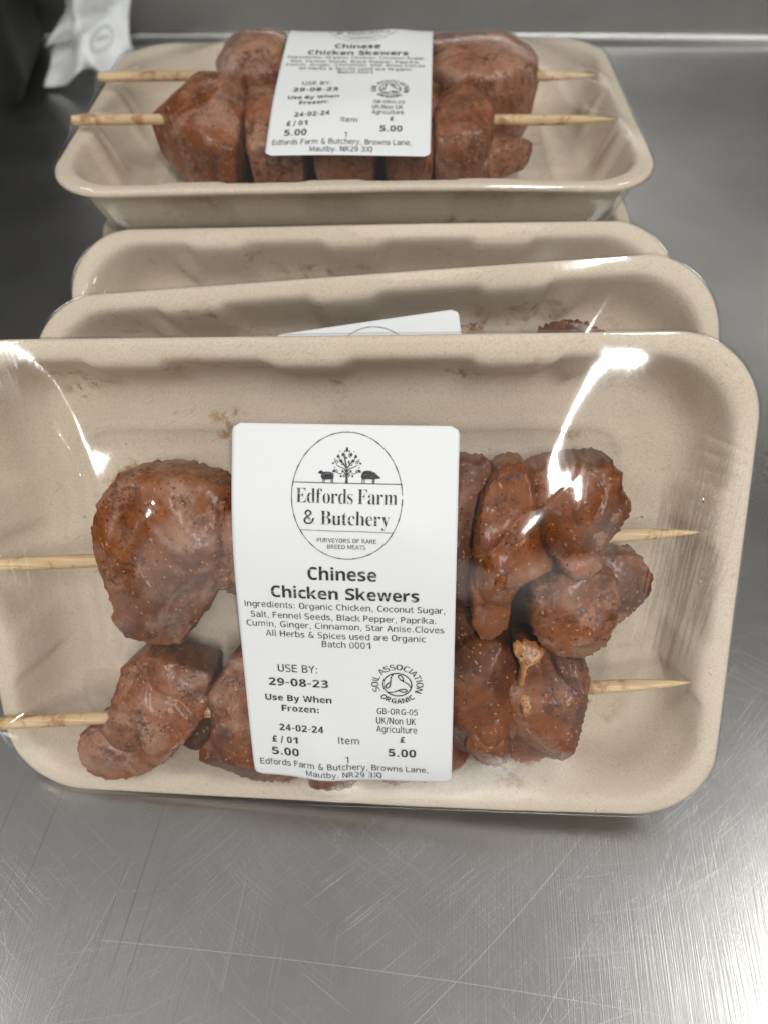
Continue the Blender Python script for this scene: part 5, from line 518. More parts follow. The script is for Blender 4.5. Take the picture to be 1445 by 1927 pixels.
(2,97,500,[25,101,28,73,32,141,37,48,45,378,47,361,47,399,51,346,52,28,52,176,55,419,60,334,67,437,70,326,73,12,84,320,85,454,87,207,98,2,101,319,106,468,117,320,129,-1,129,439,131,325,132,428,132,480,138,236,138,417,140,467,143,333,146,404,152,135,152,343,154,391,157,355,158,85,158,380,159,370,162,489,167,203,169,482,179,52,185,7,196,495,207,264,210,486,213,254,214,40,229,42,232,497,236,29,238,484,243,47,257,54,262,476,272,64,280,461,286,77,293,441,297,492,298,78,300,416,302,96,302,290,302,295,302,387,315,24,338,4,347,479,376,-3,381,458,404,428,414,3,418,388,423,83,423,100,423,336,424,69,427,58,433,49,442,43,449,22,454,42,465,44,475,48,475,49,476,46],[44,60,50,39,60,44,39,69,60,26,46,39,46,69,39,26,41,46,52,69,46,55,69,52,26,29,41,20,29,26,55,71,69,57,71,55,16,29,20,16,23,29,59,71,57,59,72,71,12,23,16,62,72,59,12,25,23,10,25,12,62,74,72,10,28,25,6,28,10,6,31,28,66,74,62,6,34,31,4,34,6,4,37,34,66,77,74,65,77,66,4,38,37,5,38,4,5,35,38,7,35,5,7,33,35,11,33,7,11,30,33,65,76,77,13,30,11,13,24,30,15,24,13,15,21,24,19,21,15,45,64,65,64,76,65,45,47,64,63,76,64,27,47,45,27,40,47,17,40,27,9,40,17,9,32,40,2,32,9,0,32,2,0,36,32,1,36,0,63,75,76,58,75,63,1,42,36,58,61,75,61,78,75,58,51,61,67,78,61,56,51,58,3,42,1,67,79,78,54,51,56,67,80,79,53,51,54,3,48,42,67,81,80,84,85,86,8,48,3,84,87,85,49,51,53,84,82,87,83,82,84,67,83,81,48,51,49,67,82,83,8,51,48,8,43,51,14,43,8,68,82,67,68,73,82,18,43,14,18,22,43,70,73,68]),
(2,99,430,[25,240,28,195,28,288,37,153,39,332,52,114,55,373,72,80,78,409,96,52,105,439,124,28,137,464,143,300,148,226,154,401,155,11,161,165,173,483,184,115,187,466,188,1,212,494,215,78,224,-3,244,489,253,498,254,55,275,483,295,464,296,9,297,494,299,48,299,402,299,406,300,411,300,417,301,423,301,429,301,436,305,366,321,347,334,484,339,55,350,340,359,45,363,467,364,342,377,74,377,346,384,445,386,354,394,364,396,421,398,377,400,392,403,98,406,96],[22,31,26,22,42,31,18,25,22,25,42,22,18,20,25,28,42,25,28,46,42,29,46,28,12,20,18,29,50,46,12,15,20,10,15,12,39,50,29,39,53,50,8,15,10,38,53,39,37,53,38,36,53,37,36,55,53,35,55,36,34,55,35,6,15,8,33,55,34,40,55,33,6,13,15,40,54,55,40,52,54,4,13,6,41,52,40,41,51,52,41,49,51,44,49,41,44,47,49,2,13,4,2,14,13,0,14,2,1,14,0,1,17,14,3,17,1,3,19,17,5,19,3,5,23,19,7,23,5,48,57,56,48,45,57,9,23,7,9,27,23,43,45,48,9,32,27,32,45,43,11,32,9,11,45,32,11,30,45,16,30,11,21,30,16,21,24,30]),
(2,100,542,[25,235,28,191,28,287,35,150,36,333,48,112,50,375,65,78,68,411,86,50,90,441,110,27,116,465,137,10,145,483,152,245,154,182,154,310,160,130,161,363,167,0,171,88,173,405,175,493,189,58,191,437,199,-3,208,496,215,38,218,456,247,5,248,32,250,490,252,463,267,35,268,715,268,716,273,460,281,714,286,29,286,43,287,472,292,453,303,709,304,56,310,442,320,74,320,699,325,427,332,94,332,684,335,409,339,665,341,0,341,100,341,119,341,389,341,417,341,643,401,15,465,120,465,716,466,95,469,75,470,27,475,58,488,45,506,36,518,30,518,34],[35,61,36,35,38,61,38,43,61,43,47,61,47,50,61,50,52,61,52,60,61,58,60,52,57,60,58,23,32,27,14,32,23,14,41,32,12,41,14,12,33,41,33,37,41,37,42,41,42,45,41,45,57,41,10,33,12,10,29,33,10,25,29,48,57,45,8,25,10,8,22,25,51,57,48,51,60,57,6,22,8,56,60,51,6,19,22,55,60,56,4,19,6,4,17,19,2,17,4,2,15,17,0,15,2,0,16,15,1,16,0,3,16,1,3,18,16,5,18,3,5,21,18,55,62,60,49,54,55,54,62,55,7,21,5,49,46,54,46,39,54,53,62,54,53,63,62,7,24,21,9,24,7,53,65,63,44,39,46,53,66,65,9,28,24,40,39,44,11,28,9,53,59,66,59,67,66,34,39,40,11,31,28,59,64,67,64,69,67,31,39,34,64,68,69,11,39,31,11,30,39,13,30,11,20,30,13,20,26,30]),
(2,101,433,[25,252,28,201,28,298,37,156,37,340,51,115,52,379,70,80,72,413,93,51,96,442,121,28,124,465,149,279,150,294,150,326,151,11,156,483,158,412,166,151,184,0,184,469,189,493,213,79,220,-3,226,496,231,489,259,484,278,490,280,471,291,54,294,449,295,11,302,421,306,386,308,294,308,344,322,471,336,63,359,53,359,440,376,89,386,396,402,119,403,343,407,115,408,277,408,279],[22,28,25,17,26,22,26,28,22,26,27,28,27,37,28,17,21,26,29,37,27,12,21,17,29,40,37,31,40,29,12,18,21,10,18,12,33,40,31,8,18,10,33,42,40,34,42,33,6,18,8,6,15,18,34,44,42,36,44,34,4,15,6,35,44,36,35,46,44,2,15,4,2,14,15,0,14,2,0,13,14,13,35,14,13,46,35,0,19,13,46,47,13,1,19,0,3,19,1,5,19,3,5,23,19,41,45,43,7,23,5,41,39,45,38,39,41,9,23,7,9,30,23,30,39,38,9,39,30,9,32,39,11,32,9,16,32,11,16,24,32,20,24,16]),
(2,102,410,[25,13,25,14,27,456,27,484,31,15,45,18,57,24,67,31,74,41,79,52,81,66,83,88,83,117,83,456,83,484,83,565,89,615,104,655,129,687,164,711,206,104,206,456,206,484,206,625,207,652,207,726,208,74,210,674,214,49,216,694,225,31,228,710,244,20,246,720,260,731,268,14,269,723,286,13,288,720,289,626,290,613,290,638,293,456,293,484,294,652,295,603,298,728,300,667,301,594,301,669,303,673,304,711,305,678,307,683,308,687,309,694,311,588,323,583,329,718,337,582,350,584,354,703,361,588,371,596,371,684,379,607,382,663,384,621,385,639],[25,46,34,25,36,46,36,58,46,19,36,25,19,33,36,38,58,36,51,58,38,19,31,33,51,61,58,18,31,19,55,61,51,18,29,31,55,64,61,18,27,29,54,64,55,17,27,18,53,64,54,53,66,64,52,66,53,50,66,52,17,24,27,49,66,50,47,66,49,44,66,47,44,68,66,16,24,17,41,68,44,16,23,24,41,67,68,39,67,41,40,67,39,16,22,23,40,65,67,15,22,16,45,65,40,45,63,65,48,63,45,48,62,63,56,62,48,56,60,62,57,60,56,57,59,60,14,22,15,2,14,3,2,22,14,2,43,22,2,42,43,13,42,2,12,21,13,21,42,13,12,20,21,11,20,12,11,26,20,10,26,11,10,28,26,9,28,10,8,28,9,8,30,28,7,30,8,7,32,30,6,32,7,5,32,6,5,35,32,4,35,5,1,35,4,1,37,35,0,37,1]),
(2,104,560,[25,13,25,14,26,716,33,15,35,714,50,21,53,707,64,32,65,695,72,48,73,679,77,67,77,661,78,89,78,639,201,89,201,381,201,394,201,716,202,67,206,49,213,33,226,22,231,418,243,15,251,13,251,14,263,440,264,462,299,448,307,13,309,488,311,13,321,445,337,21,339,435,351,419,356,49,357,399,361,375,361,496,362,88,362,348,430,479,470,428,485,89,485,338,486,67,490,49,497,33,510,22,527,15,536,13,536,14],[2,4,18,4,6,18,6,8,18,8,10,18,10,17,18,12,17,10,14,17,12,13,17,14,31,43,40,28,43,31,28,44,43,17,23,28,23,27,28,27,29,28,29,44,28,33,44,29,35,44,33,36,44,35,36,46,44,38,46,36,17,16,23,39,46,38,13,16,17,13,15,16,42,46,39,41,46,42,41,45,46,13,19,15,41,47,45,11,19,13,37,47,41,11,20,19,37,48,47,9,20,11,34,48,37,9,21,20,34,49,48,7,21,9,7,22,21,34,50,49,5,22,7,5,24,22,34,51,50,30,32,34,32,51,34,3,24,5,3,26,24,32,53,51,1,26,3,1,25,26,32,52,53,0,25,1]),
(2,109,828,[25,13,25,14,26,483,26,484,33,15,35,481,50,21,53,474,64,32,65,462,72,48,73,446,77,67,77,427,78,89,78,406,199,89,199,381,199,390,199,484,200,68,203,50,210,35,222,23,227,418,239,16,247,13,247,15,258,440,262,461,293,448,305,488,307,13,307,14,314,15,316,445,331,22,334,435,344,34,346,418,351,49,352,398,352,496,355,68,356,375,357,89,357,348,409,487,447,460,475,89,475,384,476,68,479,395,480,50,487,34,500,22,505,420,516,15,524,13,524,14,533,459,536,441,570,448,580,487,583,13,583,14,591,15,592,445,608,22,611,435,620,34,622,419,628,49,629,399,632,68,632,375,632,496,633,89,633,348,700,479,739,428,754,89,754,338,755,67,759,49,766,33,778,22,795,15,804,13,804,14],[31,47,42,63,79,76,29,47,31,29,48,47,60,79,63,2,19,3,2,5,19,5,7,19,7,18,19,60,80,79,9,18,7,11,18,9,18,24,29,24,28,29,28,30,29,30,48,29,30,35,48,35,52,48,52,56,60,56,61,60,61,62,60,62,80,60,67,80,62,13,18,11,69,80,67,37,52,35,71,80,69,39,52,37,71,82,80,15,18,13,52,50,56,73,82,71,41,52,39,18,17,24,14,18,15,75,82,73,44,52,41,44,50,52,14,17,18,44,49,50,14,16,17,78,82,75,46,49,44,45,49,46,77,82,78,77,81,82,14,20,16,77,83,81,45,51,49,43,51,45,74,83,77,12,20,14,12,21,20,43,53,51,40,53,43,72,83,74,72,84,83,10,21,12,10,22,21,40,54,53,38,54,40,70,84,72,70,85,84,8,22,10,8,23,22,38,55,54,36,55,38,68,85,70,68,86,85,6,23,8,6,25,23,36,57,55,34,57,36,66,86,68,66,87,86,4,25,6,4,27,25,34,59,57,33,59,34,65,87,66,65,89,87,1,27,4,1,26,27,33,58,59,64,89,65,32,58,33,64,88,89,0,26,1]),
(2,111,487,[25,246,28,200,28,293,37,158,37,337,53,118,53,376,74,83,74,411,99,54,99,441,130,29,130,465,152,203,152,247,154,164,154,331,156,129,159,100,160,394,164,76,165,11,165,482,170,438,171,57,187,468,188,29,202,493,203,1,212,486,213,11,244,496,245,-3,245,5,245,492,275,486,276,11,285,493,286,1,300,468,301,29,317,439,319,57,323,11,323,483,325,76,328,395,330,100,333,129,335,163,335,331,336,202,337,246,357,28,357,465,387,441,388,52,413,81,413,412,434,116,434,378,450,155,450,338,459,199,459,295,463,246],[27,37,31,27,34,37,34,44,37,22,34,27,22,29,34,35,44,34,22,25,29,39,44,35,39,54,44,12,25,22,12,23,25,41,54,39,41,55,54,10,23,12,41,58,55,8,23,10,46,58,41,8,19,23,46,60,58,6,19,8,50,60,46,6,16,19,50,62,60,4,16,6,50,64,62,2,16,4,52,64,50,2,14,16,52,65,64,0,14,2,0,13,14,51,65,52,1,13,0,51,63,65,1,15,13,49,63,51,3,15,1,49,61,63,3,17,15,48,61,49,5,17,3,48,59,61,5,18,17,47,59,48,7,18,5,47,57,59,7,20,18,45,57,47,9,20,7,45,56,57,9,24,20,42,56,45,40,56,42,9,26,24,11,26,9,40,53,56,21,26,11,36,53,40,21,30,26,36,43,53,28,30,21,36,38,43,33,38,36,28,33,30,28,38,33,32,38,28]),
(2,114,445,[25,13,25,14,29,482,29,484,34,16,36,481,51,22,53,475,64,32,66,465,73,47,74,449,77,66,77,429,78,89,78,404,198,357,198,484,203,89,203,308,205,65,205,340,211,45,212,369,223,30,225,394,240,21,240,413,240,427,258,425,260,452,262,15,277,429,278,13,278,14,282,472,292,427,305,486,306,419,315,408,323,397,326,494,330,387,337,379,345,374,346,496,355,370,369,369,370,494,384,371,389,488,396,376,403,477,407,384,413,463,414,396,419,409,419,446,421,426],[41,48,45,41,50,48,37,50,41,37,52,50,35,52,37,2,17,3,2,5,17,5,7,17,7,9,17,9,16,17,35,54,52,30,54,35,11,16,9,30,57,54,28,57,30,13,16,11,28,32,57,32,58,57,28,29,32,36,58,32,15,16,13,16,25,28,25,27,28,27,29,28,38,58,36,38,56,58,39,56,38,39,55,56,40,55,39,14,16,15,42,55,40,42,53,55,16,23,25,43,53,42,43,51,53,44,51,43,44,49,51,46,49,44,46,47,49,16,21,23,14,21,16,14,19,21,14,18,19,12,18,14,12,20,18,10,20,12,10,22,20,8,22,10,8,24,22,6,24,8,6,26,24,4,26,6,4,31,26,1,31,4,1,34,31,0,34,1,0,33,34]),
(2,115,368,[25,-1,25,156,27,353,29,-1,30,156,30,326,32,392,34,10,38,301,40,122,45,426,50,23,52,279,58,84,67,456,70,27,71,258,80,27,82,53,88,25,96,22,96,479,97,238,107,415,109,396,109,435,111,30,116,378,117,452,126,363,129,219,129,467,132,8,132,493,141,350,142,15,145,479,158,338,164,0,166,485,175,10,176,498,179,327,187,497,189,487,192,-3,199,496,201,13,205,179,212,493,218,484,224,20,227,489,235,2,239,156,243,32,244,485,246,472,248,292,257,50,261,128,263,480,265,70,267,479,268,94,270,478,271,453,272,16,274,477,279,476,280,274,283,475,289,475,293,428,302,39,304,255,304,479,310,396,317,489,320,368,322,235,322,498,323,368,323,498,325,69,334,212,339,107,341,185,344,152],[78,83,81,78,82,83,33,43,41,33,46,43,33,49,46,33,52,49,21,44,33,44,52,33,44,56,52,76,82,78,21,39,44,50,56,44,21,36,39,50,61,56,57,61,50,57,63,61,14,36,21,57,65,63,14,31,36,72,82,76,57,68,65,57,69,68,57,71,69,57,72,71,57,66,72,66,73,72,73,77,72,77,82,72,14,28,31,10,28,14,10,25,28,10,23,25,6,23,10,6,24,23,79,82,77,6,27,24,2,27,6,2,29,27,2,34,29,5,34,2,5,37,34,5,42,37,5,58,42,8,58,5,12,58,8,12,70,58,16,70,12,16,75,70,22,75,16,22,80,75,30,80,22,30,85,80,48,85,30,48,87,85,48,88,87,54,88,48,60,88,54,0,4,1,0,9,4,60,86,88,64,86,60,0,13,9,64,84,86,62,84,64,0,7,13,7,18,13,59,84,62,59,74,84,7,11,18,11,15,18,15,26,18,55,74,59,55,67,74,51,67,55,15,17,26,17,35,26,19,35,17,20,35,19,32,35,20,47,67,51,47,53,67,32,40,35,40,53,47,32,53,40,0,3,7,38,53,32,38,45,53]),
(2,116,333,[25,459,25,474,61,510,69,114,69,459,72,76,80,47,93,26,96,547,111,11,127,582,138,1,154,615,172,-2,175,645,188,665,192,131,192,459,192,484,192,665,193,109,196,91,202,75,211,62,225,54,231,11,242,51,271,59,278,47,291,459,291,484,294,81,306,102,309,100],[14,19,15,14,18,19,12,18,14,10,18,12,8,18,10,2,18,8,1,18,2,1,30,18,1,29,30,0,29,1,4,29,0,3,17,4,17,29,4,3,16,17,3,20,16,5,20,3,5,21,20,31,33,32,31,28,33,5,22,21,27,28,31,6,22,5,6,23,22,6,24,23,26,28,27,6,26,24,6,28,26,6,25,28,7,25,6,9,25,7,11,25,9,11,13,25]),
(2,117,565,[25,483,25,484,35,481,54,473,66,459,73,442,77,421,78,155,78,397,81,105,91,66,106,35,128,14,158,2,198,-3,202,118,202,484,204,98,209,80,219,65,226,-1,233,53,250,46,252,6,269,44,278,17,301,32,301,483,301,484,304,50,314,481,321,50,333,474,334,68,348,462,356,445,361,423,362,1,362,100,362,101,362,397,422,17,485,111,485,484,486,88,490,69,491,29,499,53,513,43,531,37,541,33,541,36],[0,16,1,0,2,16,2,3,16,3,4,16,4,15,16,27,43,28,27,30,43,30,32,43,32,34,43,34,35,43,35,42,43,5,15,4,36,42,35,6,15,5,40,42,36,8,15,6,38,39,40,39,42,40,7,15,8,9,15,7,9,17,15,39,44,42,10,17,9,31,37,39,38,44,39,33,44,38,10,18,17,33,45,44,10,19,18,33,47,45,29,31,33,31,47,33,11,19,10,11,21,19,31,48,47,11,22,21,29,26,31,37,48,31,24,26,29,11,24,22,11,26,24,37,41,48,41,49,48,41,46,49,46,51,49,46,50,51,12,26,11,12,25,26,12,23,25,13,23,12,13,20,23,14,20,13]),
(2,121,507,[25,483,32,-134,34,-120,35,-157,35,483,35,484,39,-106,39,482,42,-175,47,-94,52,477,54,-190,57,-84,62,470,67,464,70,-202,70,-79,73,456,79,447,85,-77,85,436,89,-209,91,422,98,406,99,-78,111,-212,111,-82,120,-89,127,-97,131,-108,132,-141,132,-136,132,-132,132,-129,133,-126,133,-124,133,-122,134,-210,135,-157,147,-168,154,-205,164,-172,172,-198,182,-165,188,-186,200,-149,204,-169,216,434,216,440,217,-126,217,429,218,454,219,423,220,-146,220,418,222,412,224,406,224,467,227,-110,234,475,235,-94,236,-117,242,-76,247,479,249,-56,252,-79,255,-34,261,-6,262,482,268,482,268,484,269,-34,318,153,357,482,357,484,363,482,378,480,392,475,399,382,403,393,403,467,406,404,409,413,410,422,410,454,411,431,412,439,420,393,430,418,440,440,449,457,461,471,477,480,482,481,482,484],[4,70,5,4,69,70,73,94,74,73,93,94,7,4,0,7,69,4,75,93,73,76,93,75,7,68,69,10,68,7,10,63,68,76,92,93,76,91,92,77,91,76,10,59,63,13,59,10,13,57,59,80,91,77,80,90,91,14,57,13,14,51,57,84,90,80,17,51,14,84,89,90,18,51,17,18,48,51,86,89,84,20,48,18,20,47,48,86,88,89,85,88,86,22,47,20,22,50,47,83,88,85,22,52,50,22,54,52,82,88,83,23,54,22,82,87,88,23,55,54,81,87,82,23,56,55,23,72,56,67,72,23,79,87,81,78,87,79,78,71,87,72,71,78,67,71,72,66,71,67,64,71,66,64,65,71,62,65,64,60,65,62,16,24,19,16,26,24,12,26,16,60,61,65,12,27,26,9,27,12,9,28,27,6,28,9,58,61,60,6,29,28,2,29,6,2,36,29,49,61,58,49,53,61,1,36,2,1,35,36,1,34,35,45,53,49,1,33,34,1,32,33,1,31,32,3,31,1,3,30,31,3,38,30,45,46,53,43,46,45,8,38,3,8,39,38,41,46,43,8,41,39,41,44,46,8,44,41,11,44,8,11,42,44,15,42,11,15,40,42,21,40,15,21,37,40,25,37,21]),
(2,38,760,[60,191,62,220,63,154,69,247,74,120,81,272,91,89,97,294,115,61,117,315,126,571,128,544,128,602,134,518,136,631,140,336,144,493,145,37,150,657,159,469,160,188,162,165,162,210,167,357,168,144,168,680,169,230,177,444,179,125,180,250,181,17,191,699,194,108,196,378,197,269,198,419,212,94,219,715,221,290,222,2,222,393,223,571,224,554,224,588,228,400,229,537,229,604,233,82,236,520,236,618,246,504,246,630,249,364,250,726,251,312,257,73,258,641,259,487,267,-7,272,649,273,469,278,332,283,68,285,734,288,656,290,450,306,659,309,429,312,67,318,-10,323,736,325,661,329,407,343,69,349,480,353,658,357,-8,359,488,361,734,370,496,374,75,376,650,381,505,392,514,395,638,396,-1,396,726,401,525,404,85,410,537,410,621,412,420,416,550,418,602,420,565,421,580,427,715,432,434,433,99,436,10,451,450,454,699,459,116,468,466,473,25,477,680,483,137,483,482,495,500,495,658,505,161,506,44,506,518,508,634,513,538,516,607,518,558,519,579,524,187,534,67,539,217,550,249,553,89,557,284,559,321,565,101,579,115,583,0,594,132,609,153,622,177,635,206,645,239,650,278,652,321,700,0],[63,78,70,53,78,63,53,86,78,37,86,53,37,96,86,31,96,37,31,101,96,31,105,101,25,105,31,25,109,105,18,71,25,71,109,25,18,66,71,75,109,71,18,64,66,75,113,109,81,113,75,14,64,18,14,59,64,84,113,81,14,56,59,14,51,56,90,113,84,90,115,113,12,51,14,12,49,51,93,115,90,12,46,49,93,117,115,12,43,46,95,117,93,10,43,12,10,41,43,94,117,95,94,116,117,10,42,41,11,42,10,92,116,94,92,114,116,11,45,42,89,114,92,13,45,11,89,112,114,87,112,89,13,48,45,83,112,87,13,50,48,83,108,112,16,50,13,82,108,83,79,108,82,16,57,50,79,107,108,77,107,79,19,57,16,74,107,77,19,60,57,74,103,107,44,67,74,67,103,74,19,65,60,27,65,19,67,100,103,27,67,65,67,97,100,35,67,27,67,91,97,35,44,67,44,72,67,40,44,35,44,118,72,118,135,72,33,40,44,40,118,44,33,52,40,23,52,33,23,61,52,15,61,23,9,61,15,9,54,61,54,127,61,123,134,124,123,133,134,7,54,9,7,38,54,5,38,7,5,34,38,121,133,123,121,132,133,3,34,5,3,29,34,3,26,29,120,132,121,1,26,3,120,131,132,1,22,26,0,22,1,118,131,120,0,20,22,118,130,131,2,20,0,2,21,20,110,126,118,126,135,118,135,128,118,128,130,118,128,129,130,2,24,21,106,126,110,4,24,2,4,28,24,102,126,106,126,135,128,4,32,28,6,32,4,98,126,102,98,125,126,6,36,32,98,122,125,88,122,98,6,47,36,88,119,122,8,47,6,80,119,88,8,55,47,73,119,80,8,62,55,68,119,73,8,68,62,68,111,119,8,111,68,17,111,8,17,104,111,30,104,17,30,99,104,39,99,30,39,85,99,58,85,39,58,76,85,69,76,58]),
(2,32,230,[],[]),
]

# ------------------------------------------------------------------ the setting: steel bench and splashback
Y_WALL = .739

def sheet(name, x0, x1, prof, material, kind='structure'):
    nx = 24
    xs = np.linspace(x0, x1, nx)
    vs = [(x, y, z) for (y, z) in prof for x in xs]
    fs = [(i * nx + j, i * nx + j + 1, (i + 1) * nx + j + 1, (i + 1) * nx + j) for i in range(len(prof) - 1) for j in range(nx - 1)]
    return tag(link(name, vs, fs, material), kind=kind)

edge = [(-.40 + .004 * math.sin(t), -.004 + .004 * math.cos(t)) for t in np.linspace(-math.pi / 2, 0, 6)]
top_prof = [(-.404, -.05)] + edge + [(y, 0.0) for y in np.linspace(-.38, Y_WALL - .010, 12)]
sheet('steel_worktop', -1.3, 1.3, top_prof, STEEL)
cove = [(Y_WALL - .0098 + .009 * math.sin(t), .0002 + .009 - .009 * math.cos(t)) for t in np.linspace(0, math.pi / 2, 8)]
sp = sheet('steel_splashback', -1.3, 1.3, cove + [(Y_WALL - .0008, z) for z in (.05, .2, .45)] + [(Y_WALL + .02, .45), (Y_WALL + .02, 0)], STEEL2)

# ------------------------------------------------------------------ packs: tray, film, skewers, label
W, H, R = 225.0, 149.0, 23.5
A_, B_ = W / 2, H / 2


def pose(ex, ey, n, t):
    m = Matrix.Identity(4)
    for r in range(3):
        m[r][0], m[r][1], m[r][2], m[r][3] = ex[r], ey[r], n[r], t[r] * MM
    return m


def pose_rows(rows, t):
    e = np.array(rows, float)
    x = e[:, 0] / np.linalg.norm(e[:, 0]); z = np.cross(x, e[:, 1]); z /= np.linalg.norm(z); y = np.cross(z, x)
    return pose(x, y, z, t)

P_FRONT = pose_rows([[0.99509, -0.02525, -0.09572], [-0.06963, 0.50875, -0.8581], [0.07036, 0.86055, 0.50449]], (-13.29, 136.9, 71.2))
P_SECOND = pose_rows([[0.99511, -0.0549, -0.08208], [-0.02045, 0.69856, -0.71526], [0.09661, 0.71344, 0.69402]], (-3.72, 177.98, 63.88))
P_THIRD = pose_rows([[0.99906, -0.00383, -0.04327], [-0.0273, 0.71947, -0.69399], [0.03379, 0.69451, 0.71868]], (-5.57, 224.47, 54.6))
P_TOP = pose_rows([[0.99977, 0.01533, -0.01514], [-0.01482, 0.99933, 0.03343], [0.01564, -0.0332, 0.99933]], (-11.25, 352.85, 117.6))


def rrect(inset, r, nl=72, nc=22, nsd=44):
    a, b = A_ - inset, B_ - inset
    r = max(min(r, b - .01), .01)
    pts = []
    def line(p, q, k):
        for i in range(k): pts.append((p[0] + (q[0] - p[0]) * i / k, p[1] + (q[1] - p[1]) * i / k))
    def arc(cx, cy, t0):
        for i in range(nc): pts.append((cx + r * math.cos(t0 + math.pi / 2 * i / nc), cy + r * math.sin(t0 + math.pi / 2 * i / nc)))
    line((a, -b + r), (a, b - r), nsd); arc(a - r, b - r, 0)
    line((a - r, b), (-a + r, b), nl); arc(-a + r, b - r, math.pi / 2)
    line((-a, b - r), (-a, -b + r), nsd); arc(-a + r, -b + r, math.pi)
    line((-a + r, -b), (a - r, -b), nl); arc(a - r, -b + r, 1.5 * math.pi)
    return np.array(pts)


def sm(x, a, b):
    t = np.clip((x - a) / (b - a), 0, 1); return t * t * (3 - 2 * t)


def make_tray():
    base = rrect(0, R)
    onlong = (np.abs(np.abs(base[:, 1]) - B_) < .01)
    def rib(x, c, w): return sm(x, c - w - 2.5, c - w + 1.5) * (1 - sm(x, c + w - 1.5, c + w + 2.5))
    rl = sum(rib(base[:, 0], c, 10.5) for c in (-59.5, -6, 52)) * onlong
    rs = sum(rib(base[:, 1], c, 9) for c in (-26, 26)) * (np.abs(np.abs(base[:, 0]) - A_) < .01)
    rb = rl + rs
    dim = sum(np.exp(-((base[:, 0] - c) / 4.0) ** 2) for c in (-76, 72)) * onlong
    #        inset  z     rib   dimple
    prof = [(1.6, -2.9, 0, 0), (.5, -2.7, 0, 0), (0, -1.7, 0, 0), (.15, -.8, 0, 0), (.9, -.12, 0, 0), (1.8, 0, 0, 0), (3.4, 0, .2, 0), (4.6, -.10, .9, 0), (5.6, -.6, 1.5, 0), (6.5, -1.8, 1.7, 0),
            (7.4, -4.5, 1.9, .2), (8.8, -9, 2.0, 1.2), (10.2, -13.5, 2.0, 3.0), (11.6, -17.5, 1.8, 3.4), (13.4, -20.8, 1.3, 2.5), (15.8, -22.9, .7, 1.0), (18.5, -23.8, .2, .2), (22, -24, 0, 0),
            (26, -24, 0, 0), (27.2, -23.3, 0, 0), (28.4, -22.9, 0, 0), (30, -22.9, 0, 0), (31.2, -23.3, 0, 0), (32.4, -24, 0, 0), (38, -24, 0, 0), (50, -24, 0, 0), (62, -24, 0, 0), (74, -24, 0, 0)]
    vs = []
    for ins, z, k, d in prof:
        e = ins + k * rb + d * dim
        rr = rrect(ins, R - .32 * ins if ins < 24 else max(R - .32 * ins - (ins - 24) * .75, .5))
        # move inward along the ring's own normal
        p = rr.copy()
        nrm = np.zeros_like(p)
        onl = np.abs(np.abs(base[:, 1]) - B_) < .01
        ons = np.abs(np.abs(base[:, 0]) - A_) < .01
        nrm[onl, 1] = -np.sign(base[onl, 1]); nrm[ons, 0] = -np.sign(base[ons, 0])
        p += nrm * (e - ins)[:, None]
        for q in p:
            wob = mnoise.noise((q[0] * .02, q[1] * .02, 3.3)) * .5 + mnoise.noise((q[0] * .15, q[1] * .15, z * .15)) * .15
            warp = .8 * math.sin(q[0] * .021 + 1.0) * (abs(q[1]) / B_) ** 4
            vs.append((q[0], q[1], z + wob + warp))
    ns = len(base)
    nin = len(prof)
    # underside
    for ins, z, k, d in reversed([(1.9, -2.9, 0, 0), (1.9, -1.9, 0, 0), (3.6, -1.5, .2, 0), (4.6, -2.4, 1.2, 0), (5.8, -5, 1.8, 0), (7.2, -9.5, 2, 0), (8.8, -14.5, 2, 0), (10.4, -19, 1.6, 0), (12.6, -22.8, 1.0, 0), (16, -25, .4, 0), (24, -25.4, 0, 0), (50, -25.4, 0, 0), (74, -25.4, 0, 0)]):
        p = rrect(ins, R - .32 * ins if ins < 24 else max(R - .32 * ins - (ins - 24) * .75, .5))
        nrm = np.zeros_like(p)
        onl = np.abs(np.abs(base[:, 1]) - B_) < .01
        ons = np.abs(np.abs(base[:, 0]) - A_) < .01
        nrm[onl, 1] = -np.sign(base[onl, 1]); nrm[ons, 0] = -np.sign(base[ons, 0])
        p = p + nrm * (k * rb)[:, None]
        for q in p:
            warp = .8 * math.sin(q[0] * .021 + 1.0) * (abs(q[1]) / B_) ** 4
            vs.append((q[0], q[1], z + warp))
    nr = len(vs) // ns
    f = ring_faces(nr, ns)
    f = [q for q in f if q[0] // ns != nin - 1]                 # the two flat middles are capped below
    f += [((nr - 1) * ns + j, (nr - 1) * ns + (j + 1) % ns, (j + 1) % ns, j) for j in range(ns)]   # under the lip
    f.append(tuple((nin - 1) * ns + j for j in range(ns)))
    f.append(tuple(nin * ns + j for j in reversed(range(ns))))
    me = bpy.data.meshes.new('tray')
    me.from_pydata([(x * MM, y * MM, z * MM) for x, y, z in vs], [], f); me.update()
    me.polygons.foreach_set('use_smooth', [True] * len(me.polygons))
    me.materials.append(TRAY)
    return me

TRAY_MESH = make_tray()


def resample(poly, n, closed=True):
    p = np.array(poly, float)
    q = np.vstack([p, p[:1]])
    d = np.r_[0, np.cumsum(np.hypot(*np.diff(q, axis=0).T))]
    t = np.linspace(0, d[-1], n, endpoint=False)
    return np.c_[np.interp(t, d, q[:, 0]), np.interp(t, d, q[:, 1])]


def smooth_closed(p, k, times=1):
    for _ in range(times):
        p = (np.roll(p, 1, 0) * k + p * (1 - 2 * k) + np.roll(p, -1, 0) * k)
    return p


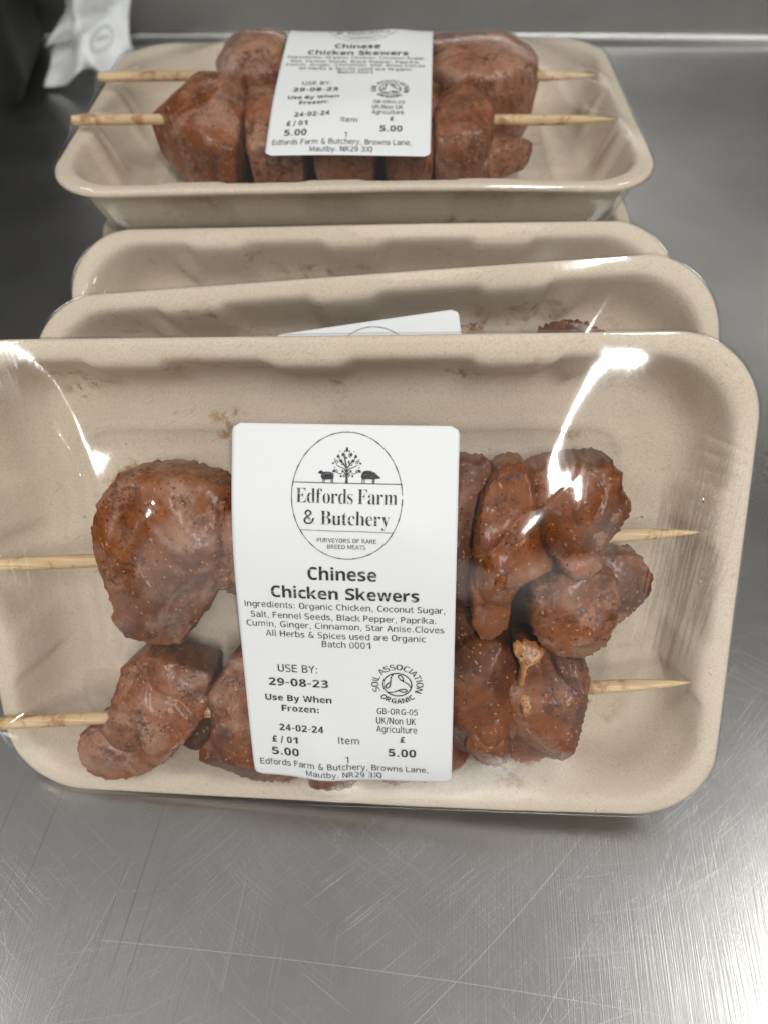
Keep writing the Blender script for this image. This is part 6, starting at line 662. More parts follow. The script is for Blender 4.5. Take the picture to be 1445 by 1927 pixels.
def chunk_geo(poly, ztop, zbot, seed, tilt=(0, 0), n=150, nr=34, power=2.6, rag=1.0, lump=.85, ring=.42):
    """a raw meat chunk: the outline swells into a thick rounded body with folds and a ragged edge"""
    o = smooth_closed(resample(poly, n), .25, 1)
    c = o.mean(0)
    zm = zbot + (ztop - zbot) * ring
    # knife cuts: a few slanting planes that slice the rounded body
    rr = np.random.default_rng(int(seed) * 17 + 3)
    ext = np.hypot(*(o - c).T)
    cuts = []
    a0 = rr.uniform(0, 6.28)
    for k in range(5):
        th = a0 + k * 1.257 + rr.uniform(-.35, .35)
        d = np.array([math.cos(th), math.sin(th)])
        reach = ((o - c) @ d).max()
        cuts.append((d, reach * rr.uniform(.12, .55), rr.uniform(.22, .85)))
    def slice_(x, y, z):
        s = z
        for d, dist, sl in cuts:
            q = ztop - sl * (d[0] * (x - c[0]) + d[1] * (y - c[1]) - dist)
            e = max(.9 - abs(s - q), 0) / .9
            s = min(s, q) - e * e * .9 * .25
        return max(s, zm)
    vs = []
    def rad(t): return (1 - (1 - t) ** power) ** (1 / power)
    levels = [(t, +1) for t in np.linspace(0.02, 1, nr)] + [(t, -1) for t in np.linspace(1, 0.04, nr // 2)][1:]
    for t, s in levels:
        lift = (max(0, 1 - t ** power)) ** (1 / power)
        for i in range(n):
            x, y = c + (o[i] - c) * t
            z = zm + (lift * (ztop - zm) if s > 0 else -lift * (zm - zbot))
            if s > 0: z = slice_(x, y, z)
            if s > 0: z += lift * (tilt[0] * (x - c[0]) + tilt[1] * (y - c[1]))
            a = mnoise.noise((x * .055 + seed * 7.7, y * .055, z * .055 + seed)) * lump
            a += mnoise.noise((x * .14 + seed, y * .14 - seed * 3, z * .14)) * lump * .45
            e = mnoise.noise((x * .9 + seed, y * .9, z * .9)) * rag * (t ** 6) + mnoise.noise((x * 2.3, y * 2.3 + seed, z * 2.3)) * rag * .9 * (t ** 8)
            dx, dy = (o[i] - c) / (np.hypot(*(o[i] - c)) + 1e-6)
            r1 = 1 - abs(mnoise.noise((x * .065 - seed * 2, y * .045 + seed, .3)))
            r2 = 1 - abs(mnoise.noise((x * .11 + seed, y * .13 - seed * 1.3, 5.3)))
            crease = -lump * (.75 * r1 ** 12 + .25 * r2 ** 14)
            gr = mnoise.noise((x * .8, y * .8 + seed, z * .8)) * .07
            vs.append((x + dx * (a * .42 * t + e + gr), y + dy * (a * .42 * t + e + gr), z + (a + crease) * lift * (1 if s > 0 else .5) + gr))
    vs = np.array(vs)
    nl = len(levels)
    f = ring_faces(nl, n, flip=True)
    f.append(tuple(range(n))); f.append(tuple((nl - 1) * n + j for j in reversed(range(n))))
    return vs, f


GX, GY = 226, 150                                                     # film height field, 1 mm cells


def film_field(points, sticks, extra=()):
    """cling film drawn tight over the rim and the meat: a membrane relaxed above what lies under it"""
    obs = np.full((GX, GY), -60.0)
    xs = np.arange(GX) - A_ - .5 + .5; ys = np.arange(GY) - B_ - .5 + .5
    if len(points):
        ix = np.clip(np.round(points[:, 0] + A_).astype(int), 0, GX - 1)
        iy = np.clip(np.round(points[:, 1] + B_).astype(int), 0, GY - 1)
        np.maximum.at(obs, (ix, iy), points[:, 2] + .35)
        # close pin holes
        for _ in range(1):
            pad = np.pad(obs, 1, mode='edge')
            mx = np.max([pad[1 + a:GX + 1 + a, 1 + b:GY + 1 + b] for a in (-1, 0, 1) for b in (-1, 0, 1)], 0)
            obs = np.where(obs < -50, mx, obs)
    for (x0, y0, z0), (x1, y1, z1), r in sticks:
        for t in np.linspace(0, 1, 500):
            i = int(round(x0 + (x1 - x0) * t + A_)); j = int(round(y0 + (y1 - y0) * t + B_))
            if 0 <= i < GX and 0 <= j < GY: obs[i, j] = max(obs[i, j], z0 + (z1 - z0) * t + r + .3)
    X, Y = np.meshgrid(np.arange(GX) - A_, np.arange(GY) - B_, indexing='ij')
    qx, qy = np.abs(X) - (A_ - R), np.abs(Y) - (B_ - R)
    sd = np.hypot(np.maximum(qx, 0), np.maximum(qy, 0)) + np.minimum(np.maximum(qx, qy), 0) - R    # <0 inside
    rim = sd > -4.2
    obs = np.where(rim, np.maximum(obs, .45), obs)
    fixed = sd > -1.2
    h = np.maximum(obs, .45)
    ii, jj = np.meshgrid(np.arange(GX), np.arange(GY), indexing='ij')
    for it in range(900):
        for par in (0, 1):
            m = ((ii + jj) % 2 == par)[1:-1, 1:-1]
            avg = .25 * (h[2:, 1:-1] + h[:-2, 1:-1] + h[1:-1, 2:] + h[1:-1, :-2])
            new = h[1:-1, 1:-1] + 1.8 * (avg - h[1:-1, 1:-1])
            new = np.maximum(new, obs[1:-1, 1:-1])
            h[1:-1, 1:-1] = np.where(m & ~fixed[1:-1, 1:-1], new, h[1:-1, 1:-1])
    h = blur_field(h, 30)                                              # film bridges the finest lumps
    for _ in range(3):
        need = np.maximum(obs - .5 - h, 0)
        for _ in range(3):
            pad = np.pad(need, 1, mode='edge')
            need = np.max([pad[1 + a:GX + 1 + a, 1 + c:GY + 1 + c] for a in (-1, 0, 1) for c in (-1, 0, 1)], 0)
        h = h + blur_field(need, 14)
    h = blur_field(h, 6)
    h = np.where(rim, np.maximum(h, obs), h)
    return h


def blur_field(h, k):
    for _ in range(k):
        p = np.pad(h, 1, mode='edge')
        h = (p[2:, 1:-1] + p[:-2, 1:-1] + p[1:-1, 2:] + p[1:-1, :-2] + 2 * h) / 6
    return h


def samp(h, x, y):
    fx = np.clip(np.asarray(x, float) + A_, 0, GX - 1.001); fy = np.clip(np.asarray(y, float) + B_, 0, GY - 1.001)
    i, j = fx.astype(int), fy.astype(int); u, v = fx - i, fy - j
    return h[i, j] * (1 - u) * (1 - v) + h[i + 1, j] * u * (1 - v) + h[i, j + 1] * (1 - u) * v + h[i + 1, j + 1] * u * v


def catmull(pts, n=160):
    p = np.array(pts, float)
    d = np.r_[0, np.cumsum(np.hypot(*np.diff(p[:, :2], axis=0).T))]
    t = np.linspace(0, d[-1], n)
    out = np.c_[[np.interp(t, d, p[:, k]) for k in range(p.shape[1])]].T
    for _ in range(int(n * .12)):
        out[1:-1] = .25 * out[:-2] + .5 * out[1:-1] + .25 * out[2:]
    return out


def film_mesh(name, h, folds, parent, seed, skirt=True, fine=1.0):
    """folds: polylines (x, y, half width, height) where the film is gathered into a rounded ridge"""
    nl, nc, nsd = int(190 * fine), int(44 * fine), int(120 * fine)
    ins = list(np.arange(0.0, 30, .55 / fine)) + list(np.arange(30, 74.2, 1.1 / fine))
    rings = []
    for d in ins:
        r = R - .32 * d if d < 24 else max(R - .32 * d - (d - 24) * .75, .5)
        rings.append(rrect(d, r, nl, nc, nsd))
    P = np.array(rings)                                                # rings x pts x 2
    X, Y = P[..., 0], P[..., 1]
    Z = samp(h, X, Y)
    edge_d = np.array(ins)[:, None]
    # slack: shallow gathers running in from the short ends and the corners
    rng = np.random.default_rng(seed)
    for fold in folds:
        c = catmull(fold)
        x0, x1, y0, y1 = c[:, 0].min() - 14, c[:, 0].max() + 14, c[:, 1].min() - 14, c[:, 1].max() + 14
        m = (X > x0) & (X < x1) & (Y > y0) & (Y < y1)
        px = np.c_[X[m], Y[m]]
        best = np.full(len(px), 1e9); wv = np.ones(len(px)); av = np.zeros(len(px))
        for k in range(len(c)):
            d = np.hypot(px[:, 0] - c[k, 0], px[:, 1] - c[k, 1])
            u = d / max(c[k, 2], .05)
            s = u < best
            best[s] = u[s]; wv[s] = c[k, 2]; av[s] = c[k, 3] * math.sin(math.pi * min(1, max(.0, k / (len(c) - 1)) * .96 + .02)) ** .5
        if fold[0][3] < 0:                                             # a drawn crease: two flat slopes meeting in a rounded crest
            Z[m] += -av * (np.sqrt((14 / wv) ** 2 + 1) - np.sqrt(best ** 2 + 1)) * wv * np.exp(-(best * wv / 9) ** 2)
        else:
            Z[m] += av * np.exp(-best ** 2 * 1.2)
    Z += .10 * np.array([[mnoise.noise((x * .05, y * .05, seed)) for x, y in zip(rx_, ry_)] for rx_, ry_ in zip(X[:, ::1], Y[:, ::1])]) * np.clip(edge_d / 6, 0, 1)
    vs = [np.c_[X[i], Y[i], Z[i]] for i in range(len(ins))][::-1]
    ns = X.shape[1]
    if skirt:
        base = rings[0]
        sk = [(-.35, -.2), (-.55, -1.0), (-.5, -2.2), (.6, -3.3), (2.5, -4.5), (4.6, -8), (6.3, -13), (8.2, -18.5), (10.2, -23), (14, -26.0), (24, -26.6), (40, -26.8)]
        for ins_, z in sk:
            p = rrect(ins_, max(R - .32 * ins_, 2), nl, nc, nsd)
            dirn = p / (np.hypot(p[:, 0], p[:, 1])[:, None] + 1e-6)
            amp = .9 if -24 < z < -2.6 else (.12 if z > -2.6 else .25)
            w = np.array([mnoise.noise((q[0] * .11 + seed, q[1] * .11, z * .05)) + .6 * mnoise.noise((q[0] * .35, q[1] * .35 + seed, z * .07)) for q in p])
            p = p + dirn * (np.abs(w) * amp)[:, None]
            vs.append(np.c_[p, np.full(ns, z) + samp(h, base[:, 0], base[:, 1]) * 0])
    V = np.vstack(vs) * MM
    f = ring_faces(len(vs), ns, flip=True)
    f.append(tuple(range(ns)))
    return link(name, V, f, FILM, parent)

# ---- label: paper, printing, emblems
LW, LH = 60.4, 111.2


def glyph_table():
    g = {}
    for st, ch, a, v, t in GLYPHS:
        g['rbs'[st] + chr(ch)] = (a, np.array(v, float).reshape(-1, 2), np.array(t, int).reshape(-1, 3))
    return g


class Print:
    def __init__(s): s.v, s.f = [], []
    def add(s, v, f):
        o = len(s.v); s.v += [tuple(q) for q in v]; s.f += [tuple(int(i) + o for i in t) for t in f]
    def text(s, style, body, cx, width, base, height, curve=None):
        """one line of print centred on CX; CURVE = (centre x, centre y, radius, start angle, end angle) sets it on a circle"""
        adv = sum(GL[style + c][0] for c in body)
        sx = width / (adv - 60); sy = height / 729
        x = 0
        for c in body:
            a, v, t = GL[style + c]
            if len(v):
                if curve is None:
                    s.add(np.c_[cx - width / 2 + (x - 30 + v[:, 0]) * sx, base - v[:, 1] * sy], t)
                else:
                    ox, oy, r, a0, a1 = curve
                    th = a0 + (a1 - a0) * (x + a / 2) / adv
                    inward = 1 if a1 < a0 else -1
                    lx = (v[:, 0] - a / 2) * sx; ly = (v[:, 1] - 364) * sy
                    rad = r + ly * inward
                    ux, uy = math.cos(th), -math.sin(th)                # label y runs downwards
                    tx, ty = (math.sin(th), math.cos(th)) if inward > 0 else (-math.sin(th), -math.cos(th))
                    s.add(np.c_[ox + ux * rad + tx * lx, oy + (uy * rad + ty * lx) * .93], t)
            x += a
    def stroke(s, pts, w, closed=False):
        p = np.array(pts, float)
        if closed: p = np.vstack([p, p[:1]])
        d = np.gradient(p, axis=0)
        if closed: d[0] = d[-1] = (p[1] - p[-2])
        d /= np.hypot(d[:, 0], d[:, 1])[:, None] + 1e-9
        n = np.c_[-d[:, 1], d[:, 0]]
        w = np.broadcast_to(np.asarray(w, float), (len(p),))[:, None] / 2
        v = np.vstack([p + n * w, p - n * w]); m = len(p)
        s.add(v, [(i, i + 1, m + i + 1) for i in range(m - 1)] + [(i, m + i + 1, m + i) for i in range(m - 1)])
    def fan(s, pts):
        p = np.array(pts, float); c = p.mean(0)
        s.add(np.vstack([p, c]), [(i, (i + 1) % len(p), len(p)) for i in range(len(p))])

LINES = [
('b','Chinese',-0.40,18.94,41.15,3.74),
('b','Chicken Skewers',0.03,40.86,47.03,3.55),
('r','Ingredients: Organic Chicken, Coconut Sugar,',-0.3,55.8,50.35,1.85),
('r','Salt, Fennel Seeds, Black Pepper, Paprika.',-0.74,51.80,53.67,1.88),
('r','Cumin, Ginger, Cinnamon, Star Anise.Cloves',-0.41,55.42,56.59,1.88),
('r','All Herbs & Spices used are Organic',-0.21,44.91,59.68,1.94),
('r','Batch 0001',0.04,13.90,62.55,1.98),
('r','USE BY:',-14.29,11.85,71.56,2.52),
('b','29-08-23',-14.34,17.62,76.40,2.57),
('b','Use By When',-14.69,19.82,81.71,2.10),
('b','Frozen:',-14.23,11.36,85.34,2.13),
('b','24-02-24',-14.35,13.46,92.46,2.36),
('b','£ / 01',-19.62,8.03,97.01,2.30),
('b','5.00',-19.78,8.51,101.96,2.91),
('r','Item',-0.24,6.52,95.99,2.52),
('r','1',-1.06,1.07,103.21,2.36),
('b','£',15.59,1.49,94.39,2.06),
('b','5.00',15.48,8.37,99.80,2.85),
('r','GB-ORG-05',14.15,11.91,84.51,1.97),
('r','UK/Non UK',13.77,11.57,87.91,2.24),
('r','Agriculture',14.00,11.79,90.91,2.27),
('r','Edfords Farm & Butchery, Browns Lane,',-2.4,51.5,106.3,2.4),
('r','Mautby. NR29 3JQ',-2.4,23.3,109.7,2.3)]


def printing():
    t = Print()
    for a in LINES: t.text(*a)
    e = Print()
    cx, cy, ra, rb = .95, 18.3, 14.75, 16.5
    th = np.linspace(0, 2 * math.pi, 140, endpoint=False)
    e.stroke(np.c_[cx + ra * np.cos(th), cy + rb * np.sin(th)], .17 + .10 * (np.sin(th * 23) > .6) , False)
    for y, w in ((14.68, .20), (27.06, .14)):
        hw = ra * math.sqrt(max(0, 1 - ((y - cy) / rb) ** 2))
        e.stroke([(cx - hw + 2 * hw * k / 40, y) for k in range(41)], w)
    e.text('s', 'Edfords Farm', .9, 26.9, 19.9, 3.8); e.text('s', '& Butchery', .93, 23.1, 25.45, 3.7)
    e.text('r', 'PURVEYORS OF RARE', 1.06, 16.0, 30.2, 1.15); e.text('r', 'BREED MEATS', 1.0, 10.3, 31.95, 1.15)
    # tree of scrolls and leaves between a sheep and a pig
    tx, ty = .93, 14.6
    e.stroke([(tx, ty), (tx + .05, ty - 1.8), (tx - .05, ty - 4), (tx - .55, ty - 6), (tx - .5, ty - 7.2)], [.75, .45, .40, .3, .2])
    def scroll(x, y, r, a0, turns, w, sgn=1):
        a = np.linspace(0, turns * 2 * math.pi, 26)
        rr = r * (1 - .75 * a / a[-1])
        e.stroke(np.c_[x + rr * np.cos(a0 + sgn * a), y + rr * np.sin(a0 + sgn * a) * .95], w)
    for sgn in (-1, 1):
        e.stroke([(tx, ty - 2.6), (tx + sgn * .7, ty - 3.6), (tx + sgn * 1.9, ty - 4.0), (tx + sgn * 2.9, ty - 4.6)], [.32, .26, .2, .14])
        e.stroke([(tx, ty - 3.4), (tx + sgn * .9, ty - 4.9), (tx + sgn * 2.0, ty - 5.9), (tx + sgn * 2.2, ty - 7.2)], [.32, .26, .2, .14])
        e.stroke([(tx, ty - 2.0), (tx + sgn * .9, ty - 2.9), (tx + sgn * 1.6, ty - 2.2), (tx + sgn * 2.6, ty - 2.6)], [.3, .25, .2, .14])
        scroll(tx + sgn * 1.0, ty - 7.0, .62, math.pi / 2, 1.3, .16, sgn)
        scroll(tx + sgn * 2.75, ty - 5.2, .55, 0 if sgn > 0 else math.pi, 1.3, .15, -sgn)
        scroll(tx + sgn * 2.9, ty - 3.0, .5, math.pi / 2, 1.3, .15, sgn)
        scroll(tx + sgn * .6, ty - 1.9, .45, math.pi, 1.3, .15, sgn)
        scroll(tx + sgn * 1.1, ty - 4.7, .4, 0, 1.2, .13, sgn)
    def leaf(x, y, L, a, w=.42):
        q = []
        for s in np.linspace(0, 1, 7): q.append((s * L, w * L * math.sin(math.pi * s ** .8) * .9))
        for s in np.linspace(1, 0, 7)[1:-1]: q.append((s * L, -w * L * math.sin(math.pi * s ** .8) * .9))
        e.fan([(x + c * math.cos(a) - d * math.sin(a), y + (c * math.sin(a) + d * math.cos(a))) for c, d in q])
    for (dx, dy, L, a) in ((0, -8.7, 1.0, 1.57), (-.25, -8.9, .6, .4), (.3, -8.9, .6, 2.7), (-1.2, -7.6, 1.0, 1.2), (1.2, -7.6, 1.0, 1.9), (-2.7, -6.9, .95, .6), (2.7, -6.9, .95, 2.5),
                           (-1.9, -5.9, 1.1, .9), (1.9, -5.9, 1.1, 2.2), (.5, -5.6, .9, 1.4), (-3.3, -5.0, .7, 2.9), (3.3, -5.0, .7, .2), (-3.0, -3.2, .95, 2.6), (3.0, -3.2, .95, .5),
                           (-1.6, -2.0, .7, 1.4), (1.6, -2.0, .7, 1.7), (-.9, -3.2, .6, 2.5), (.9, -3.2, .6, .6), (-.2, -6.6, .6, 1.5), (-2.0, -8.0, .35, .5), (2.0, -8.0, .35, 2.5), (-3.4, -6.0, .4, .3), (3.4, -6.0, .4, 2.8),
                           (.7, -8.2, .5, 1.8), (-.7, -8.2, .5, 1.2), (-1.0, -4.9, .7, .8), (-3.1, -4.0, .4, 2.4), (3.1, -4.0, .4, .6)):
        leaf(tx + dx, ty + dy, L, a)
    sx0, sy0 = -6.75, 11.5
    e.fan([(sx0 + x, sy0 + y) for x, y in ((1.2, .5), (2.2, .35), (3.4, .4), (4.1, .7), (4.3, 1.3), (4.15, 2.1), (3.5, 2.35), (2.0, 2.4), (1.1, 2.2), (.8, 1.5))])
    e.fan([(sx0 + x, sy0 + y) for x, y in ((0, .75), (.35, .25), (.9, .05), (1.35, .3), (1.3, .9), (.9, 1.0), (.5, .85))])
    for x in (1.35, 1.75, 3.6, 4.0): e.stroke([(sx0 + x, sy0 + 2.2), (sx0 + x, sy0 + 3.1)], .22)
    px0, py0 = 4.75, 11.35
    e.fan([(px0 + x, py0 + y) for x, y in ((.1, 1.0), (.5, .3), (1.4, .05), (2.6, .1), (3.6, .5), (4.4, 1.2), (5.15, 1.75), (5.0, 1.95), (4.2, 2.05), (3.4, 2.2), (1.6, 2.2), (.4, 2.3), (.05, 1.8))])
    for x in (.35, .9, 3.1, 3.5): e.stroke([(px0 + x, py0 + 2.1), (px0 + x, py0 + 3.25)], .26)
    g = Print()
    ox, oy, ro = 14.26, 74.2, 4.05
    th = np.linspace(0, 2 * math.pi, 72, endpoint=False)
    def P2(x, y): return (ox + x * ro, oy + y * ro * .94)
    g.stroke([P2(math.cos(a), math.sin(a)) for a in th] + [P2(1, 0), P2(math.cos(.08), math.sin(.08))], .34)
    arm = [(-.28, -.95), (-.45, -.62), (-.48, -.2), (-.50, .1), (-.62, .32), (-.78, .36), (-.86, .2), (-.74, -.02), (-.52, -.18)]
    c = catmull([(x, y) for x, y in arm], 40)
    for k in range(3):
        a = k * 2 * math.pi / 3
        g.stroke([P2(x * math.cos(a) - y * math.sin(a), x * math.sin(a) + y * math.cos(a)) for x, y in c], .34)
    g.text('r', 'SOIL ASSOCIATION', 0, 27.5, 0, 1.95, (ox, oy, 6.35, R_(207), R_(-27)))
    g.text('b', 'ORGANIC', 0, 10.6, 0, 1.75, (ox, oy, 6.05, R_(222), R_(318)))
    return t, e, g


def label_parts(parent, h, cx, cy, rot, top_cut=0):
    """the stuck-on label follows the film; (CX, CY) is the middle of its top edge"""
    L = np.maximum(blur_field(h, 110), h)
    for _ in range(3): L = np.maximum(blur_field(L, 30), h)
    L = blur_field(L, 8); L = np.maximum(L, h) + .15
    ca, sa = math.cos(rot), math.sin(rot)
    def place(p, lift):
        p = np.asarray(p, float)
        x = cx + p[:, 0] * ca + p[:, 1] * sa
        y = cy + p[:, 0] * sa - p[:, 1] * ca
        return np.c_[x, y, samp(L, x, y) + lift] * MM
    nx, ny, rc = 61, 111, 2.2
    vs = []
    for j in range(ny):
        ly = LH * j / (ny - 1)
        dy = min(ly, LH - ly)
        cut = rc - math.sqrt(max(0, rc * rc - (rc - dy) ** 2)) if dy < rc else 0
        for i in range(nx):
            vs.append(((i / (nx - 1) - .5) * (LW - 2 * cut), ly))
    fs = [(j * nx + i, (j + 1) * nx + i, (j + 1) * nx + i + 1, j * nx + i + 1) for j in range(ny - 1) for i in range(nx - 1)]
    top = place(vs, .12); bot = place(vs, .02)
    n = len(vs)
    edge = [i for i in range(nx)] + [j * nx + nx - 1 for j in range(1, ny)] + [(ny - 1) * nx + i for i in range(nx - 2, -1, -1)] + [j * nx for j in range(ny - 2, 0, -1)]
    fs2 = [tuple(n + q for q in reversed(f)) for f in fs] + [(edge[k], edge[(k + 1) % len(edge)], n + edge[(k + 1) % len(edge)], n + edge[k]) for k in range(len(edge))]
    lab = link('label_sticker', np.vstack([top, bot]), fs + fs2, PAPER, parent)
    for nm, pr in zip(('printed_text', 'farm_emblem', 'organic_emblem'), PRINTS):
        v = np.array(pr.v)
        link(nm, place(v, .32), [f[::-1] for f in pr.f], INK, lab, smooth=False)
    return lab


def stick_geo(p0, p1, r, point=26, n=14):
    p0, p1 = np.array(p0, float), np.array(p1, float)
    d = p1 - p0; L = np.linalg.norm(d); d /= L
    u = np.cross(d, (0, 0, 1)); u /= np.linalg.norm(u); w = np.cross(u, d)
    st = [(0, .86), (.6, 1)] + [(t, 1) for t in np.linspace(6, L - point, 12)] + [(L - point * .6, .86), (L - point * .3, .55), (L - point * .1, .24), (L, .05)]
    vs = []
    for t, k in st:
        for a in np.linspace(0, 2 * math.pi, n, endpoint=False):
            kk = k * r * (1 + .04 * math.sin(3 * a + t * .05))
            vs.append(p0 + d * t + (u * math.cos(a) + w * math.sin(a)) * kk + w * .25 * math.sin(t * .03))
    f = ring_faces(len(st), n, flip=True)
    f.append(tuple(range(n))); f.append(tuple((len(st) - 1) * n + j for j in reversed(range(n))))
    return np.array(vs), f


def build_pack(name_label, M_, skewers, folds, label=None, seed=1, fine=1.0, film=True, group='packs of chicken skewers on the steel worktop'):
    """one sealed pack; its skewers lie inside it and are things of their own"""
    pk = thing('skewer_pack', M_, name_label, 'meat pack', group)
    tr = bpy.data.objects.new('tray', TRAY_MESH); COL.objects.link(tr); tr.parent = pk
    pts, sticks = [], []
    for sk in skewers:
        root = thing('chicken_skewer', M_, sk['label'], 'skewer', 'chicken skewers in the packs')
        v, f = stick_geo(sk['stick'][0], sk['stick'][1], 2.05)
        link('stick', v * MM, f, WOOD, root)
        sticks.append((sk['stick'][0], sk['stick'][1], 2.05))
        for k, c in enumerate(sk['chunks']):
            v, f = chunk_geo(c['o'], c['zt'], c['zb'], c.get('seed', seed * 10 + k), c.get('tilt', (0, 0)), power=max(3.4, c.get('pw', 3.4)), lump=c.get('lump', .85), ring=c.get('ring', .42))
            o = link('chicken_piece', v * MM, f, MEAT, root)
            pts.append(v)
            o.color = (*c.get('tone', (.5, .5, .1)), 1)
            for ft in c.get('fat', ()):
                v2, f2 = chunk_geo(ft, c['zt'] + .6, c['zt'] - 6, 3, n=48, nr=10, lump=.5)
                link('fat_strip', v2 * MM, f2, FAT, o); pts.append(v2)
    P = np.vstack(pts) if pts else np.zeros((0, 3))
    h = film_field(P, sticks)
    if label:                                                          # the stiff label holds the film out flat from side to side
        lx, ly, lr = label
        extra = []
        for d in np.arange(2, LH - 4, .8):
            row = [(lx + u * math.cos(lr) + d * math.sin(lr), ly + u * math.sin(lr) - d * math.cos(lr)) for u in np.arange(-28, 28.5, .8)]
            z = np.percentile(samp(h, *np.array(row).T), 80)
            for k, (x, y) in enumerate(row):
                if d > 84 and k < (d - 84) * .9: continue
                extra.append((x, y, z - .9))
        h = film_field(np.vstack([P, np.array(extra)]), sticks)
    if film: film_mesh('film', h, folds, pk, seed, fine=fine)
    if label: label_parts(pk, h, *label)
    return pk, h

GL = glyph_table()
PRINTS = printing()

# ------------------------------------------------------------------ the front pack
def C(o, zt, zb=-22, **k):
    k.setdefault('ring', min(.8, (1.5 - zb) / (zt - zb)) if zt > 3 else .5)   # the widest girth lies about level with the rim
    return dict(o=o, zt=zt, zb=zb, **k)

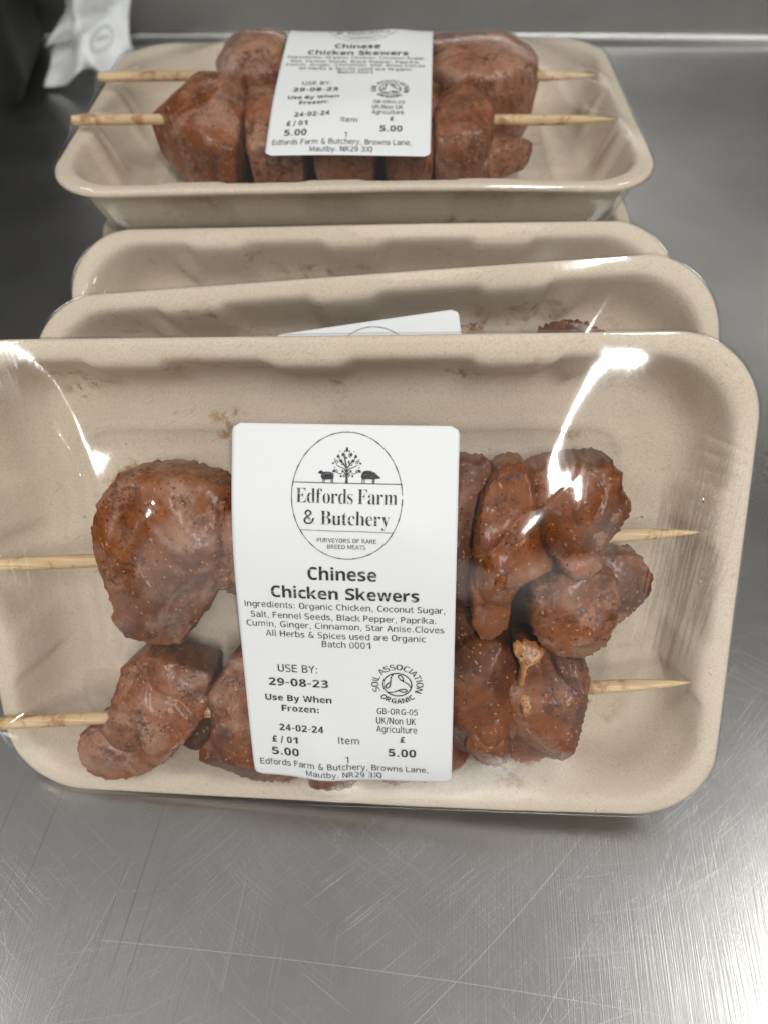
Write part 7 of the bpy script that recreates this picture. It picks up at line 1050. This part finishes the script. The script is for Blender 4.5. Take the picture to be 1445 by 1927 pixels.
FRONT = [
 dict(label='upper skewer in the nearest pack, big chicken chunks either side of the label', stick=[(-111, 8.6, 3.6), (102, 19, -4)], chunks=[
  C([(-60.2,37.3),(-51.4,38.9),(-42.1,38.2),(-33.1,35.1),(-29.1,31.1),(-29.2,19.8),(-32.3,9.7),(-35.5,1.1),(-41.3,-7.8),(-48.0,-16.1),(-56.5,-16.9),(-63.7,-13.8),(-65.5,-8.4),(-68.0,4.0),(-69.3,12.6),(-69.7,21.0),(-69.2,24.3),(-66.6,30.9)], 13, tilt=(.06, .0), pw=3.0, seed=11, tone=(.62, .62, 0)),
  C([(-35.4,19.7),(-29.1,27.9),(-16.5,31.2),(-9.7,16.7),(-15.6,-2.0),(-28.4,-0.5),(-36.4,3.7)], 11, seed=12, tone=(.55, .4, .1)),
  C([(-13.1,35.9),(2.1,39.1),(10.8,31.4),(11.7,12.1),(3.4,-5.1),(-12.5,-3.7),(-15.7,19.9)], 15, seed=13, tone=(.5, .5, .1)),
  C([(9.5,39.1),(24.3,39.9),(30.1,26.8),(28.5,0.6),(19.0,-11.7),(8.2,-1.5),(6.0,23.4)], 15, seed=14, tone=(.5, .5, .1)),
  C([(24.3,39.1),(34.5,41.4),(43.1,40.0),(44.6,36.2),(43.4,26.9),(41.4,12.5),(40.8,-4.2),(39.4,-12.9),(34.7,-15.7),(25.3,-11.5),(22.5,15.5)], 10, seed=15, tone=(.35, .3, .5)),
  C([(43.5,38.3),(47.1,40.6),(51.9,40.7),(53.8,38.3),(55.3,32.4),(56.1,26.4),(58.3,17.6),(61.2,13.4),(57.1,10.8),(52.2,8.4),(50.0,3.6),(48.7,-6.5),(45.2,-11.0),(41.2,-12.4),(38.7,-6.2),(37.5,7.7),(38.8,23.6),(41.1,32.8)], 15.5, seed=16, tone=(.55, .95, 0), lump=2.0),
  C([(52.5,38.3),(57.9,40.0),(64.3,41.1),(72.6,41.4),(75.8,40.6),(75.0,39.1),(77.8,38.4),(77.8,34.1),(80.7,29.5),(79.2,24.4),(76.2,19.4),(74.6,14.6),(74.4,11.5),(68.9,7.2),(64.9,8.1),(61.8,13.4),(56.1,18.0),(52.9,26.4)], 11, seed=17, tone=(.45, .6, .12)),
  C([(55.2,8.0),(61.9,11.3),(68.8,12.9),(75.3,10.9),(78.9,7.4),(79.7,2.0),(78.2,-5.3),(76.7,-11.4),(73.4,-15.5),(68.0,-16.2),(62.0,-14.6),(56.7,-10.2),(54.6,-4.1),(54.4,2.5)], 12.5, seed=18, tone=(.55, .6, 0), pw=2.8),
  C([(72.6,11.6),(84.0,11.8),(87.7,8.5),(90.9,3.3),(90.4,-1.1),(86.7,-5.8),(82.5,-9.7),(77.8,-15.7),(72.4,-13.5),(70.8,2.0)], -2, -16, seed=19, tone=(.75, .35, .05), lump=1.0),
  C([(65.0,21.6),(66.3,31.5),(69.8,36.4),(74.2,38.1),(79.5,31.5),(78.0,26.6),(75.1,21.7),(73.6,17.0),(69.3,15.4)], 10.5, -6, seed=29, tone=(.95, .3, 0), lump=1.2),
  C([(60.8,16.5),(65.3,18.1),(71.6,17.5),(74.6,13.6),(70.6,10.1),(65.7,9.6),(62.0,12.6)], 13.2, 0, seed=30, tone=(.7, .5, 0), lump=1.2),
  C([(38.8,25.1),(41.0,33.5),(43.8,33.5),(44.7,22.9),(44.2,10.2),(46.7,-1.1),(43.1,-7.9),(39.2,-1.3),(37.6,10.1)], 12.5, -8, seed=36, tone=(.45, .5, .25), lump=1.2),
  C([(-35.6,10.6),(-31.1,13.6),(-27.3,12.3),(-28.7,4.8),(-33.5,4.2)], 12, 0, seed=37, tone=(.6, .9, 0), lump=1.2),
  C([(-73.5,-11.5),(-65.4,-8.6),(-57.1,-10.2),(-48.7,-10.9),(-50.4,-18.9),(-58.3,-19.8),(-68.3,-17.1)], 0, -16, seed=38, tone=(.6, .5, 0), lump=1.2)]),
 dict(label='lower skewer in the nearest pack, spiced chicken chunks near the bottom rim', stick=[(-113, -46.4, 3.6), (104.5, -28, -3)], chunks=[
  C([(-61.0,-20.9),(-69.3,-26.2),(-71.1,-32.0),(-73.4,-39.6),(-77.9,-47.1),(-82.4,-49.3),(-88.0,-54.1),(-87.7,-60.9),(-84.8,-65.8),(-79.6,-67.7),(-72.2,-66.9),(-64.5,-62.8),(-56.9,-57.5),(-49.5,-49.3),(-43.4,-41.2),(-41.1,-35.4),(-39.7,-25.9),(-46.3,-24.2),(-54.4,-21.3)], 9, seed=21, tone=(.58, .65, 0), tilt=(.12, .1), pw=2.5, lump=2.0),
  C([(-33.0,-20.7),(-41.3,-32.1),(-41.1,-39.8),(-41.8,-47.6),(-47.0,-54.4),(-46.8,-57.1),(-38.3,-60.8),(-30.7,-65.6),(-16.2,-64.2),(-9.7,-40.2),(-13.5,-19.7)], 9, seed=22, tone=(.55, .55, .1)),
  C([(-47.3,-49.4),(-51.4,-53.5),(-56.5,-61.9),(-62.2,-66.9),(-61.6,-68.1),(-52.7,-65.4),(-43.5,-57.5),(-41.0,-49.1)], -9, -22, seed=23, tone=(.3, .2, .6), lump=.8),
  C([(-86.6,-52.7),(-81.3,-47.9),(-74.1,-46.2),(-67.6,-49.9),(-65.2,-58.9),(-70.5,-65.3),(-78.5,-66.1),(-83.7,-64.2),(-86.6,-59.4)], 6, -18, seed=39, tone=(.85, .3, 0), lump=1.2),
  C([(62.0,-15.3),(68.8,-15.8),(71.9,-19.5),(72.3,-27.9),(67.8,-26.2),(63.8,-21.1)], 9.5, -6, seed=40, tone=(.6, .5, .05), lump=1.2),
  C([(38.0,-33.3),(45.8,-31.2),(50.3,-36.5),(50.1,-47.7),(47.8,-53.5),(42.2,-53.0),(36.8,-46.4)], 10.5, -8, seed=45, tone=(.45, .85, 0), lump=1.2),
  C([(-12.2,-25.2),(2.9,-17.5),(12.2,-28.1),(11.6,-51.0),(2.7,-65.4),(-11.0,-65.0),(-15.0,-44.2)], 11, seed=24, tone=(.5, .5, .1)),
  C([(9.3,-19.1),(23.7,-13.3),(33.2,-27.4),(33.2,-50.0),(24.8,-64.3),(11.3,-62.9),(8.6,-39.5)], 11, seed=25, tone=(.5, .5, .1)),
  C([(23.1,-49.3),(33.1,-50.9),(39.0,-56.6),(36.5,-60.7),(31.5,-64.5),(24.6,-66.4),(17.8,-65.6)], 2, seed=26, tone=(.3, .9, .1)),
  C([(37.8,-12.1),(45.9,-11.0),(50.9,-16.1),(53.7,-21.7),(53.4,-31.9),(52.7,-41.0),(51.3,-50.4),(48.9,-57.0),(43.5,-57.2),(38.0,-52.4),(31.6,-50.1),(28.3,-35.0),(30.0,-18.5)], 10, seed=27, tone=(.40, .6, .22)),
  C([(50.9,-14.9),(53.9,-13.1),(60.0,-15.9),(66.1,-18.0),(72.4,-21.9),(73.0,-24.2),(72.9,-31.2),(71.4,-40.9),(69.6,-49.1),(66.2,-51.7),(58.4,-54.6),(52.6,-54.9),(48.7,-49.4),(48.3,-30.6)], 9, seed=28, tone=(.45, .6, .12),
    fat=[[(50.3,-12.0),(53.2,-10.3),(57.1,-11.7),(60.1,-13.3),(58.0,-16.4),(55.8,-17.1),(54.4,-19.3),(53.7,-25.9),(52.0,-25.9),(52.6,-19.1),(52.0,-16.0),(50.5,-14.2)], [(52.5,-28.1),(54.7,-27.0),(56.6,-28.3),(57.0,-32.7),(55.0,-35.3),(52.8,-34.1)]])])]

# gathered folds of the film: (x, y, half width, height) along each
FOLDS_FRONT = [
 [(70.5, 72.5, 7.0, -.02), (67, 62, 4.6, -.03), (61, 50, 2.4, -.045), (53, 36.5, .9, -.05)],
 [(-92, 70.8, 2.2, -.03), (-84, 69.8, 1.8, -.04), (-75.4, 63.4, 1.2, -.05), (-70.8, 53.8, 1.0, -.06), (-67.8, 43.2, .9, -.06), (-65.8, 30.6, .8, -.06), (-65, 19.2, .6, -.05)],
 [(-85.2, 52.6, .7, .22), (-77.4, 52.6, .9, .3), (-72, 43.4, .7, .25), (-68.4, 30.9, .6, .2), (-66.8, 20.4, .5, .15)],
 [(-77, 52, .5, .15), (-73, 41, .5, .2), (-71, 33, .4, .1)],
 [(-92, 22, .6, .15), (-91.5, 10, .8, .25), (-92, 0, .6, .2)],
 [(-103, 14, .6, .15), (-103, -8, .8, .25), (-101, -20, .6, .2)],
]
rg = np.random.default_rng(5)
for k in range(15):                                                    # gathers fanning down from the right-hand corner
    x = 84 + k * 1.45 + rg.uniform(-.5, .5)
    FOLDS_FRONT.append([(x + 7 - k * .1, 44 + rg.uniform(-6, 6), .45, .2), (x + 3, 20, .6, .3 + rg.uniform(0, .12)), (x - 2, -14 + rg.uniform(-12, 12), .5, .15)])
for k in range(7):                                                     # short creases pulled round the right-hand rim
    y = 46 - k * 4.2
    FOLDS_FRONT.append([(97, y + 3 + rg.uniform(-1, 1), .5, .12), (104, y, .6, .25), (109.5, y - 2.5, .5, .2)])
FOLDS_FRONT += [[(100.5, 37, .45, .4), (104, 31, .5, .6), (104.5, 25, .45, .5)], [(106, 14, .5, .4), (101, 6, .6, .65), (99.5, -4, .5, .4)], [(108, 10, .4, .4), (104, 2, .5, .5), (103, -7, .4, .3)], [(99, 31, .4, .4), (102, 29, .45, .55), (104, 24.5, .4, .4)]]
for k in range(10):
    x = -98 + k * 3.3 + rg.uniform(-1, 1)
    FOLDS_FRONT.append([(x, 34 + rg.uniform(-8, 8), .6, .08), (x + 2, 5, .8, .12), (x + 3, -30 + rg.uniform(-15, 15), .7, .08)])

build_pack('nearest upright pack with full white label and two chicken skewers, standing on its long edge', P_FRONT, FRONT, FOLDS_FRONT, label=(4.9, 52.4, -.0175), seed=1, fine=1.25)

# ------------------------------------------------------------------ the two packs leaning behind it
SECOND = [dict(label='skewer in the second leaning pack, chunk tops just showing over the nearest pack', stick=[(-108, 20, -2), (100, 24, -5)], chunks=[
  C([(-70, 40), (-45, 44), (-38, 20), (-45, -4), (-66, -2), (-72, 20)], 3, seed=31),
  C([(-30, 44), (-4, 46), (2, 20), (-6, -4), (-28, -2), (-34, 20)], 5, seed=32),
  C([(8, 46), (33, 53), (37, 52), (40, 20), (30, -4), (10, -2), (4, 20)], 5, seed=33),
  C([(52, 50), (57, 54), (63, 56), (70, 55.0), (79, 51), (80, 20), (70, -2), (54, 0), (46, 22)], 4, seed=34, tone=(.4, .6, .2))])]
FOLDS_SECOND = [[(90, 72, 2.2, -.04), (80, 63, 2.0, -.06), (72, 52, 1.6, -.06), (66, 42, 1.2, -.05)], [(-106, 50, 1.2, .2), (-103, 58, 1.5, .35), (-97, 64, 1.2, .3), (-88, 69, .8, .2)],
                [(98, 46, .5, .25), (100, 40, .6, .35), (103, 34, .5, .2)], [(101, 48, .5, .25), (103, 41, .6, .35), (106, 36, .5, .2)], [(104, 49, .4, .2), (106, 43, .5, .3), (108, 38, .4, .2)],
                [(-78, 52, .5, .3), (-74, 57, .6, .4), (-68, 56, .5, .4), (-64, 51, .4, .3)]]
build_pack('second leaning pack, directly behind the nearest one, only its label top showing', P_SECOND, SECOND, FOLDS_SECOND, label=(.9, 59.0, .075), seed=2, fine=.8)

THIRD = [dict(label='skewer in the third leaning pack, hidden but for one dark speck of meat', stick=[(-104, 10, -4), (98, 10, -6)], chunks=[
  C([(-60, 36), (-20, 40), (-14, 10), (-30, -14), (-58, -10), (-66, 14)], -6, seed=41),
  C([(0, 38), (27, 50), (31.5, 55), (35, 51), (44, 10), (30, -14), (0, -8), (-6, 14)], -5, seed=42, lump=1.0)])]
FOLDS_THIRD = [[(-108, 40, .6, .2), (-104, 52, .9, .35), (-98, 60, .6, .2)], [(-106, 36, .6, .2), (-101, 47, .9, .35), (-96, 54, .6, .2)], [(-110, 36, .5, .2), (-107, 50, .6, .3), (-103, 58, .5, .2)],
               [(94, 56, .4, .2), (98, 61, .5, .35), (101, 58, .4, .2)], [(97, 60, .4, .2), (101, 63, .5, .35), (104, 60, .4, .2)]]
P_THIRD = P_THIRD @ Matrix.Translation((0, .0745, 0)) @ Matrix.Rotation(R_(-2.5), 4, 'X') @ Matrix.Translation((0, -.0745, 0))
build_pack('third leaning pack, only the beige inner wall and top rim in sight', P_THIRD, THIRD, FOLDS_THIRD, seed=3, fine=.8)

# ------------------------------------------------------------------ the flat stack behind, its topmost pack in full view
TOP = [
 dict(label='far skewer in the topmost flat pack, tall pink chunks', stick=[(-111.5, 17, 5.0), (101, 13, 5)], chunks=[
  C([(-60, 40), (-44, 44), (-30, 40), (-27, 20), (-30, 4), (-44, -2), (-56, 4), (-61, 20)], 20, seed=51, tone=(.95, .3, 0), pw=3.2),
  C([(-28, 40), (-8, 42), (0, 22), (-6, 2), (-24, 0), (-31, 20)], 18, seed=52, tone=(.8, .5, 0), pw=3.2),
  C([(0, 42), (24, 42), (30, 22), (24, 0), (4, 0), (-3, 20)], 18, seed=53, tone=(.8, .5, 0), pw=3.2),
  C([(26, 40), (46, 44), (64, 42), (74, 32), (77, 18), (74, 2), (64, -6), (40, -6), (28, 4), (24, 20)], 18, seed=54, tone=(.85, .3, .05), pw=3.0)]),
 dict(label='near skewer in the topmost flat pack, with an orange chunk at its left', stick=[(-112, -24.5, 4.2), (102, -28, 4)], chunks=[
  C([(-84, -15), (-79, -1), (-70, 7), (-60, 12), (-53, 7), (-44, -5), (-42, -24), (-45, -48), (-56, -46), (-66, -40), (-74, -30), (-80, -20)], 15, seed=61, tone=(.75, .75, 0), tilt=(.1, .15), pw=2.3),
  C([(-45, 3), (-36, 7), (-22, 3), (-17, -22), (-19, -50), (-28, -51), (-39, -50), (-44, -22)], 13, seed=62, tone=(.85, .5, 0)),
  C([(-18, 5), (-4, 8), (10, 3), (11, -24), (8, -50), (-4, -51), (-15, -49)], 14, seed=63, tone=(.75, .5, 0)),
  C([(12, 3), (28, 8), (35, -5), (34, -34), (30, -51), (18, -51), (12, -44)], 13, seed=64, tone=(.6, .5, .1)),
  C([(33, 3), (46, 9), (57, 7), (58, -3), (55, -18), (54, -36), (49, -48), (38, -51), (31, -50), (29, -18)], 13, seed=65, tone=(.65, .6, .05)),
  C([(54, -20), (64, -23), (71, -26), (69, -31), (58, -39), (48, -44)], -1, -16, seed=66, tone=(.75, .4, 0), lump=.8)])]
FOLDS_TOP = [[(-108, -40, .5, .15), (-95, -52, .5, .2), (-80, -40, .4, .15), (-72, -20, .4, .1)], [(104, 20, .8, .3), (106, 6, .8, .4), (107, -8, .7, .3)], [(100, 44, .7, .3), (104, 34, .8, .4), (106, 26, .6, .2)],
             [(58, -20, .5, .15), (74, -44, .6, .2), (90, -60, .4, .1)], [(64, -18, .5, .15), (80, -40, .6, .2), (88, -48, .4, .1)]]
pk, h_top = build_pack('topmost pack of the flat stack at the back, label facing up', P_TOP, TOP, FOLDS_TOP, label=(2.2, 51.0, -.03), seed=4, fine=.9)

LOWER = [dict(label='skewer in the flat pack directly under the topmost one, mostly hidden', stick=[(-106, -10, -2), (100, -8, -4)], chunks=[
  C([(-70, 8), (-20, 10), (-14, -20), (-20, -50), (-64, -50), (-74, -20)], 4, seed=71), C([(-4, 8), (60, 10), (66, -20), (56, -50), (0, -52), (-10, -20)], 4, seed=72)])]
M2 = Matrix.Translation((.004, .020, -.0375)) @ P_TOP
build_pack('flat pack directly under the topmost one, only a strip of label showing', M2, LOWER, [], label=(3, 40, -.02), seed=5, fine=.6)
M3 = Matrix.Translation((-.004, .012, -.072)) @ P_TOP @ Matrix.Rotation(R_(1.0), 4, 'X')
build_pack('bottom pack of the flat stack at the back, resting on the steel worktop', M3, [], [], seed=6, fine=.6)

# ------------------------------------------------------------------ crumpled label and dark thing at the back left
def crumpled_label():
    """a discarded label, folded and stood against the splashback"""
    nx, ny = 60, 80
    vs = []
    for j in range(ny):
        for i in range(nx):
            u, v = i / (nx - 1), j / (ny - 1)
            x = (u - .5) * (60 - 16 * v) + 7 * (v - .5); z = 3 + v * 76
            # folded-up lower edge with an arch and two feet
            z += 16 * math.exp(-((u - .48) / .20) ** 2) * (1 - v) ** 2 + 6 * (u > .6) * (u - .6) * (1 - v) * 4
            x -= 10 * max(0, .45 - u) * (1 - v) * 2
            y = 30 * (v ** 1.2) - 16 * math.exp(-((u - .38) / .16) ** 2) * (1 - v) ** .7 + 10 * abs(u - .45)
            y += 14 * abs(math.sin((u * 1.7 + v * 1.1) * 2.4)) - 12 * abs(math.sin((u * .9 - v * 1.6) * 2.9 + .6)) - 7 * abs(math.sin((u * 2.2 + v * 2.6) * 2.1 + 1.1)) + 3.0 * mnoise.noise((u * 6, v * 6, 2.0))
            if u < .28 and v > .35: z -= (.28 - u) * 150 * (v - .35); y -= (.28 - u) * 60
            vs.append((x * MM, y * MM, z * MM))
    f = [(j * nx + i, j * nx + i + 1, (j + 1) * nx + i + 1, (j + 1) * nx + i) for j in range(ny - 1) for i in range(nx - 1)]
    o = link('crumpled_label', vs, f, PAPER)
    s = o.modifiers.new('thick', 'SOLIDIFY'); s.thickness = .0003
    o.location = (-.212, .645, 0)
    o.rotation_euler = (0, 0, R_(-8))
    tag(o, 'crumpled white label standing at the back left beyond the topmost pack', 'label')
    return o, vs, nx, ny

cl, cvs, cnx, cny = crumpled_label()

# faint remains of print on it
def print_on_crumpled():
    pr = Print()
    th = np.linspace(0, 2 * math.pi, 60)
    for r in (6.2, 5.0): pr.stroke(np.c_[9 + r * np.cos(th), 30 + r * 1.1 * np.sin(th)], .5)
    pr.text('b', 'ORGANIC', 9, 7, 31.5, 2.6)
    rg2 = np.random.default_rng(2)
    for k, w in enumerate((30, 38, 34, 36, 22)): pr.text('r', LINES[2 + k][1], -4, w, 50 + k * 3.4, 2.2)
    V = np.array(cvs).reshape(cny, cnx, 3)
    out = []
    for x, y in pr.v:
        u, v = np.clip(.5 + x / 60, .001, .999) * (cnx - 1), np.clip(y / 85, .001, .999) * (cny - 1)
        i, j = int(u), int(v); a, b = u - i, v - j
        q = V[j, i] * (1 - a) * (1 - b) + V[j, i + 1] * a * (1 - b) + V[j + 1, i] * (1 - a) * b + V[j + 1, i + 1] * a * b
        out.append((q[0], q[1] - .0006, q[2]))
    m = m_plain('faded_ink', (.35, .36, .37), .6)
    link('faded_print', out, pr.f, m, cl, smooth=False)
print_on_crumpled()


def dark_box():
    """the corner of a black appliance at the back left"""
    w, d, hgt, r = .24, .13, .34, .02
    vs, f = [], []
    sec = []
    for cx, cy, t0 in ((w / 2 - r, d / 2 - r, 0), (-w / 2 + r, d / 2 - r, 90), (-w / 2 + r, -d / 2 + r, 180), (w / 2 - r, -d / 2 + r, 270)):
        for t in np.linspace(t0, t0 + 90, 7): sec.append((cx + r * math.cos(R_(t)), cy + r * math.sin(R_(t))))
    lv = [(.0, .94), (.012, .94), (.014, 1.0), (hgt * .5, .97), (hgt - .012, .94), (hgt - .003, .925), (hgt, .90)]
    for z, k in lv: vs += [(x * k, y * k, z) for x, y in sec]
    f = ring_faces(len(lv), len(sec))
    f.append(tuple(range(len(sec)))[::-1]); f.append(tuple((len(lv) - 1) * len(sec) + k for k in range(len(sec))))
    o = link('black_appliance', vs, f, BLACK)
    o.location = (-.385, .655, .0)
    o.rotation_euler = (0, 0, R_(8))
    return tag(o, 'black appliance at the back left corner of the worktop, cut off by the frame', 'appliance')
dark_box()
